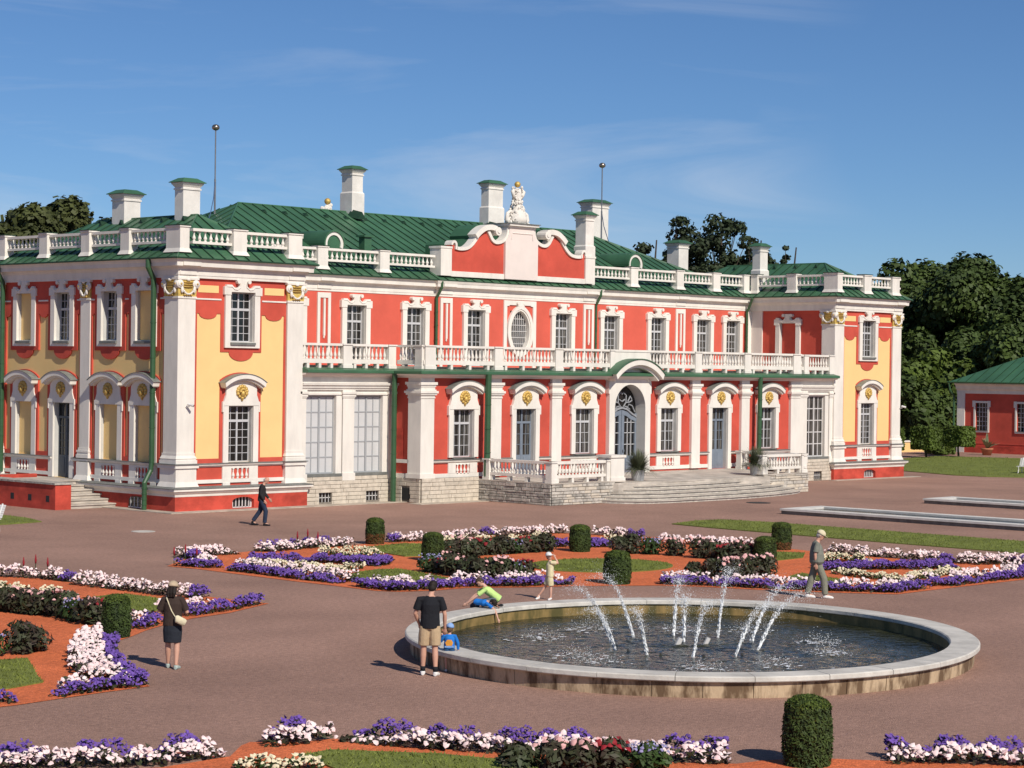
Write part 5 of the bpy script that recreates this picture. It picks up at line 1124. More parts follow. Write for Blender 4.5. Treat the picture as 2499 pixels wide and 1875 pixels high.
for k, (x, y, r_) in enumerate(((-6.9, -7.2, 0.42), (24.8, -9.95, 0.55))):
    m = MB().lathe([(r_, 0.002), (r_, 0.014), (r_-0.05, 0.016)], 24, x, y)
    m.obj('manhole_cover', 'iron_dark' if k else 'coping', label=('round pale cover set in the gravel before the left wing', 'dark round cover in the gravel before the terrace steps')[k], cat='manhole cover')

# ================================================================== FLOWERS
def dome(P3, r, lift=0.5, n=6):
    """little six-sided blossoms facing up and outwards"""
    k = len(P3); N = RNG.normal(0, 0.55, (k, 3)); N[:, 2] = np.abs(N[:, 2])+0.55; N += np.array([-0.35, -0.45, 0]); N /= np.linalg.norm(N, axis=1)[:, None]
    A = np.cross(N, RNG.normal(0, 1, (k, 3))); A /= np.linalg.norm(A, axis=1)[:, None]+1e-9; B = np.cross(N, A)
    rr_ = (r*RNG.uniform(0.7, 1.25, k))[:, None]; V = [P3+N*rr_*lift]
    for i in range(n): 
        q = 2*math.pi*i/n; wv = 1.0 if i % 2 else 0.78
        V.append(P3+(A*math.cos(q)+B*math.sin(q))*rr_*wv)
    V = np.stack(V, 1).reshape(-1, 3); F = []
    base = np.arange(k)*(n+1)
    for i in range(n): F.append(np.stack([base, base+1+i, base+1+(i+1) % n], 1))
    return V, np.concatenate(F)
def offset_line(pts, d):
    P_ = [Vector(p) for p in pts]; out = []
    for i, p in enumerate(P_):
        t = (P_[min(i+1, len(P_)-1)]-P_[max(i-1, 0)]).normalized(); n_ = Vector((-t.y, t.x))
        if n_.dot(Vector((0.72, 0.69))) < 0: n_ = -n_
        out.append(tuple(p+n_*d))
    return out
BL = {'W': ('bloom_white', 0.050, 150), 'P': ('bloom_purple', 0.033, 520), 'C': ('bloom_cream', 0.036, 230), 'K': ('bloom_pink', 0.05, 110), 'R': ('bloom_red', 0.05, 90), 'L': ('bloom_lavender', 0.03, 200)}
def border(label, layers, group=None, name='flower_border', scale=1.0):
    """layers: list of (kind, polygon, height)"""
    c = np.mean([p for _, pl, _ in layers for p in pl], axis=0)
    e = empty(name, (float(c[0]), float(c[1]), 0), label=label, cat='flower border', group=group)
    LV, LF, LM = [], [], []; nv = 0; names = {'W': 'white_blossoms', 'P': 'purple_blossoms', 'C': 'cream_blossoms', 'K': 'pink_blossoms', 'R': 'red_blossoms', 'L': 'lavender_spikes'}
    for kd, pl, h in layers:
        A = 0.5*abs(sum(pl[i][0]*pl[(i+1) % len(pl)][1]-pl[(i+1) % len(pl)][0]*pl[i][1] for i in range(len(pl))))
        mt, r_, dens = BL[kd]; dens *= scale
        # plants: clumps give the lumpy top
        nc = max(3, int(A*11)); cl = fill_pts(pl, nc)
        def hmap(p2, spread=0.17):
            d = ((p2[:, None, :]-cl[None])**2).sum(2); return np.exp(-d.min(1)/(2*spread**2))
        n = int(A*dens*1.45)+6; p2 = fill_pts(pl, n); hm = hmap(p2); up = RNG.uniform(0, 1, len(p2))**0.55
        keep = RNG.uniform(0, 1, len(p2)) < 0.25+0.85*hm; p2, hm, up = p2[keep], hm[keep], up[keep]
        z = h*(0.30+0.70*hm)*(0.35+0.65*up)
        P3 = np.c_[p2-c, z]
        V, F = dome(P3, r_); np_mesh(names[kd], V, F, mt, e, kind='stuff')
        n2 = int(A*340*scale)+10; q2 = fill_pts(pl, n2); hq = hmap(q2); zq = h*(0.25+0.72*hq)*RNG.uniform(0.08, 0.95, len(q2))
        V, F = leaf_quads(np.c_[q2-c, zq], np.tile([0, 0, 1.0], (len(q2), 1))+RNG.normal(0, 0.3, (len(q2), 3)), 0.085, 1.5, 0.6)
        LV.append(V); LF.append(F+nv); nv += len(V)
    np_mesh('foliage', np.concatenate(LV), np.concatenate(LF), 'leaf_dark' if layers[0][0] != 'C' else 'leaf_green', e, kind='stuff')
    # soil under the plants
    for kd, pl, h in layers[:1]:
        pass
    return e
def strip(line, a, b): 
    f_ = offset_line(line, a); g_ = offset_line(line, b); return f_+g_[::-1]
ST = {
'A1': [(-13.92, -18.13), (-13.74, -18.78), (-13.56, -19.32), (-13.11, -19.45)], 'A1b': [(-11.98, -16.6), (-11.15, -16.14), (-10.63, -16.25), (-9.98, -16.35)],
'A2': [(-13.64, -20.04), (-13.61, -21.41), (-13.7, -23.19), (-13.6, -24.83)], 'A3p': [(-11.47, -18.33), (-10.91, -19.03), (-10.33, -19.59), (-9.66, -20.79), (-9.4, -21.87)],
'A3q': [(-9.45, -21.9), (-8.97, -21.85), (-7.95, -21.07)], 'A3f': [(-11.9, -18.68), (-11.71, -19.7), (-11.39, -20.82), (-11.6, -22.42)], 'A3g': [(-11.6, -22.45), (-10.79, -22.28), (-10.07, -22.15)], 'A3b': [(-8.37, -17.99), (-7.79, -18.71), (-7.33, -19.63)],
'A4': [(-9.1, -15.87), (-8.71, -16.41), (-6.94, -16.15), (-5.99, -16.08), (-5.16, -16.28)], 'A5a': [(-13.67, -25.48), (-13.85, -26.39), (-13.74, -27.22)], 'A5b': [(-13.7, -27.25), (-12.63, -27.58), (-11.53, -27.63), (-10.75, -28.12), (-10.26, -28.52), (-9.4, -28.77), (-8.8, -29.17)],
'A8a': [(-3.05, -15.91), (-1.66, -16.3), (-0.45, -16.33), (0.83, -16.26)], 'A8b': [(1.71, -15.65), (2.42, -16.6), (3.76, -16.66), (4.58, -16.91)], 'A8c': [(4.62, -17.8), (5.02, -19.02), (5.26, -19.2)],
'A9a': [(-0.52, -20.37), (0.13, -20.87)], 'A9b': [(0.68, -21.28), (1.27, -21.73)], 'A7c': [(-2.87, -18.1), (-1.88, -17.89), (-1.1, -18.8), (0.17, -18.79), (1.94, -18.46)], 'A10c': [(2.61, -19.76), (2.18, -20.95), (2.0, -21.78)],
'A10w': [(3.48, -21.73), (4.02, -22.73), (4.25, -23.96), (4.74, -24.9)], 'A11': [(5.2, -27.38), (5.28, -29.19), (5.43, -31.5)], 'A12p': [(0.09, -30.94), (1.31, -31.7), (2.78, -32.65), (3.95, -33.31)], 'A12f': [(-0.46, -31.59), (-0.87, -32.95), (-0.96, -34.07)],
'A12g': [(-0.9, -34.1), (-0.31, -34.48), (1.25, -34.2), (2.95, -34.09)], 'A12b': [(2.5, -29.23), (2.99, -29.82), (3.43, -30.44)], 'A13': [(5.28, -32.3), (5.69, -33.11), (6.41, -33.5), (6.3, -34.4)], 'A13f': [(-1.27, -35.58), (-0.75, -35.99), (1.12, -35.92), (3.06, -36.07), (5.0, -35.1)],
'A14': [(-6.89, -30.49), (-6.16, -31.53), (-5.54, -33.03), (-4.79, -34.4), (-3.62, -35.99)], 'A14b': [(-3.6, -36.0), (-1.76, -35.91)], 'B1': [(-19.67, -17.67), (-19.17, -18.52), (-18.89, -19.63)], 'B2': [(-19.2, -20.55), (-19.19, -21.53), (-19.07, -22.33), (-19.08, -24.43), (-18.82, -25.15)],
'B3': [(-21.2, -28.32), (-19.9, -28.04), (-18.14, -27.35)], 'B3b': [(-23.58, -29.27), (-23.41, -29.57), (-22.4, -28.93)], 'B4c': [(-22.3, -21.0), (-22.09, -22.37), (-21.77, -23.57)], 'B5f': [(-30.35, -36.1), (-30.2, -36.4), (-29.75, -36.3), (-29.33, -36.3), (-28.89, -36.33), (-28.43, -36.33)],
'B6': [(-32.2, -36.1), (-31.43, -36.35), (-31.18, -36.45)], 'C1': [(-36.5, -41.2), (-35.0, -41.5), (-34.38, -41.67), (-33.66, -42.15), (-32.88, -42.75), (-31.7, -42.75)], 'C2a': [(-30.75, -42.45), (-30.5, -42.66), (-30.21, -42.72), (-29.49, -42.72)],
'C2': [(-29.62, -42.80), (-29.16, -44.18), (-28.71, -44.98), (-28.4, -45.47), (-27.82, -46.07), (-27.48, -46.93), (-27.03, -47.72), (-26.56, -48.22)], 'C3': [(-24.72, -49.8), (-23.86, -50.71), (-23.2, -51.7)], 'C4': [(-32.29, -43.6), (-31.36, -44.5)]}
def st(k, a, b): return strip(ST[k], a, b)
B_ = border
B_('purple-edged white flower cluster at the left tip of the back parterre', [('P', st('A1', 0, 0.45), 0.26), ('W', st('A1', 0.4, 1.6), 0.34)])
B_('white flowers with purple rim on the far left corner of the back parterre', [('W', st('A1b', 0.0, 0.75), 0.34), ('P', [(-12.4, -17.0), (-11.7, -16.6), (-11.4, -16.1), (-12.1, -16.2)], 0.3)])
B_('long purple border with white behind, left front of the back parterre', [('P', st('A2', 0, 0.42), 0.26), ('W', st('A2', 0.38, 0.95), 0.38)])
B_('wide purple band along the middle of the left grass quarter', [('P', st('A3p', 0, 0.9), 0.27)])
B_('short purple band pointing at the left topiary', [('P', st('A3q', 0, 0.75), 0.27)])
B_('cream-white small-flowered edging in front of the left purple band', [('C', st('A3f', 0, 0.5), 0.2)]); B_('cream-white small-flowered patch right of the left purple band', [('C', st('A3g', 0, 0.5), 0.22)])
B_('cream flowers behind the left purple band', [('C', st('A3b', 0, 0.7), 0.3)])
B_('white border with red accents along the back left edge', [('W', st('A4', 0, 0.5), 0.34), ('P', st('A4', 0.5, 0.75), 0.36)])
B_('short purple and white border at the front left corner behind the man in black', [('P', st('A5a', 0, 0.4), 0.27), ('W', st('A5a', 0.35, 0.8), 0.36)])
B_('purple and white border running behind the boys at the fountain', [('P', st('A5b', 0, 0.42), 0.28), ('W', st('A5b', 0.38, 0.85), 0.38)])
B_('white border at the back edge, left of the rear topiary', [('W', st('A8a', 0, 0.5), 0.34), ('P', [(-3.3, -15.9), (-2.9, -16.1), (-2.7, -15.7), (-3.1, -15.5)], 0.32)])
B_('white border at the back edge right behind the middle topiary', [('W', st('A8b', 0, 0.55), 0.34), ('P', [(1.4, -15.6), (1.8, -15.9), (2.0, -15.5), (1.6, -15.2)], 0.32)])
B_('short white border with purple end at the back, right of the middle topiary', [('W', st('A8c', 0, 0.5), 0.34), ('P', [(5.0, -19.2), (5.3, -19.7), (5.7, -19.4), (5.4, -18.9)], 0.32)])
B_('purple patch left of the middle topiary', [('P', st('A9a', 0, 1.5), 0.3)]); B_('purple patch right of the middle topiary', [('P', st('A9b', 0, 1.1), 0.28)])
B_('cream-pink strip behind the dark dahlias at the back', [('C', st('A7c', 0, 0.5), 0.34)]); B_('cream-pink strip right of the middle topiary', [('C', st('A10c', 0, 0.45), 0.34)])
B_('white-pink border along the back behind the right dahlias', [('W', st('A10w', 0, 0.6), 0.36)])
B_('white border behind the man with the cap, right back edge', [('W', st('A11', 0, 0.5), 0.36), ('P', [(5.4, -31.5), (5.45, -32.0), (6.0, -31.9), (5.9, -31.4)], 0.3)])
B_('wide purple band right of the man with the cap', [('P', st('A12p', 0, 0.95), 0.28)])
B_('cream edging on the left of the right purple band', [('C', st('A12f', 0, 0.55), 0.22)]); B_('cream edging in front of the right purple band', [('C', st('A12g', 0, 0.6), 0.24)]); B_('cream flowers behind the right purple band', [('C', st('A12b', 0, 0.7), 0.3)])
B_('white flower cluster with purple rim at the right picture edge', [('W', st('A13', 0, 1.0), 0.36), ('P', [(6.5, -33.2), (7.3, -33.6), (7.2, -34.0), (6.6, -33.9)], 0.34)])
B_('purple border with white behind at the right front corner', [('P', st('A13f', 0, 0.4), 0.27), ('W', st('A13f', 0.36, 0.85), 0.36)])
B_('purple and white border behind the fountain jets', [('P', st('A14', 0, 0.42), 0.28), ('W', st('A14', 0.3, 0.85), 0.36)]); B_('short purple and white border right of the walking man', [('P', st('A14b', 0, 0.42), 0.28), ('W', st('A14b', 0.36, 0.8), 0.36)])
B_('white border with purple end along the back of the left parterre', [('W', st('B1', 0, 0.5), 0.36), ('P', [(-18.95, -19.6), (-18.9, -20.1), (-18.4, -20.0), (-18.4, -19.5)], 0.3)])
B_('long white border behind the woman with the cap', [('W', st('B2', 0, 0.5), 0.38), ('P', [(-18.9, -25.1), (-18.6, -25.5), (-18.1, -25.2), (-18.4, -24.8)], 0.34)])
B_('purple border with white patch, right tip of the left parterre', [('P', st('B3', 0, 0.40), 0.30), ('W', st('B3', 0.38, 1.1)[0:2]+st('B3', 0.38, 1.1)[4:6], 0.34)])
B_('purple and white clump between the near-left topiary and the woman', [('P', st('B3b', 0, 0.45), 0.30), ('W', st('B3b', 0.35, 0.8), 0.36)])
B_('creamy-pink row behind the dark dahlias of the left parterre', [('C', st('B4c', 0, 0.6), 0.36)])
B_('crescent-shaped bed of white flowers left of the woman', [('W', [(-25.09, -29.91), (-24.96, -30.15), (-26.0, -31.6), (-26.95, -33.0), (-27.9, -34.7), (-28.35, -35.5), (-28.9, -35.6), (-28.81, -34.87), (-28.2, -33.62), (-27.39, -32.42), (-26.35, -31.03), (-25.44, -30.03)], 0.34)])
B_('crescent-shaped purple edging left of the woman', [('P', [(-25.07, -30.35), (-24.75, -30.4), (-25.2, -31.1), (-26.15, -32.3), (-26.9, -33.4), (-27.6, -34.8), (-28.1, -35.9), (-28.3, -36.3), (-28.7, -35.9), (-28.35, -35.3), (-27.8, -34.5), (-26.95, -32.95), (-26.0, -31.5)], 0.28)])
B_('low purple and white edging at the lower left, below the crescent', [('P', st('B5f', 0.0, 0.34), 0.26), ('W', st('B5f', 0.3, 0.62), 0.32)])
B_('small purple clump at the lower left picture edge', [('P', st('B6', 0, 0.35), 0.28)])
B_('white border with purple behind at the bottom left corner', [('W', st('C1', 0, 0.42), 0.30), ('P', st('C1', 0.42, 0.68), 0.36)], scale=1.25)
B_('short white and purple border left of the bottom middle', [('W', st('C2a', 0, 0.40), 0.30), ('P', st('C2a', 0.40, 0.66), 0.36)], scale=1.25)
B_('long white and purple border along the bottom middle', [('W', st('C2', 0, 0.42), 0.30), ('P', st('C2', 0.42, 0.68), 0.36)], scale=1.25)
B_('white and purple border at the bottom right corner', [('W', st('C3', 0, 0.45), 0.30), ('P', st('C3', 0.45, 0.75), 0.37)], scale=1.25)
B_('low cream flowers cut by the bottom picture edge', [('C', st('C4', 0, 0.4), 0.2)], scale=1.25)
# single dahlia and rose bushes
def bush(x, y, h, w, kd, label, dark='leaf_dark', name='dahlia_bush', nfl=26, nl=420, cat='bush'):
    e = empty(name, (x, y, 0), label=label, cat=cat, group='bushes in the flower beds')
    n = nl; th = RNG.uniform(0, 6.28, n); u = RNG.uniform(0, 1, n)**0.5; z = RNG.uniform(0.05, 1, n); r_ = w/2*(0.55+0.6*np.sin(np.pi*np.clip(z, 0.05, 0.95)))*u
    Pn = np.c_[r_*np.cos(th), r_*np.sin(th), z*h]; N = np.c_[np.cos(th), np.sin(th), np.full(n, 0.7)]
    V, F = leaf_quads(Pn, N, 0.11, 1.5, 0.5); np_mesh('foliage', V, F, dark, e)
    stm = MB()
    for k in range(5): a = k*1.26; stm.tube([(0.03*math.cos(a), 0.03*math.sin(a), 0), (w*0.28*math.cos(a), w*0.28*math.sin(a), h*0.8)], 0.008, 4)
    stm.obj('stems', 'leaf_green', e)
    if nfl:
        th = RNG.uniform(0, 6.28, nfl); rr_ = w/2*RNG.uniform(0.1, 1.05, nfl); Pf = np.c_[rr_*np.cos(th), rr_*np.sin(th), h*RNG.uniform(0.72, 1.1, nfl)]
        V, F = dome(Pf, 0.062 if kd != 'L' else 0.03, 0.7); np_mesh('blossoms', V, F, BL[kd][0], e)
BU = [('A6', [(-9.23, -23.97), (-9.26, -24.43), (-9.48, -25.07), (-9.43, -25.49), (-9.49, -25.91), (-9.71, -26.43), (-9.43, -26.65), (-9.2, -26.83), (-8.79, -26.84), (-8.48, -26.94)], 'L R K K 0 0 K K L R'.split(), 'before the round grass plot'),
 ('A7', [(-5.32, -20.87), (-5.06, -21.07), (-4.84, -21.24), (-4.2, -21.0), (-3.83, -21.1), (-3.4, -21.2), (-3.0, -21.2), (-2.5, -21.2), (-2.1, -21.3), (-1.6, -21.4)], '0 K 0 R 0 0 L R 0 0'.split(), 'left of the middle topiary'),
 ('A10', [(-0.17, -23.31), (0.1, -23.6), (0.4, -24.1), (0.6, -24.9), (0.6, -25.96), (0.71, -26.4), (0.58, -27.02), (0.64, -27.43), (0.99, -27.55)], '0 0 L K K 0 R K R'.split(), 'right of the round grass plot'),
 ('A15', [(-3.72, -30.25), (-3.61, -30.64), (-3.08, -30.77), (-2.49, -30.8), (-4.29, -29.62), (-3.91, -29.92)], 'K K K K 0 0'.split(), 'left of the capped man'),
 ('B4', [(-23.9, -24.5), (-23.72, -24.65), (-23.68, -25.02), (-23.62, -25.41), (-23.54, -25.81), (-23.4, -26.09), (-23.44, -26.56), (-23.59, -27.24), (-23.72, -27.92), (-23.4, -28.25)], '0 0 K 0 K 0 K L K R'.split(), 'in the left parterre row'),
 ('B7', [(-28.3, -31.0), (-27.6, -31.1), (-27.25, -30.95)], 'L 0 0'.split(), 'in the left edge shrub group'),
 ('C', [(-29.05, -46.2), (-28.7, -46.6), (-28.45, -46.9), (-28.05, -47.15), (-27.6, -47.5)], '0 K K R L'.split(), 'at the bottom edge')]
ORD = ['first', 'second', 'third', 'fourth', 'fifth', 'sixth', 'seventh', 'eighth', 'ninth', 'tenth', 'eleventh', 'twelfth']
COLN = {'K': 'pink-flowered dark-leaved bush', 'R': 'dark red-flowered bush', 'L': 'pale lavender-blue flowering clump', '0': 'dark green leafy bush'}
for rid, pts, kinds, where in BU:
    cnt = {}
    for (x, y), kd in zip(pts, kinds):
        cnt[kd] = cnt.get(kd, 0)+1; tot = kinds.count(kd)
        lb = ('%s %s' % (COLN[kd], where)) if tot == 1 else '%s %s, %s from the left' % (COLN[kd], where, ORD[cnt[kd]-1])
        if rid == 'C': h, w = (0.36, 0.55)
        elif rid == 'A15' and kd == '0': h, w = 0.45, 0.5
        else: h, w = (0.55 if kd in 'K0' else 0.45), 0.72
        bush(x, y, h*RNG.uniform(0.9, 1.15), w, kd if kd != '0' else 'K', lb, 'leaf_green' if kd == 'L' else 'leaf_dark', nfl=0 if kd == '0' else (60 if kd == 'L' else 18))
# red celosia spikes
for i, (x, y, w_) in enumerate(((-18.75, -18.35, 'standing in the back border of the left parterre'), (-13.55, -18.2, 'at the left tip of the back parterre'), (-6.85, -15.85, 'in the back left border'))):
    e = empty('celosia', (x, y, 0), label='dark red plume flowers '+w_, cat='flower', group='red plume flowers')
    m = MB(); s2 = MB()
    for k in range(3): 
        xx, yy = 0.28*(k-1)*0.8, -0.3*(k-1)*0.8; hh = 0.50+0.08*(k == 1); s2.tube([(xx, yy, 0), (xx, yy, hh-0.15)], 0.012, 5); m.tube([(xx, yy, hh-0.2), (xx, yy, hh-0.1), (xx, yy, hh+0.05)], [0.022, 0.034, 0.010], 6)
    m.obj('plume', 'bloom_red', e, smooth=True); s2.obj('stem', 'leaf_green', e)

# ================================================================== TOPIARY
def topiary(x, y, h, w, label, brown=None):
    e = empty('topiary', (x, y, 0), label=label, cat='topiary', group='clipped yew cylinders')
    r_ = w/2; n = int(9000*w*h); t = RNG.uniform(0, 1, n); th = RNG.uniform(0, 6.28, n)
    prof = lambda z: r_*np.clip(np.where(z < 0.82, 0.90+0.12*np.sin(np.pi*np.clip(z/0.82, 0, 1)), np.sqrt(np.clip(1-((z-0.82)/0.20)**2, 0, 1))*0.95), 0.0, 2)
    z = t*1.0; top = RNG.uniform(0, 1, n) < 0.25; z = np.where(top, 0.80+0.2*RNG.uniform(0, 1, n), z); rr_ = np.where(top, prof(z)*np.sqrt(RNG.uniform(0, 1, n)), prof(z))
    zt_ = np.where(top, np.maximum(z, 0.82+0.19*np.sqrt(np.clip(1-(rr_/(r_*0.97))**2, 0, 1))), z)
    lump = 1+0.035*np.sin(9*th+13*z)*np.sin(21*z+3*th)+RNG.normal(0, 0.02, n)
    Pn = np.c_[rr_*lump*np.cos(th), rr_*lump*np.sin(th), zt_*h*(1+0.0*lump)]; N = np.c_[np.cos(th)*np.where(top, 0.3, 1), np.sin(th)*np.where(top, 0.3, 1), np.where(top, 1.0, 0.45)]
    V, F = leaf_quads(Pn, N, 0.042, 1.6, 0.55)
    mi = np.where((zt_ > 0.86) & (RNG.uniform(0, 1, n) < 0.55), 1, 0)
    if brown: mi = np.where((zt_ < brown) & (RNG.uniform(0, 1, n) < 0.75), 2, mi)
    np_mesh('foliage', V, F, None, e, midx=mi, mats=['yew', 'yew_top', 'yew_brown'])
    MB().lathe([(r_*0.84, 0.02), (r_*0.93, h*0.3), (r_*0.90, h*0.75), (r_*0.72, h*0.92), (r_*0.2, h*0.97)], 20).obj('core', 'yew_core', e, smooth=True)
    MB().tube([(0, 0, -0.02), (0, 0, 0.2)], 0.04, 6).obj('trunk', 'bark', e)
topiary(-3.97, -15.91, 0.86, 0.62, 'clipped yew cylinder with browned lower half, farthest back', 0.42)
topiary(-6.75, -21.5, 0.86, 0.66, 'clipped yew cylinder at the left end of the dahlia rows')
topiary(-0.70, -22.05, 0.86, 0.68, 'clipped yew cylinder behind the child with the white cap')
topiary(-7.55, -29.55, 0.90, 0.74, 'clipped yew cylinder right behind the fountain jets')
topiary(5.22, -25.67, 0.90, 0.65, 'clipped yew cylinder on the grass strip side, back of the right pair', 0.3)
topiary(0.95, -28.2, 0.80, 0.68, 'clipped yew cylinder with brownish base, front of the right pair', 0.25)
topiary(-24.60, -30.15, 0.90, 0.60, 'clipped yew cylinder near the woman in the left parterre')
topiary(-25.68, -48.95, 1.03, 0.72, 'large clipped yew cylinder at the bottom right of the picture')

# ================================================================== FOUNTAIN
FC = Vector((-16.87, -39.62)); FA, FB_, FROT = 6.58, 5.93, math.atan2(0.54, 0.84)
def fel(a, d, z): 
    p = Vector(((FA+d)*math.cos(a), (FB_+d)*math.sin(a))); c_, s_ = math.cos(FROT), math.sin(FROT)
    return (p.x*c_-p.y*s_, p.x*s_+p.y*c_, z)
fo = empty('fountain_basin', (FC.x, FC.y, 0), label='large round stone fountain basin with pale coping and dark water', cat='fountain')
def ringmesh(prof, n=120, a0=0, a1=2*math.pi, closed=True):
    m = MB(); k = len(prof); vs = []; N_ = n if closed else n+1
    for i in range(N_):
        a = a0+(a1-a0)*i/n; vs += [fel(a, d, z) for d, z in prof]
    fs = []
    for i in range(n):
        for j in range(k): fs.append((i*k+j, ((i+1) % N_)*k+j, ((i+1) % N_)*k+(j+1) % k, i*k+(j+1) % k))
    if not closed: fs.append(tuple(range(k))); fs.append(tuple((N_-1)*k+j for j in range(k-1, -1, -1)))
    return m.add(vs, fs)
ringmesh([(-0.14, 0.0), (-0.12, 0.30), (-0.50, 0.30), (-0.50, 0.0)]).obj('wall', 'basin_wall', fo, smooth=False)
# single wall slabs on the outside and coping stones
nb = 40
for i in range(nb):
    a0 = 2*math.pi*i/nb; a1 = 2*math.pi*(i+1)/nb; gp_ = 0.0012
    ringmesh([(-0.125+RNG.uniform(0, 0.006), 0.0), (-0.10+RNG.uniform(0, 0.006), 0.285), (-0.2, 0.285), (-0.2, 0.0)], 3, a0+gp_, a1-gp_, False).obj('wall_slab', 'basin_wall', fo)
for i in range(26):
    a0 = 2*math.pi*(i+0.3)/26; a1 = 2*math.pi*(i+1.3)/26; gp_ = 0.0010; dz = RNG.uniform(-0.003, 0.003)
    ringmesh([(-0.02, 0.295+dz), (0.0, 0.315+dz), (0.0, 0.385+dz), (-0.025, 0.405+dz), (-0.585, 0.405+dz), (-0.61, 0.385+dz), (-0.61, 0.315+dz), (-0.57, 0.295+dz)], 5, a0+gp_, a1-gp_, False).obj('coping_stone', 'coping', fo)
ringmesh([(-0.52, -0.3), (-0.52, 0.30), (-0.56, 0.30), (-0.56, -0.3)]).obj('inner_lining', 'wet_wall', fo)
wv = [(0, 0, 0.09)]; wf = []
for j in range(1, 40):
    for i in range(160): 
        a = 2*math.pi*i/160; d = -FA*(1-j/39)-0.53*j/39; p = fel(a, 0, 0); k = (j/39)*(1-0.53/FA); wv.append((p[0]*k, p[1]*k, 0.09))
for i in range(160): wf.append((0, 1+i, 1+(i+1) % 160))
for j in range(38):
    for i in range(160): a = 1+j*160+i; b = 1+j*160+(i+1) % 160; wf.append((a, a+160, b+160, b))
wV = np.array(wv); r_w = np.hypot(wV[:, 0], wV[:, 1]); wV[:, 2] += 0.012*np.sin(wV[:, 0]*5+np.sin(wV[:, 1]*3)*1.5)*np.sin(wV[:, 1]*6+1)+RNG.normal(0, 0.004, len(wV)); wV[-160:, 2] = 0.09
wme = MB(); wme.v = [tuple(p) for p in wV]; wme.f = wf; wme.obj('pool_water', 'water', fo, smooth=True)
# nozzles and pump
nz = MB()
for i in range(11): a = 2*math.pi*i/11; nz.tube([(1.5*math.cos(a), 1.5*math.sin(a), -0.1), (1.55*math.cos(a), 1.55*math.sin(a), 0.14)], 0.03, 6)
nz.obj('nozzles', 'metal_grey', fo)
lp = MB().tube([(0.05, 0.4, 0.05), (0.12, 0.35, 0.22)], 0.06, 8); lp.obj('spotlight', 'frame_white', fo); MB().tube([(0.55, 0.05, 0.05), (0.62, 0.0, 0.22)], 0.05, 8).obj('spotlight', 'frame_white', fo)
# jets: droplets thrown outwards
JETS = [((-18.49, -38.95), 0.85, (-0.62, 0.35)), ((-17.61, -38.07), 1.15, (-0.75, 0.75)), ((-16.58, -37.82), 1.30, (-0.45, 0.9)), ((-18.58, -39.87), 0.95, (-0.5, 0.1)), ((-15.72, -38.23), 1.20, (0.6, 0.3)), ((-16.42, -39.08), 0.95, (0.15, 0.1)), ((-18.17, -40.74), 1.10, (0.25, -0.35)), ((-15.25, -39.08), 1.45, (0.55, 0.0)), ((-17.38, -41.21), 1.05, (0.6, -0.6)), ((-15.16, -39.93), 1.15, (1.0, -0.4)), ((-16.27, -40.93), 1.15, (1.0, -0.75))]
OCT_V = np.array([(1, 0, 0), (-1, 0, 0), (0, 1, 0), (0, -1, 0), (0, 0, 1), (0, 0, -1)], float); OCT_F = np.array([(0, 2, 4), (2, 1, 4), (1, 3, 4), (3, 0, 4), (2, 0, 5), (1, 2, 5), (3, 1, 5), (0, 3, 5)])
def drops(name, C_, r_, m, parent, st_=None, **kw):
    n = len(C_); sc_ = r_[:, None, None]*OCT_V[None]
    if st_ is not None: sc_ = sc_+st_[:, None, :]*OCT_V[None, :, 2:3]*1.0
    V = (C_[:, None, :]+sc_).reshape(-1, 3); F = (OCT_F[None]+np.arange(n)[:, None, None]*6).reshape(-1, 3)
    return np_mesh(name, V, F, m, parent, **kw)
JORD = sorted(range(len(JETS)), key=lambda i: JETS[i][0][0]*0.69-JETS[i][0][1]*0.72)
for rank, i in enumerate(JORD):
    (x, y), h, (dx, dy) = JETS[i]
    e = empty('water_jet', (x, y, 0.09), label='spraying water jet of the fountain, %s nozzle from the left' % ORD[rank], cat='water jet', group='fountain jets')
    v0 = math.sqrt(2*9.8*h); tt_ = 2*v0/9.8
    n = 520; t = RNG.uniform(0, 1, n)**1.5*0.62; tm = t*tt_
    spread = 0.012+0.20*t**1.6
    C_ = np.c_[dx*t*1.5+RNG.normal(0, 1, n)*spread, dy*t*1.5+RNG.normal(0, 1, n)*spread, v0*tm-4.9*tm**2+RNG.normal(0, 1, n)*spread*0.6]
    r_ = np.where(t < 0.10, 0.016, 0.011)*RNG.uniform(0.4, 1.0, n); C_[:, 2] = np.maximum(C_[:, 2], 0.0)
    vel = np.c_[np.full(n, dx*1.5), np.full(n, dy*1.5), (v0-9.8*tm)*tt_]; vel /= np.linalg.norm(vel, axis=1)[:, None]
    drops('droplets', C_, r_, 'spray', e, vel*(0.035*np.exp(-t*7)+0.006)[:, None], kind='stuff')
    n3 = 900; t3 = RNG.uniform(0.15, 1, n3)*0.66; tm = t3*tt_; sp = 0.05+0.26*t3
    C3 = np.c_[dx*t3*1.5+RNG.normal(0, 1, n3)*sp, dy*t3*1.5+RNG.normal(0, 1, n3)*sp, np.maximum(v0*tm-4.9*tm**2+RNG.normal(0, 1, n3)*sp*0.8, 0.0)]
    drops('mist', C3, RNG.uniform(0.002, 0.006, n3), 'spray', e, kind='stuff')
    n2 = 220; t2_ = RNG.uniform(0, 1, n2)**1.2*0.16; tm = t2_*tt_
    C2 = np.c_[dx*t2_*1.5+RNG.normal(0, 1, n2)*0.012, dy*t2_*1.5+RNG.normal(0, 1, n2)*0.012, v0*tm-4.9*tm**2]
    drops('column', C2, np.full(n2, 0.010), 'spray', e, np.tile([dx*0.04, dy*0.04, 0.055], (n2, 1)), kind='stuff')
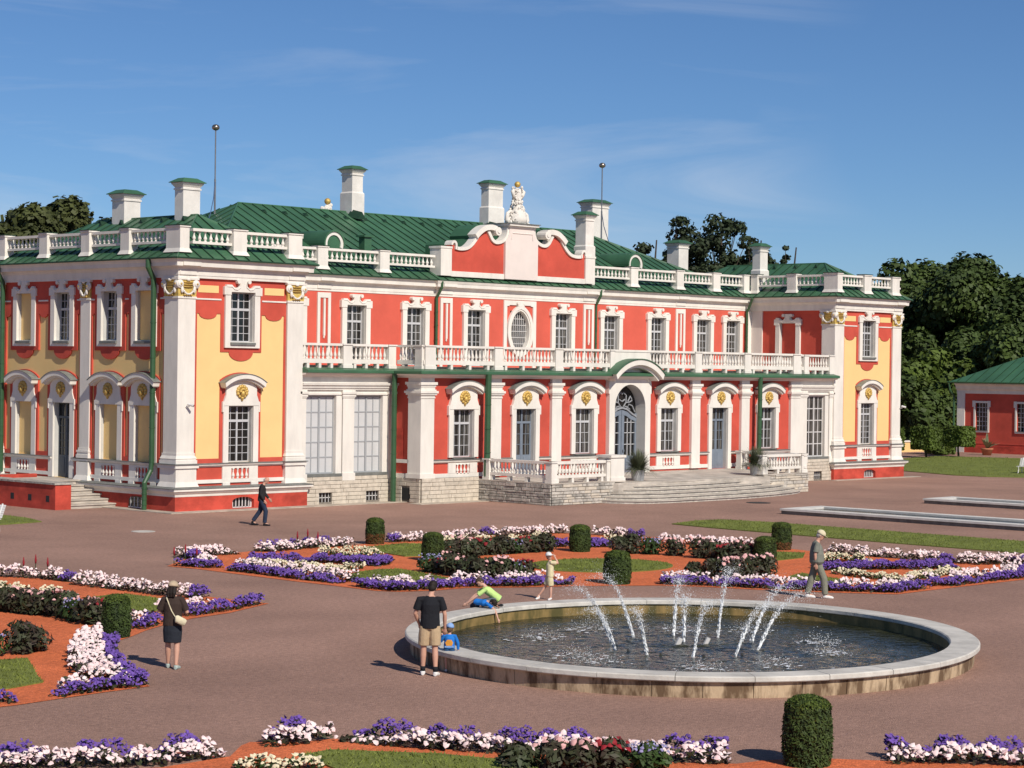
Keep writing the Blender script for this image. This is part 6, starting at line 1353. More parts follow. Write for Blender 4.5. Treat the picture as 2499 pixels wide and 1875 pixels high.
SPL = [(-18.35, -36.78), (-16.42, -36.41), (-19.9, -39.06), (-20.3, -40.0), (-19.4, -42.0), (-17.86, -42.6), (-14.34, -41.07), (-15.67, -42.27), (-14.97, -37.78), (-13.86, -38.85)]
SORD = sorted(range(len(SPL)), key=lambda i: SPL[i][0]*0.69-SPL[i][1]*0.72)
for rank, i in enumerate(SORD):
    x, y = SPL[i]
    e = empty('water_splash', (x, y, 0.09), label='patch of white splashing water in the pool, %s from the left' % ORD[rank], cat='splash', group='splashes in the pool')
    n = 190; a = RNG.uniform(0, 6.28, n); q = RNG.normal(0, 0.24, (n, 2)); hh = np.abs(RNG.normal(0, 0.14, n))*np.exp(-(q**2).sum(1)*3)
    drops('droplets', np.c_[q[:, 0], q[:, 1], hh+0.004], RNG.uniform(0.003, 0.011, n), 'spray', e, kind='stuff')
    n = 26; q = RNG.normal(0, 0.3, (n, 2)); V = []; 
    for k in range(n):
        rr_ = RNG.uniform(0.02, 0.055); an = RNG.uniform(0, 6.28)
        V += [(q[k, 0]+rr_*math.cos(an+j*1.5708)*(1.6 if j % 2 else 0.7), q[k, 1]+rr_*math.sin(an+j*1.5708)*(0.7 if j % 2 else 1.2), 0.022+0.002*j) for j in range(4)]
    np_mesh('foam', np.array(V), np.arange(4*n).reshape(n, 4), 'spray', e, kind='stuff')

# ================================================================== STONE BASINS, BENCHES, POTS
def long_basin(x0, x1, y0, y1, label):
    e = empty('stone_basin', ((x0+x1)/2, y0, 0), label=label, cat='basin', group='long pale stone basins'); cx = (x0+x1)/2
    def bb(a, b, c, d, z0, z1, n, m): MB().box(a-cx, b-cx, c-y0, d-y0, z0, z1).obj(n, m, e)
    bb(x0+0.05, x1-0.05, y1, y0-0.05, 0.0, 0.15, 'side', 'basin_side'); w = 0.55
    k = 9; Ls = (y0-y1)/k
    for i in range(k):
        bb(x0, x0+w, y1+Ls*i+0.006, y1+Ls*(i+1)-0.006, 0.15, 0.235, 'coping_stone', 'basin_white'); bb(x1-w, x1, y1+Ls*i+0.006, y1+Ls*(i+1)-0.006, 0.15, 0.235, 'coping_stone', 'basin_white')
    bb(x0+w+0.006, x1-w-0.006, y0-w, y0, 0.15, 0.235, 'coping_stone', 'basin_white'); bb(x0+w, x1-w, y1, y0-w-0.01, 0.15, 0.165, 'water', 'water')
long_basin(19.55, 22.45, -15.0, -40.0, 'long pale stone basin nearer to the grass strip')
long_basin(30.9, 33.4, -14.6, -40.0, 'long pale stone basin farther back by the lawn')
def bench(loc, rz, label, L_=1.9):
    e = empty('bench', loc, rz, label, 'bench', 'white slatted garden benches')
    for i in range(6):      # seat slats
        MB().box(-L_/2, L_/2, -0.45+0.085*i, -0.45+0.085*i+0.07, 0.43, 0.455).obj('seat_slat', 'bench_white', e)
    for i in range(6):
        y = 0.06+0.035*i; z = 0.48+0.075*i; MB().add([(-L_/2, y, z), (L_/2, y, z), (L_/2, y+0.028, z+0.062), (-L_/2, y+0.028, z+0.062), (-L_/2, y+0.02, z-0.008), (L_/2, y+0.02, z-0.008), (L_/2, y+0.05, z+0.055), (-L_/2, y+0.05, z+0.055)], [(0, 1, 2, 3), (7, 6, 5, 4), (0, 4, 5, 1), (1, 5, 6, 2), (2, 6, 7, 3), (3, 7, 4, 0)]).obj('back_slat', 'bench_white', e)
    for s_ in (-1, 1):
        x = s_*(L_/2-0.15); MB().tube([(x, -0.46, 0.42), (x, -0.42, 0.25), (x, -0.50, 0.0)], 0.032, 6).tube([(x, -0.46, 0.42), (x, 0.05, 0.42), (x, 0.28, 0.95)], 0.03, 6).tube([(x, 0.05, 0.42), (x, 0.12, 0.0)], 0.03, 6).obj('leg', 'bench_white', e)
bench((61.4, -2.9, 0), R(-90)+R(8), 'white curved bench on the lawn at the right edge', 2.2); bench((-11.15, -3.55, 0), R(-75), 'white bench cut by the left picture edge')
def grass_pot(x, y, label):
    e = empty('potted_plant', (x, y, 0.86), label=label, cat='potted plant', group='spiky grass plants on the terrace')
    m = MB().lathe([(0.25, 0), (0.27, 0.02), (0.32, 0.46), (0.34, 0.47), (0.34, 0.50), (0.30, 0.50), (0.29, 0.44)], 20); m.obj('pot', 'pot_grey', e, smooth=False)
    MB().lathe([(0.29, 0.43), (0.02, 0.45)], 16).obj('soil', 'soil', e)
    n = 950; V = []; F = []
    for i in range(n):
        a = RNG.uniform(0, 6.28); el = RNG.uniform(0.22, 1.5); Lg = RNG.uniform(0.65, 1.0); dr_ = Vector((math.cos(a)*math.cos(el), math.sin(a)*math.cos(el), math.sin(el))); sd = Vector((-math.sin(a), math.cos(a), 0))*0.017
        p = Vector((math.cos(a)*0.1, math.sin(a)*0.1, 0.52)); sag = Vector((0, 0, -0.75*math.cos(el)**2)); o = len(V)
        for q in (0, 0.4, 0.75, 1.0):
            pt_ = p+dr_*Lg*q+sag*(Lg*q)**2*0.9; w_ = 1-q*0.85; V += [tuple(pt_-sd*w_), tuple(pt_+sd*w_)]
        for k in range(3): F.append((o+2*k, o+2*k+1, o+2*k+3, o+2*k+2))
    np_mesh('leaves', np.array(V), np.array(F), 'grassplant', e)
    return e
grass_pot(21.75, -5.45, 'spiky grass plant in a grey pot, left of the terrace steps'); grass_pot(30.55, -5.45, 'spiky grass plant in a grey pot, right of the terrace steps')
e = empty('potted_agave', (84.7, 14.5, 0), label='agave in a terracotta pot before the red pavilion', cat='potted plant')
MB().lathe([(0.30, 0), (0.42, 0.40), (0.46, 0.42), (0.46, 0.52), (0.40, 0.52)], 16).obj('pot', 'terracotta', e, smooth=True)
m = MB()
for k in range(22):
    a = k*2.4; el = 0.25+1.2*((k*0.618) % 1); Lg = 0.8+0.4*((k*0.37) % 1); d = Vector((math.cos(a)*math.cos(el), math.sin(a)*math.cos(el), math.sin(el))); s_ = Vector((-math.sin(a), math.cos(a), 0)); p = Vector((0, 0, 0.5))
    u = d.cross(s_)*0.03; m.add([tuple(p-s_*0.06), tuple(p+s_*0.06), tuple(p+d*Lg*0.5+s_*0.10+u), tuple(p+d*Lg*0.5-s_*0.10+u), tuple(p+d*Lg)], [(0, 1, 2, 3), (3, 2, 4)])
m.obj('leaves', 'agave', e)

# ================================================================== RED PAVILION
PX, PY = 88.3, 19.2
pv = empty('pavilion', (PX+6, PY-6, 0), label='low dark red pavilion with white corner strip and green roof at the right edge', cat='pavilion')
PVI = Vector((PX+6, PY-6, 0))
def V_(mb, n, m, parent=None, loc=(0, 0, 0), rz=0, **kw): return mb.obj(n, m, parent or pv, (Vector(loc)-PVI) if parent is None else None, rz, **kw)
pw = [17.16, 13.65, 10.2, 6.8]       # window centres (y)
V_(wall_holes(-PY, 8.0, 0, 4.6, [(-y-0.52, -y+0.52, 1.7, 3.75) for y in pw], 0.0, 0.4), 'wall', 'red_wall', loc=(PX, 0, 0), rz=WEST)
V_(MB().box(PX+0.4, PX+12, -8, PY, 0, 4.6), 'wall', 'red_wall')
V_(MB().box(PX-0.08, PX+0.3, PY-0.6, PY+0.05, 0, 4.6), 'pilaster', 'trim')
V_(MB().sweep([(PX, PY+0.1), (PX, -8)], [(-0.1, 4.45), (0.05, 4.45), (0.08, 4.7), (0.2, 4.8), (0.28, 5.05), (0.45, 5.15), (0.45, 5.28), (-0.1, 5.28)]), 'cornice', 'trim'); V_(MB().box(PX-0.06, PX, -8, PY-0.6, 0.0, 0.55), 'plinth', 'red_plinth')
V_(MB().box(PX-0.03, PX, -8, PY-0.6, 0.70, 0.76), 'string_course', 'red_upper')
for y in pw:
    o = V_(MB().box(-0.66, -0.52, -0.07, 0, 1.55, 3.9).box(0.52, 0.66, -0.07, 0, 1.55, 3.9).box(-0.52, 0.52, -0.07, 0, 3.75, 3.9).box(-0.52, 0.52, -0.07, 0, 1.55, 1.70), 'window', 'trim', loc=(PX, y, 0), rz=WEST)
    for k in range(2):
        MB().box(-0.76+1.28*k, -0.54+1.30*k, -0.085, 0, 3.45, 3.92).obj('ear', 'trim', o)
    MB().box(-0.52, 0.52, 0.15, 0.17, 1.7, 3.75).obj('glazing', 'glass_dark', o)
    f = MB()
    for k in range(1, 4): f.box(-0.52+0.26*k-0.018, -0.52+0.26*k+0.018, 0.12, 0.15, 1.7, 3.75)
    for k in range(1, 6): f.box(-0.52, 0.52, 0.118, 0.148, 1.7+0.342*k-0.016, 1.7+0.342*k+0.016)
    f.obj('frame', 'frame_grey', o); MB().box(-0.58, 0.58, -0.10, 0.12, 1.66, 1.70).obj('sill', 'sill_grey', o)
    # replace the wide box ears
rf = V_(MB().box(PX-0.3, PX+12, -8, PY+0.3, 5.281, 5.30), 'roof', 'roof_green')
def pr3(pts): roof_plane(rf, pts, 0.75)
a_, b_, c_, d_ = (PX-0.55, PY+0.55, 5.3), (PX-0.55, -8, 5.3), (PX+6.2, -8, 8.6), (PX+6.2, PY-6.2, 8.6)
pr3([a_, b_, c_, d_]); pr3([(PX+13, PY+0.55, 5.3), a_, d_])
V_(MB().tube([(PX-0.6, PY+0.6, 5.28), (PX-0.6, -8, 5.28)], 0.07, 6), 'gutter', 'pipe_green')
V_(MB().tube([(PX-0.6, PY+0.45, 5.2), (PX-0.55, PY+0.4, 4.7), (PX-0.2, PY+0.25, 4.2), (PX-0.2, PY+0.25, 0.9), (PX-0.5, PY+0.9, 0.4)], 0.08, 8), 'downpipe', 'pipe_green')
dmr = V_(MB().prism(arc(0, 6.1, 0.6, 0, 180, 12)+[(-0.6, 5.7), (0.6, 5.7)], 0, 2.0), 'dormer', 'roof_green', loc=(PX+0.9, 12.6, 0), rz=WEST); MB().prism(arc(0, 6.1, 0.55, -10, 190, 12)+arc(0, 6.1, 0.42, -10, 190, 12)[::-1], -0.04, 0).obj('arch_trim', 'trim', dmr)
# boundary wall behind the clipped trees
w = MB().box(52.5, 86.5, 21.0, 21.35, 0, 0.75); bwl = w.obj('garden_wall', 'yellow_wall', label='low yellow garden wall with white capping behind the clipped trees', cat='wall')
MB().box(52.4, 86.6, 20.94, 21.41, 0.75, 0.86).obj('capping', 'trim', bwl)
for k in range(5):
    m = MB().lathe([(0.22, 0.0), (0.22, 0.5), (0.30, 0.55), (0.24, 0.62), (0.12, 0.8), (0.16, 1.0), (0.22, 1.4), (0.10, 1.75), (0.13, 1.9), (0.03, 2.1)], 10); x_ = 57.5+5.2*k
    m.obj('garden_urn', 'trim', loc=(x_, 21.17, 0.86), smooth=True, label='white ornamental urn on the yellow garden wall, %s from the left' % ORD[k], cat='urn', group='urns on the garden wall')

# ================================================================== TREES
def boxtree(x, y, w, d, z0, z1, label, trunk=True, name='clipped_tree'):
    e = empty(name, (x, y, 0), label=label, cat='tree', group='box-clipped trees')
    n = 4200; P3 = RNG.uniform(-0.5, 0.5, (n, 3)); ax = RNG.integers(0, 3, n); sg = RNG.choice([-0.5, 0.5], n); P3[np.arange(n), ax] = sg; N = np.zeros((n, 3)); N[np.arange(n), ax] = np.sign(sg)
    P3 = P3*(1+0.0)+RNG.normal(0, 0.018, (n, 3)); P3[:, 2] += 0.03*np.sin(P3[:, 0]*11)*np.sin(P3[:, 1]*9)
    P3 = P3*np.array([w, d, z1-z0]); P3[:, 2] += (z0+z1)/2
    V, F = leaf_quads(P3, N, 0.12, 1.2, 0.6); np_mesh('crown', V, F, 'tree_leaf_light', e)
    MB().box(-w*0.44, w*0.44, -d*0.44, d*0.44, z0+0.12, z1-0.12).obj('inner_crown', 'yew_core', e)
    if trunk: MB().tube([(0.05, 0, 0), (0.0, 0.03, z0*0.6), (-0.05, 0, z0+0.4)], [0.08, 0.07, 0.06], 8).obj('trunk', 'bark', e)
boxtree(76.3, 14.3, 1.55, 1.5, 0.66, 2.12, 'box-clipped tree on a short trunk, left of the pair on the lawn'); boxtree(79.7, 13.8, 1.75, 1.6, 0.82, 2.12, 'box-clipped tree on a short trunk, beside the red pavilion')
boxtree(73.6, 15.6, 1.5, 1.5, 0.6, 2.1, 'box-clipped tree half hidden by the right wing'); boxtree(82.2, 16.9, 1.7, 1.5, 0.15, 1.9, 'clipped hedge block behind the two box trees', False, 'clipped_hedge')
CAMV = Vector(CAM['pos'])
def tree(x, y, H, W_, label, leaf='tree_leaf', clumps=26, per=900, ls=0.42, base=0.18, flat=0.8, trunk_r=0.35, seed=1, group='trees behind the palace', sparse=1.0, limbs=7, name='tree', shape='round', core=True):
    """trunk with limbs and a crown of leaf clumps spread through its volume"""
    rr_ = np.random.default_rng(seed); e = empty(name, (x, y, 0), label=label, cat='tree', group=group)
    C_ = []; 
    while len(C_) < clumps:
        p = rr_.uniform(-1, 1, 3)
        if (p**2).sum() > 1 or (p**2).sum() < 0.12: continue
        z = base+(1-base)*(p[2]*0.5+0.5); w_ = 1.0
        if shape == 'pine': w_ = 0.45+0.75*math.sin(min(1, max(0, (1.04-z)/0.5))*1.57)
        C_.append((p[0]*W_/2*0.80*w_, p[1]*W_/2*0.80*w_, z*H*0.93))
    C_ = np.array(C_); rad = rr_.uniform(0.55, 1.0, clumps)*W_*0.19*(1 if shape != 'pine' else 0.62)
    Pn, N = [], []
    for c, r_ in zip(C_, rad):
        n = int(per*(r_/(W_*0.19))**2); d = rr_.normal(0, 1, (n, 3)); d /= np.linalg.norm(d, axis=1)[:, None]
        q = rr_.uniform(0.45, 1.08, n)**(0.6); lump = 1+0.22*np.sin(d[:, 0]*6+c[0])*np.sin(d[:, 1]*5+c[1])*np.sin(d[:, 2]*5)
        Pn.append(c+d*(r_*q*lump)[:, None]*np.array([1, 1, flat])); N.append(d+np.array([0, 0, 0.5]))
    Pn = np.concatenate(Pn); N = np.concatenate(N); keep = rr_.uniform(0, 1, len(Pn)) < sparse; Pn, N = Pn[keep], N[keep]
    V, F = leaf_quads(Pn, N, ls, 1.35, 0.55); np_mesh('crown', V, F, leaf, e)
    tr = MB(); zc = H*(0.62 if shape != 'pine' else 0.9)
    tr.tube([(0, 0, -0.1), (rr_.normal(0, 0.15), rr_.normal(0, 0.15), zc*0.5), (rr_.normal(0, 0.3), rr_.normal(0, 0.3), zc)], [trunk_r, trunk_r*0.72, trunk_r*0.25], 8)
    tr.obj('trunk', 'bark', e, smooth=True)
    lb_ = MB(); order = rr_.permutation(clumps)[:limbs+6]
    for k in order:
        c = C_[k]; z0 = max(H*base*0.7, min(zc*0.95, c[2]*0.72)); lb_.tube([(0, 0, z0), (c[0]*0.5, c[1]*0.5, z0+(c[2]-z0)*0.45), (c[0]*0.95, c[1]*0.95, c[2])], [trunk_r*0.38, trunk_r*0.24, trunk_r*0.08], 6)
    lb_.obj('limbs', 'bark', e, smooth=True)
    return e
def at(px, py, t):       # point on the sight line through a picture position (2212 x 1660 grid), t metres deep
    k = 36/CAM['f']/2212
    return CAMV+(_f+_r*((px-1106)*k)-_u*((py-830)*k))*t

def tree_at(px, py, t, W_, label, leaf, seed, clumps, per=1500, ls=0.30, base=0.12, **kw):
    """tree whose top shows at picture height py on the sight line px, t metres away"""
    p = at(px, py, t); return tree(p.x, p.y, p.z*(1.06 if kw.get('shape') == 'pine' else 1.02), W_, label, leaf, clumps, per, ls, base, seed=seed, **kw)
RG = dict(flat=0.85, trunk_r=0.4, group='broadleaf trees on the right')
tree_at(1955, 545, 205, 17.0, 'big dark broadleaf tree behind the right wing', 'tree_leaf', 11, 46, **RG)
tree_at(2095, 545, 200, 15.5, 'tall broadleaf tree rising above the pavilion roof', 'tree_leaf', 12, 46, **RG)
tree_at(2205, 608, 195, 13.5, 'dark broadleaf tree at the right picture edge', 'tree_leaf', 13, 36, **RG)
tree_at(1925, 650, 196, 9.0, 'lower dark tree close beside the right wing', 'tree_leaf', 14, 26, **RG)
tree_at(2030, 760, 182, 10.5, 'bright green tree behind the box-clipped trees', 'tree_leaf_light', 15, 30, **RG)
tree_at(2120, 720, 186, 9.5, 'mid-green tree behind the pavilion corner', 'tree_leaf', 16, 26, **RG)
tree_at(1965, 815, 176, 8.0, 'low shrubby tree filling the gap beside the right wing', 'tree_leaf', 17, 22, **RG)
tree_at(2190, 700, 180, 9.5, 'dark tree directly behind the pavilion roof', 'tree_leaf', 18, 24, **RG)
LG = dict(flat=0.85, trunk_r=0.35, group='trees behind the left wing', base=0.35)
tree_at(25, 428, 172, 12.5, 'warm green broadleaf tree at the left picture edge', 'tree_leaf_warm', 21, 30, **LG)
tree_at(118, 408, 175, 11.5, 'tallest broadleaf tree of the left group', 'tree_leaf_warm', 22, 30, **LG)
tree_at(218, 418, 180, 7.0, 'loose tree just left of the squat chimney', 'tree_leaf_warm', 23, 15, sparse=0.7, **LG)
CG = dict(flat=0.66, trunk_r=0.24, group='conifers behind the right roof', base=0.45, shape='pine', name='conifer', limbs=16, per=420, ls=0.24, sparse=0.9)
tree_at(1405, 498, 186, 7.0, 'low sparse conifer at the left of the group behind the roof', 'needle', 31, 30, **CG)
tree_at(1470, 466, 188, 9.5, 'dark conifer with irregular crown behind the right roof', 'needle', 32, 46, **CG)
tree_at(1558, 446, 190, 10.0, 'tallest dark conifer behind the right roof', 'needle', 33, 50, **CG)
tree_at(1632, 500, 186, 10.0, 'conifer behind the chimney with the flared foot', 'needle', 34, 44, **CG)
tree_at(1700, 515, 190, 4.4, 'thin young conifer right of the flared chimney', 'needle', 35, 34, **CG)
tree_at(1590, 545, 198, 10.0, 'olive green bushy tree low among the conifers', 'tree_leaf_warm', 36, 18, 800, 0.3, 0.5, group='conifers behind the right roof')
tree_at(1832, 578, 178, 4.0, 'small dark treetop peeping over the right wing balustrade', 'tree_leaf', 41, 8, 600, 0.3, 0.5, group='trees behind the palace')

# ================================================================== PEOPLE  (local frame: x = right in the picture, y = away from the camera, z = up)
PRZ = -CAM['yaw']
def remesh(o, vox, sm=2):
    md = o.modifiers.new('remesh', 'REMESH'); md.mode = 'VOXEL'; md.voxel_size = vox; md.use_smooth_shade = True
    if sm: s_ = o.modifiers.new('smooth', 'SMOOTH'); s_.factor = 0.5; s_.iterations = sm
def lerp(a, b, t): return tuple(a[i]+(b[i]-a[i])*t for i in range(3))
def V3(a): return Vector(a)
def hand(mb, wrist, elbow, k, side, grip=0.25, dirv=None):
    d = (V3(wrist)-V3(elbow)).normalized() if dirv is None else V3(dirv).normalized()
    s_ = d.cross(Vector((0, 1, 0.3))); s_ = s_.normalized() if s_.length > 0.1 else Vector((1, 0, 0)); n_ = s_.cross(d)
    w = V3(wrist); pc = w+d*0.05*k
    mb.tube([w-d*0.02*k, w+d*0.02*k, w+d*0.06*k, w+d*0.09*k], [(0.026*k, 0.020*k), (0.034*k, 0.018*k), (0.042*k, 0.016*k), (0.038*k, 0.013*k)], 8, side=tuple(s_))
    for i, (off, ln) in enumerate(((-0.030, 0.062), (-0.010, 0.076), (0.010, 0.072), (0.028, 0.056))):
        b = w+d*0.085*k+s_*off*k; m1 = b+(d+n_*grip*0.6).normalized()*ln*0.5*k; m2 = m1+(d+n_*grip*2.2).normalized()*ln*0.5*k
        mb.tube([b-d*0.02*k, b, m1, m2], [0.0095*k, 0.0095*k, 0.0088*k, 0.0075*k], 6)
    b = w+d*0.03*k+s_*0.030*k*side; m1 = b+(d*0.6+s_*0.8*side).normalized()*0.035*k; mb.tube([b-s_*0.02*k*side, b, m1, m1+(d+n_*grip).normalized()*0.032*k], [0.012*k, 0.012*k, 0.0105*k, 0.009*k], 6)
def person(loc, J, label, k=1.0, face=(0, -1, 0), skin='skin', shirt=None, sleeve=0.5, bottoms=None, leg=0.5, shoes='cloth_white', hair='hair_dark', hair_len=0, cap=None, brim=1, socks=None, hk=None, skirt=False, torso_w=1.0, loose=1.0, vox=0.0095, grip=0.3, extra=None, bald=False, name='person', collar=True):
    e = empty(name, loc, PRZ, label, 'person')
    hk = hk or k; F = Vector(face).normalized(); hc = V3(J['head']); nk = V3(J['neck'])
    upv = (hc-nk).normalized(); S_ = upv.cross(F).normalized()      # S_ points to one ear
    F = S_.cross(upv).normalized()
    b = MB()
    # head: skull, jaw, nose, ears, brow
    def eo(c, r, ax):     # ellipsoid with axes (S_, F, upv)
        q = MB().ell((0, 0, 0), (1, 1, 1), 14, 10); b.add([V3(c)+S_*p[0]*r[0]+F*p[1]*r[1]+upv*p[2]*r[2] for p in q.v], q.f)
    eo(hc+upv*0.015*hk, (0.074*hk, 0.094*hk, 0.098*hk), 0); eo(hc+F*0.022*hk-upv*0.050*hk, (0.055*hk, 0.064*hk, 0.066*hk), 0)
    eo(hc+F*0.092*hk-upv*0.020*hk, (0.012*hk, 0.020*hk, 0.020*hk), 0); eo(hc+F*0.084*hk+upv*0.004*hk, (0.010*hk, 0.014*hk, 0.028*hk), 0); eo(hc+F*0.074*hk-upv*0.058*hk, (0.026*hk, 0.014*hk, 0.012*hk), 0); eo(hc+F*0.066*hk-upv*0.088*hk, (0.022*hk, 0.016*hk, 0.016*hk), 0)
    for s_ in (-1, 1): eo(hc+S_*0.074*s_*hk-upv*0.012*hk-F*0.008*hk, (0.012*hk, 0.022*hk, 0.032*hk), 0)
    b.tube([nk-upv*0.07*k, nk, hc-upv*0.05*hk], [0.060*k, 0.054*k, 0.052*k], 10)
    # torso inside the clothes joins everything
    shc = (V3(J['shL'])+V3(J['shR']))/2; hip = V3(J['hip']); sax = (V3(J['shR'])-V3(J['shL'])).normalized()
    tw = torso_w
    b.tube([hip-(shc-hip).normalized()*0.06*k, hip, lerp(hip, shc, 0.45), lerp(hip, shc, 0.82), shc, nk], [(0.10*k, 0.075*k), (0.135*k, 0.095*k), (0.12*k*tw, 0.085*k*tw), (0.150*k, 0.095*k), (0.125*k, 0.075*k), (0.055*k, 0.055*k)], 12, side=tuple(sax))
    for s_ in 'LR':
        sh, el, ha = J['sh'+s_], J['el'+s_], J['ha'+s_]
        b.tube([tuple(V3(sh)-(V3(sh)-shc)*0.25), sh, lerp(sh, el, 0.5), el, lerp(el, ha, 0.35), ha], [0.048*k, 0.052*k, 0.046*k, 0.038*k, 0.040*k, 0.026*k], 9)
        hand(b, ha, el, k, 1 if s_ == 'L' else -1, grip)
        hp, kn, an = J['hp'+s_], J['kn'+s_], J['an'+s_]
        b.tube([hp, lerp(hp, kn, 0.4), kn, lerp(kn, an, 0.3), lerp(kn, an, 0.65), an], [0.078*k, 0.074*k, 0.053*k, 0.056*k, 0.044*k, 0.034*k], 10)
        to = V3(J['to'+s_]); b.tube([an, lerp(an, to, 0.5), to], [0.036*k, 0.034*k, 0.025*k], 8)
    o = b.obj('body', skin, e); remesh(o, vox, 2)
    # eyes
    for s_ in (-1, 1):
        c = hc+F*0.083*hk+S_*0.030*s_*hk+upv*0.008*hk; MB().ell(tuple(c), (0.0085*hk, 0.0085*hk, 0.006*hk), 8, 6).obj('eye', 'eye', e, smooth=True)
    mth = hc+F*0.086*hk-upv*0.058*hk; MB().tube([tuple(mth-S_*0.022*hk), tuple(mth+F*0.003), tuple(mth+S_*0.022*hk)], 0.0055*hk, 6).obj('mouth', 'lip', e, smooth=True)
    if shirt:
        m = MB(); lo = loose; dn = (shc-hip).normalized()
        m.tube([hip-dn*0.07*k, hip, lerp(hip, shc, 0.45), lerp(hip, shc, 0.80), shc+dn*0.015*k, lerp(tuple(shc), tuple(nk), 0.75)], [(0.165*k*lo, 0.115*k*lo), (0.160*k*lo*tw, 0.115*k*lo*tw), (0.150*k*lo*tw, 0.108*k*lo*tw), (0.168*k, 0.116*k*lo), (0.140*k, 0.092*k), (0.066*k, 0.064*k)], 16, side=tuple(sax))
        for s_ in 'LR':
            sh, el, ha = J['sh'+s_], J['el'+s_], J['ha'+s_]
            pts = [tuple(V3(sh)-(V3(sh)-shc)*0.45), sh]; rd = [0.060*k, 0.062*k]
            if sleeve <= 0.5: pts += [lerp(sh, el, sleeve), lerp(sh, el, sleeve*2*0.85)]; rd += [0.062*k*lo, 0.064*k*lo]
            else: pts += [lerp(sh, el, 0.5), el, lerp(el, ha, 0.5), lerp(el, ha, 0.93)]; rd += [0.062*k, 0.056*k, 0.052*k, 0.045*k]
            m.tube(pts, rd, 10)
        o = m.obj('shirt' if sleeve <= 0.5 else 'jacket', shirt, e); remesh(o, vox*1.15, 3)
    if bottoms:
        m = MB(); dn = (shc-hip).normalized()
        m.tube([hip+dn*0.08*k, hip, hip-dn*0.09*k], [(0.140*k, 0.100*k), (0.158*k, 0.112*k), (0.150*k, 0.110*k)], 14, side=tuple(sax))
        if skirt:
            kc = (V3(J['knL'])+V3(J['knR']))/2; m.tube([hip, lerp(hip, kc, 0.4), lerp(hip, kc, leg)], [(0.165*k, 0.125*k), (0.180*k, 0.135*k), (0.165*k, 0.125*k)], 16, side=tuple(sax))
        else:
            for s_ in 'LR':
                hp, kn, an = J['hp'+s_], J['kn'+s_], J['an'+s_]
                if leg <= 1: pts = [hp, lerp(hp, kn, 0.45*leg), lerp(hp, kn, leg)]; rd = [0.098*k, 0.098*k*loose, 0.092*k*loose]
                else: pts = [hp, lerp(hp, kn, 0.5), kn, lerp(kn, an, 0.5), lerp(kn, an, 0.95)]; rd = [0.098*k, 0.092*k, 0.074*k*loose, 0.068*k*loose, 0.064*k*loose]
                m.tube(pts, rd, 12)
        o = m.obj('skirt' if skirt else ('shorts' if leg <= 1 else 'trousers'), bottoms, e); remesh(o, vox*1.15, 3)
    for s_ in 'LR':
        an, to = V3(J['an'+s_]), V3(J['to'+s_]); d = (to-an); d.z = 0; d = d.normalized() if d.length > 0.01 else Vector((0, -1, 0))
        if shoes:
            m = MB(); gz = min(an.z, to.z)-0.055*k; h0 = Vector((an.x, an.y, 0))-d*0.05*k
            sd = Vector((-d.y, d.x, 0))
            pts = [h0+Vector((0, 0, gz+0.055*k)), h0+d*0.06*k+Vector((0, 0, gz+0.06*k)), h0+d*0.14*k+Vector((0, 0, gz+0.048*k)), h0+d*0.22*k+Vector((0, 0, gz+0.035*k)), h0+d*0.255*k+Vector((0, 0, gz+0.028*k))]
            m.tube([tuple(p) for p in pts], [(0.032*k, 0.040*k), (0.042*k, 0.052*k), (0.048*k, 0.044*k), (0.044*k, 0.034*k), (0.020*k, 0.018*k)], 10, side=tuple(sd)); m.tube([tuple(an), tuple(an-Vector((0, 0, 0.05*k)))], [0.046*k, 0.05*k], 10)
            o = m.obj('shoe', shoes, e); remesh(o, vox, 2)
        if socks: MB().tube([J['an'+s_], lerp(J['an'+s_], J['kn'+s_], 0.22)], [0.045*k, 0.047*k], 10).obj('sock', socks, e, smooth=True)
    # hair
    if hair and not bald:
        h = MB()
        def ho(c, r): q = MB().ell((0, 0, 0), (1, 1, 1), 14, 10); h.add([V3(c)+S_*p[0]*r[0]+F*p[1]*r[1]+upv*p[2]*r[2] for p in q.v], q.f)
        ho(hc+upv*0.036*hk-F*0.016*hk, (0.082*hk, 0.092*hk, 0.088*hk)); ho(hc-F*0.042*hk-upv*0.02*hk, (0.074*hk, 0.062*hk, 0.072*hk)); ho(hc+upv*0.085*hk+F*0.025*hk, (0.060*hk, 0.066*hk, 0.040*hk))
        for s_ in (-1, 1): ho(hc+S_*0.064*s_*hk-F*0.018*hk+upv*0.0*hk, (0.02*hk, 0.045*hk, 0.05*hk))
        if hair_len: 
            for q in (-1, 0, 1): h.tube([tuple(hc-F*0.06*hk+S_*0.045*q*hk), tuple(hc-F*0.085*hk-upv*0.11*hk+S_*0.055*q*hk), tuple(hc-F*0.085*hk-upv*hair_len+S_*0.05*q*hk)], [0.045*hk, 0.045*hk, 0.022*hk], 9)
        o = h.obj('hair', hair, e); remesh(o, vox, 1)
    if bald: 
        h = MB()
        for s_ in (-1, 1):
            q = MB().ell((0, 0, 0), (1, 1, 1), 12, 8); h.add([hc-F*0.035*hk+S_*0.05*s_*hk-upv*0.02*hk+S_*p[0]*0.03*hk+F*p[1]*0.055*hk+upv*p[2]*0.055*hk for p in q.v], q.f)
        h.obj('hair', hair, e, smooth=True)
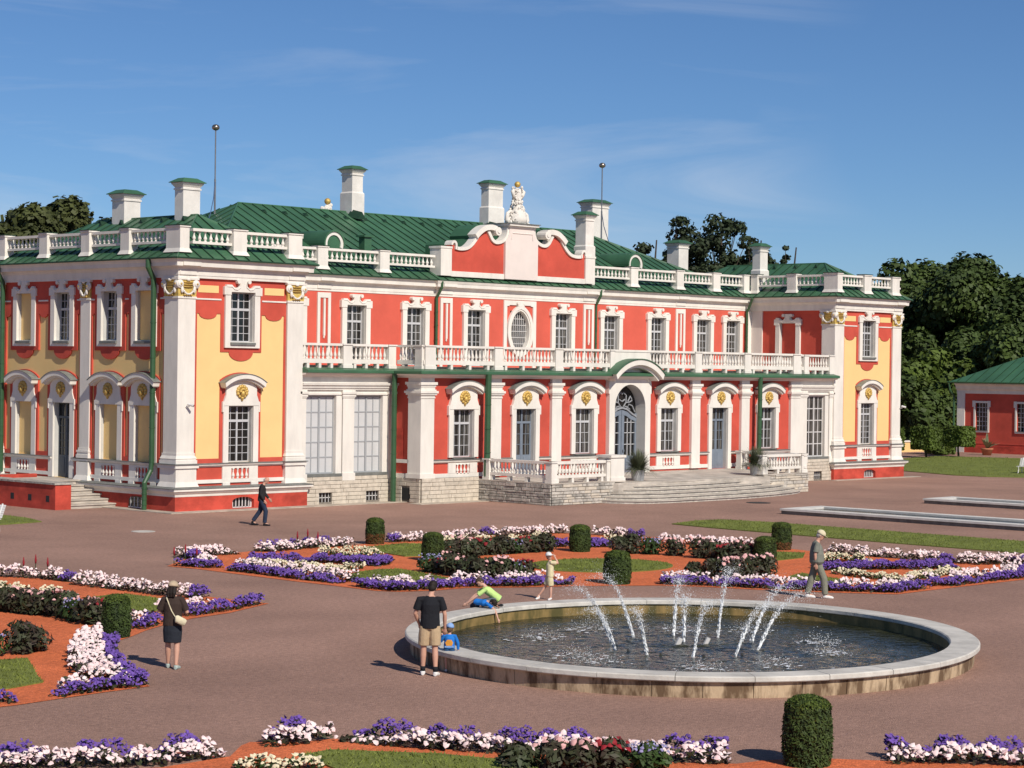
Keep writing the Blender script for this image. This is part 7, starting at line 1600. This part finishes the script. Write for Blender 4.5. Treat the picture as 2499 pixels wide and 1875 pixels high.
    if cap:
        c_ = MB(); q = MB().ell((0, 0, 0), (1, 1, 1), 16, 10)
        c_.add([hc+upv*0.045*hk-F*0.008*hk+S_*p[0]*0.097*hk+F*p[1]*0.115*hk+upv*max(p[2], -0.25)*0.095*hk for p in q.v], q.f)
        ct = MB(); cx0 = hc+upv*0.040*hk+F*0.085*hk*brim
        pts_ = []
        for i in range(9): 
            a = R(-80+160*i/8); pts_.append(cx0+S_*math.sin(a)*0.075*hk+F*(math.cos(a)*0.085*hk)*brim-upv*0.015*hk*math.cos(a))
        n_ = len(pts_); c_.add([tuple(p) for p in pts_]+[tuple(p+upv*0.010*hk) for p in pts_], [tuple(range(n_)), tuple(range(2*n_-1, n_-1, -1))]+[(i, n_+i, n_+(i+1) % n_, (i+1) % n_) for i in range(n_)])
        c_.obj('cap', cap, e, smooth=True)
    if extra: extra(e, J, k)
    return e
def stand(H=1.75, **kw):
    s = H/1.75
    J = dict(head=(0, 0, 1.63), neck=(0, 0, 1.50), shL=(-0.185, 0, 1.42), shR=(0.185, 0, 1.42), elL=(-0.235, 0, 1.13), elR=(0.235, 0, 1.13), haL=(-0.23, 0.05, 0.88), haR=(0.23, 0.05, 0.88), hip=(0, 0, 0.95), hpL=(-0.09, 0, 0.92), hpR=(0.09, 0, 0.92), knL=(-0.10, 0, 0.50), knR=(0.10, 0, 0.50), anL=(-0.10, 0, 0.085), anR=(0.10, 0, 0.085), toL=(-0.12, 0.16, 0.04), toR=(0.12, 0.16, 0.04))
    J.update(kw); return {a: tuple(q*s for q in b) for a, b in J.items()}
# man in black, seen from behind
J = stand(1.80, head=(0.04, 0.04, 1.63), neck=(0.01, 0.0, 1.50), shL=(-0.20, 0, 1.41), shR=(0.20, 0, 1.41), elL=(-0.275, 0.02, 1.14), elR=(0.27, 0.0, 1.13), haL=(-0.20, 0.16, 0.92), haR=(0.27, 0.10, 0.87), knL=(-0.115, 0, 0.50), knR=(0.10, -0.04, 0.50), anL=(-0.125, 0.02, 0.085), anR=(0.115, -0.10, 0.085), toL=(-0.13, 0.18, 0.04), toR=(0.15, 0.05, 0.04))
person((-23.50, -38.62, 0), J, 'man in black t-shirt and beige shorts seen from behind at the fountain', 1.06, (0.35, 1, -0.25), shirt='cloth_black', sleeve=0.42, bottoms='cloth_tan', leg=0.86, shoes='cloth_white', hair='hair_dark', socks='cloth_black', loose=1.12)
# toddler in blue
J = {a: tuple(q*0.52 for q in b) for a, b in stand(1.75, head=(0.02, 0.02, 1.60), neck=(0, 0, 1.42), shL=(-0.21, 0, 1.33), shR=(0.21, 0, 1.33), elL=(-0.30, 0.05, 1.12), elR=(0.32, 0.03, 1.05), haL=(-0.26, 0.15, 1.32), haR=(0.33, 0.1, 0.80), knL=(-0.10, 0, 0.48), knR=(0.10, 0, 0.48)).items()}
def toddler_print(e, J, k):
    m = MB(); z = 0.56
    m.add([(-0.055, -0.078, z-0.05), (0.055, -0.078, z-0.05), (0.075, -0.075, z+0.01), (0.04, -0.078, z+0.065), (-0.04, -0.078, z+0.065), (-0.075, -0.075, z+0.01)], [tuple(range(6))]); m.add([(p[0], p[1]+0.03, p[2]) for p in m.v[:6]], [tuple(range(5, -1, -1))]); m.obj('shirt_patch', 'cloth_orange', e)
    m = MB().box(-0.085, 0.085, -0.082, -0.04, 0.475, 0.505); m.obj('shirt_stripe', 'cloth_lightblue', e)
person((-22.86, -38.50, 0), J, 'toddler in bright blue sweatshirt standing between the man and the fountain rim', 0.58, (0.2, 1, -0.2), skin='skin_child', shirt='cloth_blue', sleeve=0.9, bottoms='cloth_teal', leg=0.85, shoes='cloth_white', hair='hair_fair', cap='cloth_lightblue', hk=0.80, vox=0.007, loose=1.15, extra=toddler_print)
# woman with the shoulder bag
def bag(e, J, k):
    r_ = MB().tube([(-0.13, 0.02, 1.40), (-0.10, -0.11, 1.36), (0.0, -0.135, 1.12), (0.10, -0.14, 0.96)], (0.012), 6).obj('bag_strap', 'cloth_cream', e)
    m = MB().tube([(0.075, -0.20, 0.985), (0.10, -0.19, 0.985), (0.245, -0.17, 0.91), (0.275, -0.165, 0.895)], [(0.055, 0.035), (0.075, 0.05), (0.075, 0.05), (0.055, 0.035)], 12, side=(0.3, 0, 1)); o = m.obj('handbag', 'cloth_cream', e); remesh(o, 0.008, 2)
J = stand(1.66, head=(0.0, 0.03, 1.63), elL=(-0.285, 0.03, 1.14), elR=(0.285, 0.03, 1.14), haL=(-0.17, 0.20, 1.10), haR=(0.19, 0.20, 1.12), shL=(-0.175, 0, 1.41), shR=(0.175, 0, 1.41), knL=(-0.095, 0.03, 0.50), knR=(0.095, -0.02, 0.50), anL=(-0.10, 0.12, 0.085), anR=(0.095, -0.12, 0.085), toL=(-0.12, 0.27, 0.04), toR=(0.12, 0.04, 0.04))
person((-26.60, -34.72, 0), J, 'woman in brown top and dark skirt with beige cap and cream shoulder bag', 1.04, (0.25, 1, -0.1), shirt='cloth_brown', sleeve=0.48, bottoms='cloth_navy', leg=0.92, skirt=True, shoes='cloth_aqua', hair='hair_dark', hair_len=0.19, cap='cloth_beige', loose=1.12, extra=bag)
# walking man in dark jacket
J = stand(1.80, head=(0.16, 0, 1.61), neck=(0.08, 0, 1.49), shL=(0.03, 0.17, 1.40), shR=(0.03, -0.17, 1.40), elL=(0.08, 0.2, 1.14), elR=(-0.02, -0.2, 1.13), haL=(0.24, 0.15, 0.95), haR=(0.12, -0.2, 0.90), hip=(-0.01, 0, 0.95), hpL=(0, 0.09, 0.92), hpR=(0, -0.09, 0.92), knL=(-0.06, 0.08, 0.52), knR=(0.16, -0.09, 0.51), anL=(-0.32, 0.08, 0.15), anR=(0.12, -0.09, 0.085), toL=(-0.20, 0.08, 0.05), toR=(0.28, -0.09, 0.045))
person((-1.80, -7.45, 0), J, 'bald grey-haired man in dark jacket and jeans walking past the left wing', 1.05, (1, -0.25, -0.15), shirt='cloth_charcoal', sleeve=0.9, bottoms='denim', leg=2, shoes='cloth_black', hair='hair_grey', bald=True, loose=1.12)
# man with cap walking right
J = stand(1.76, head=(0.09, 0, 1.62), neck=(0.02, 0, 1.49), shL=(-0.02, 0.185, 1.41), shR=(-0.02, -0.185, 1.41), elL=(-0.06, 0.21, 1.13), elR=(-0.08, -0.23, 1.13), haL=(0.08, 0.2, 0.92), haR=(-0.05, -0.20, 0.90), hpL=(0, 0.09, 0.92), hpR=(0, -0.09, 0.92), knL=(-0.12, 0.10, 0.50), knR=(0.17, -0.10, 0.51), anL=(-0.22, 0.10, 0.10), anR=(0.21, -0.10, 0.085), toL=(-0.06, 0.10, 0.04), toR=(0.38, -0.10, 0.045))
person((-6.20, -35.22, 0), J, 'stout man in grey-green clothes and pale cap walking beyond the fountain', 1.08, (1, -0.1, 0), shirt='cloth_greygreen', sleeve=0.45, bottoms='cloth_olive', leg=2, shoes='cloth_white', hair='hair_grey', cap='cloth_cream', torso_w=1.32, loose=1.2)
# child with white cap
J = {a: tuple(q*0.69 for q in b) for a, b in stand(1.75, head=(0.0, 0, 1.60), neck=(0.03, 0, 1.45), shL=(0.02, 0.17, 1.37), shR=(0.08, -0.15, 1.38), elL=(-0.02, 0.22, 1.08), elR=(0.34, -0.12, 1.36), haL=(-0.06, 0.22, 0.85), haR=(0.22, -0.08, 1.56), hip=(0.04, 0, 0.92), hpL=(0.04, 0.08, 0.89), hpR=(0.04, -0.08, 0.89), knL=(-0.10, 0.08, 0.50), knR=(0.08, -0.08, 0.48), anL=(-0.36, 0.10, 0.14), anR=(0.08, -0.08, 0.085), toL=(-0.42, 0.0, 0.05), toR=(0.02, -0.2, 0.045)).items()}
person((-11.95, -31.05, 0), J, 'child in pale yellow clothes and white cap raising one arm behind the fountain', 0.70, (0.6, -0.9, -0.3), skin='skin_child', shirt='cloth_pale', sleeve=0.42, bottoms='cloth_pale', leg=0.9, shoes='cloth_white', hair='hair_fair', cap='cloth_white', hk=0.82, vox=0.008, loose=1.25)
# boy in lime shirt kneeling on the rim
J = dict(head=(-0.16, -0.02, 0.56), neck=(-0.06, 0.0, 0.47), shL=(-0.05, 0.13, 0.40), shR=(-0.02, -0.13, 0.41), elL=(-0.27, 0.15, 0.24), elR=(-0.28, -0.14, 0.21), haL=(-0.44, 0.12, 0.07), haR=(-0.46, -0.12, 0.07), hip=(0.24, 0.02, 0.19), hpL=(0.22, 0.09, 0.15), hpR=(0.22, -0.06, 0.15), knL=(-0.10, 0.13, 0.075), knR=(-0.14, -0.06, 0.075), anL=(0.22, 0.14, 0.05), anR=(0.20, -0.04, 0.05), toL=(0.33, 0.15, 0.03), toR=(0.31, -0.03, 0.03))
person((-16.83, -33.62, 0.405), J, 'boy in lime green t-shirt kneeling on the fountain rim', 0.80, (-0.9, -0.5, -0.5), skin='skin_child', shirt='cloth_lime', sleeve=0.40, bottoms='cloth_slate', leg=1.0, shoes='cloth_black', hair='hair_brown', hk=0.88, vox=0.008, loose=1.08)
# child lying over the rim, arm in the water
J = dict(head=(0.19, -0.24, 0.13), neck=(0.09, -0.18, 0.14), shL=(0.05, -0.24, 0.11), shR=(0.06, -0.08, 0.12), elL=(0.24, -0.36, -0.02), elR=(0.26, -0.10, 0.05), haL=(0.31, -0.40, -0.22), haR=(0.30, -0.22, 0.04), hip=(-0.16, 0.0, 0.12), hpL=(-0.18, -0.05, 0.10), hpR=(-0.17, 0.06, 0.10), knL=(-0.30, 0.32, -0.02), knR=(-0.18, 0.36, -0.02), anL=(-0.38, 0.46, -0.30), anR=(-0.22, 0.50, -0.30), toL=(-0.36, 0.36, -0.36), toR=(-0.20, 0.40, -0.36))
person((-17.00, -33.72, 0.405), J, 'dark-haired child in blue leaning over the rim with one arm in the water', 0.66, (0.8, -0.4, -0.9), skin='skin_child', shirt='cloth_blue', sleeve=0.40, bottoms='denim', leg=0.9, shoes='cloth_white', hair='hair_dark', hk=0.82, vox=0.008)
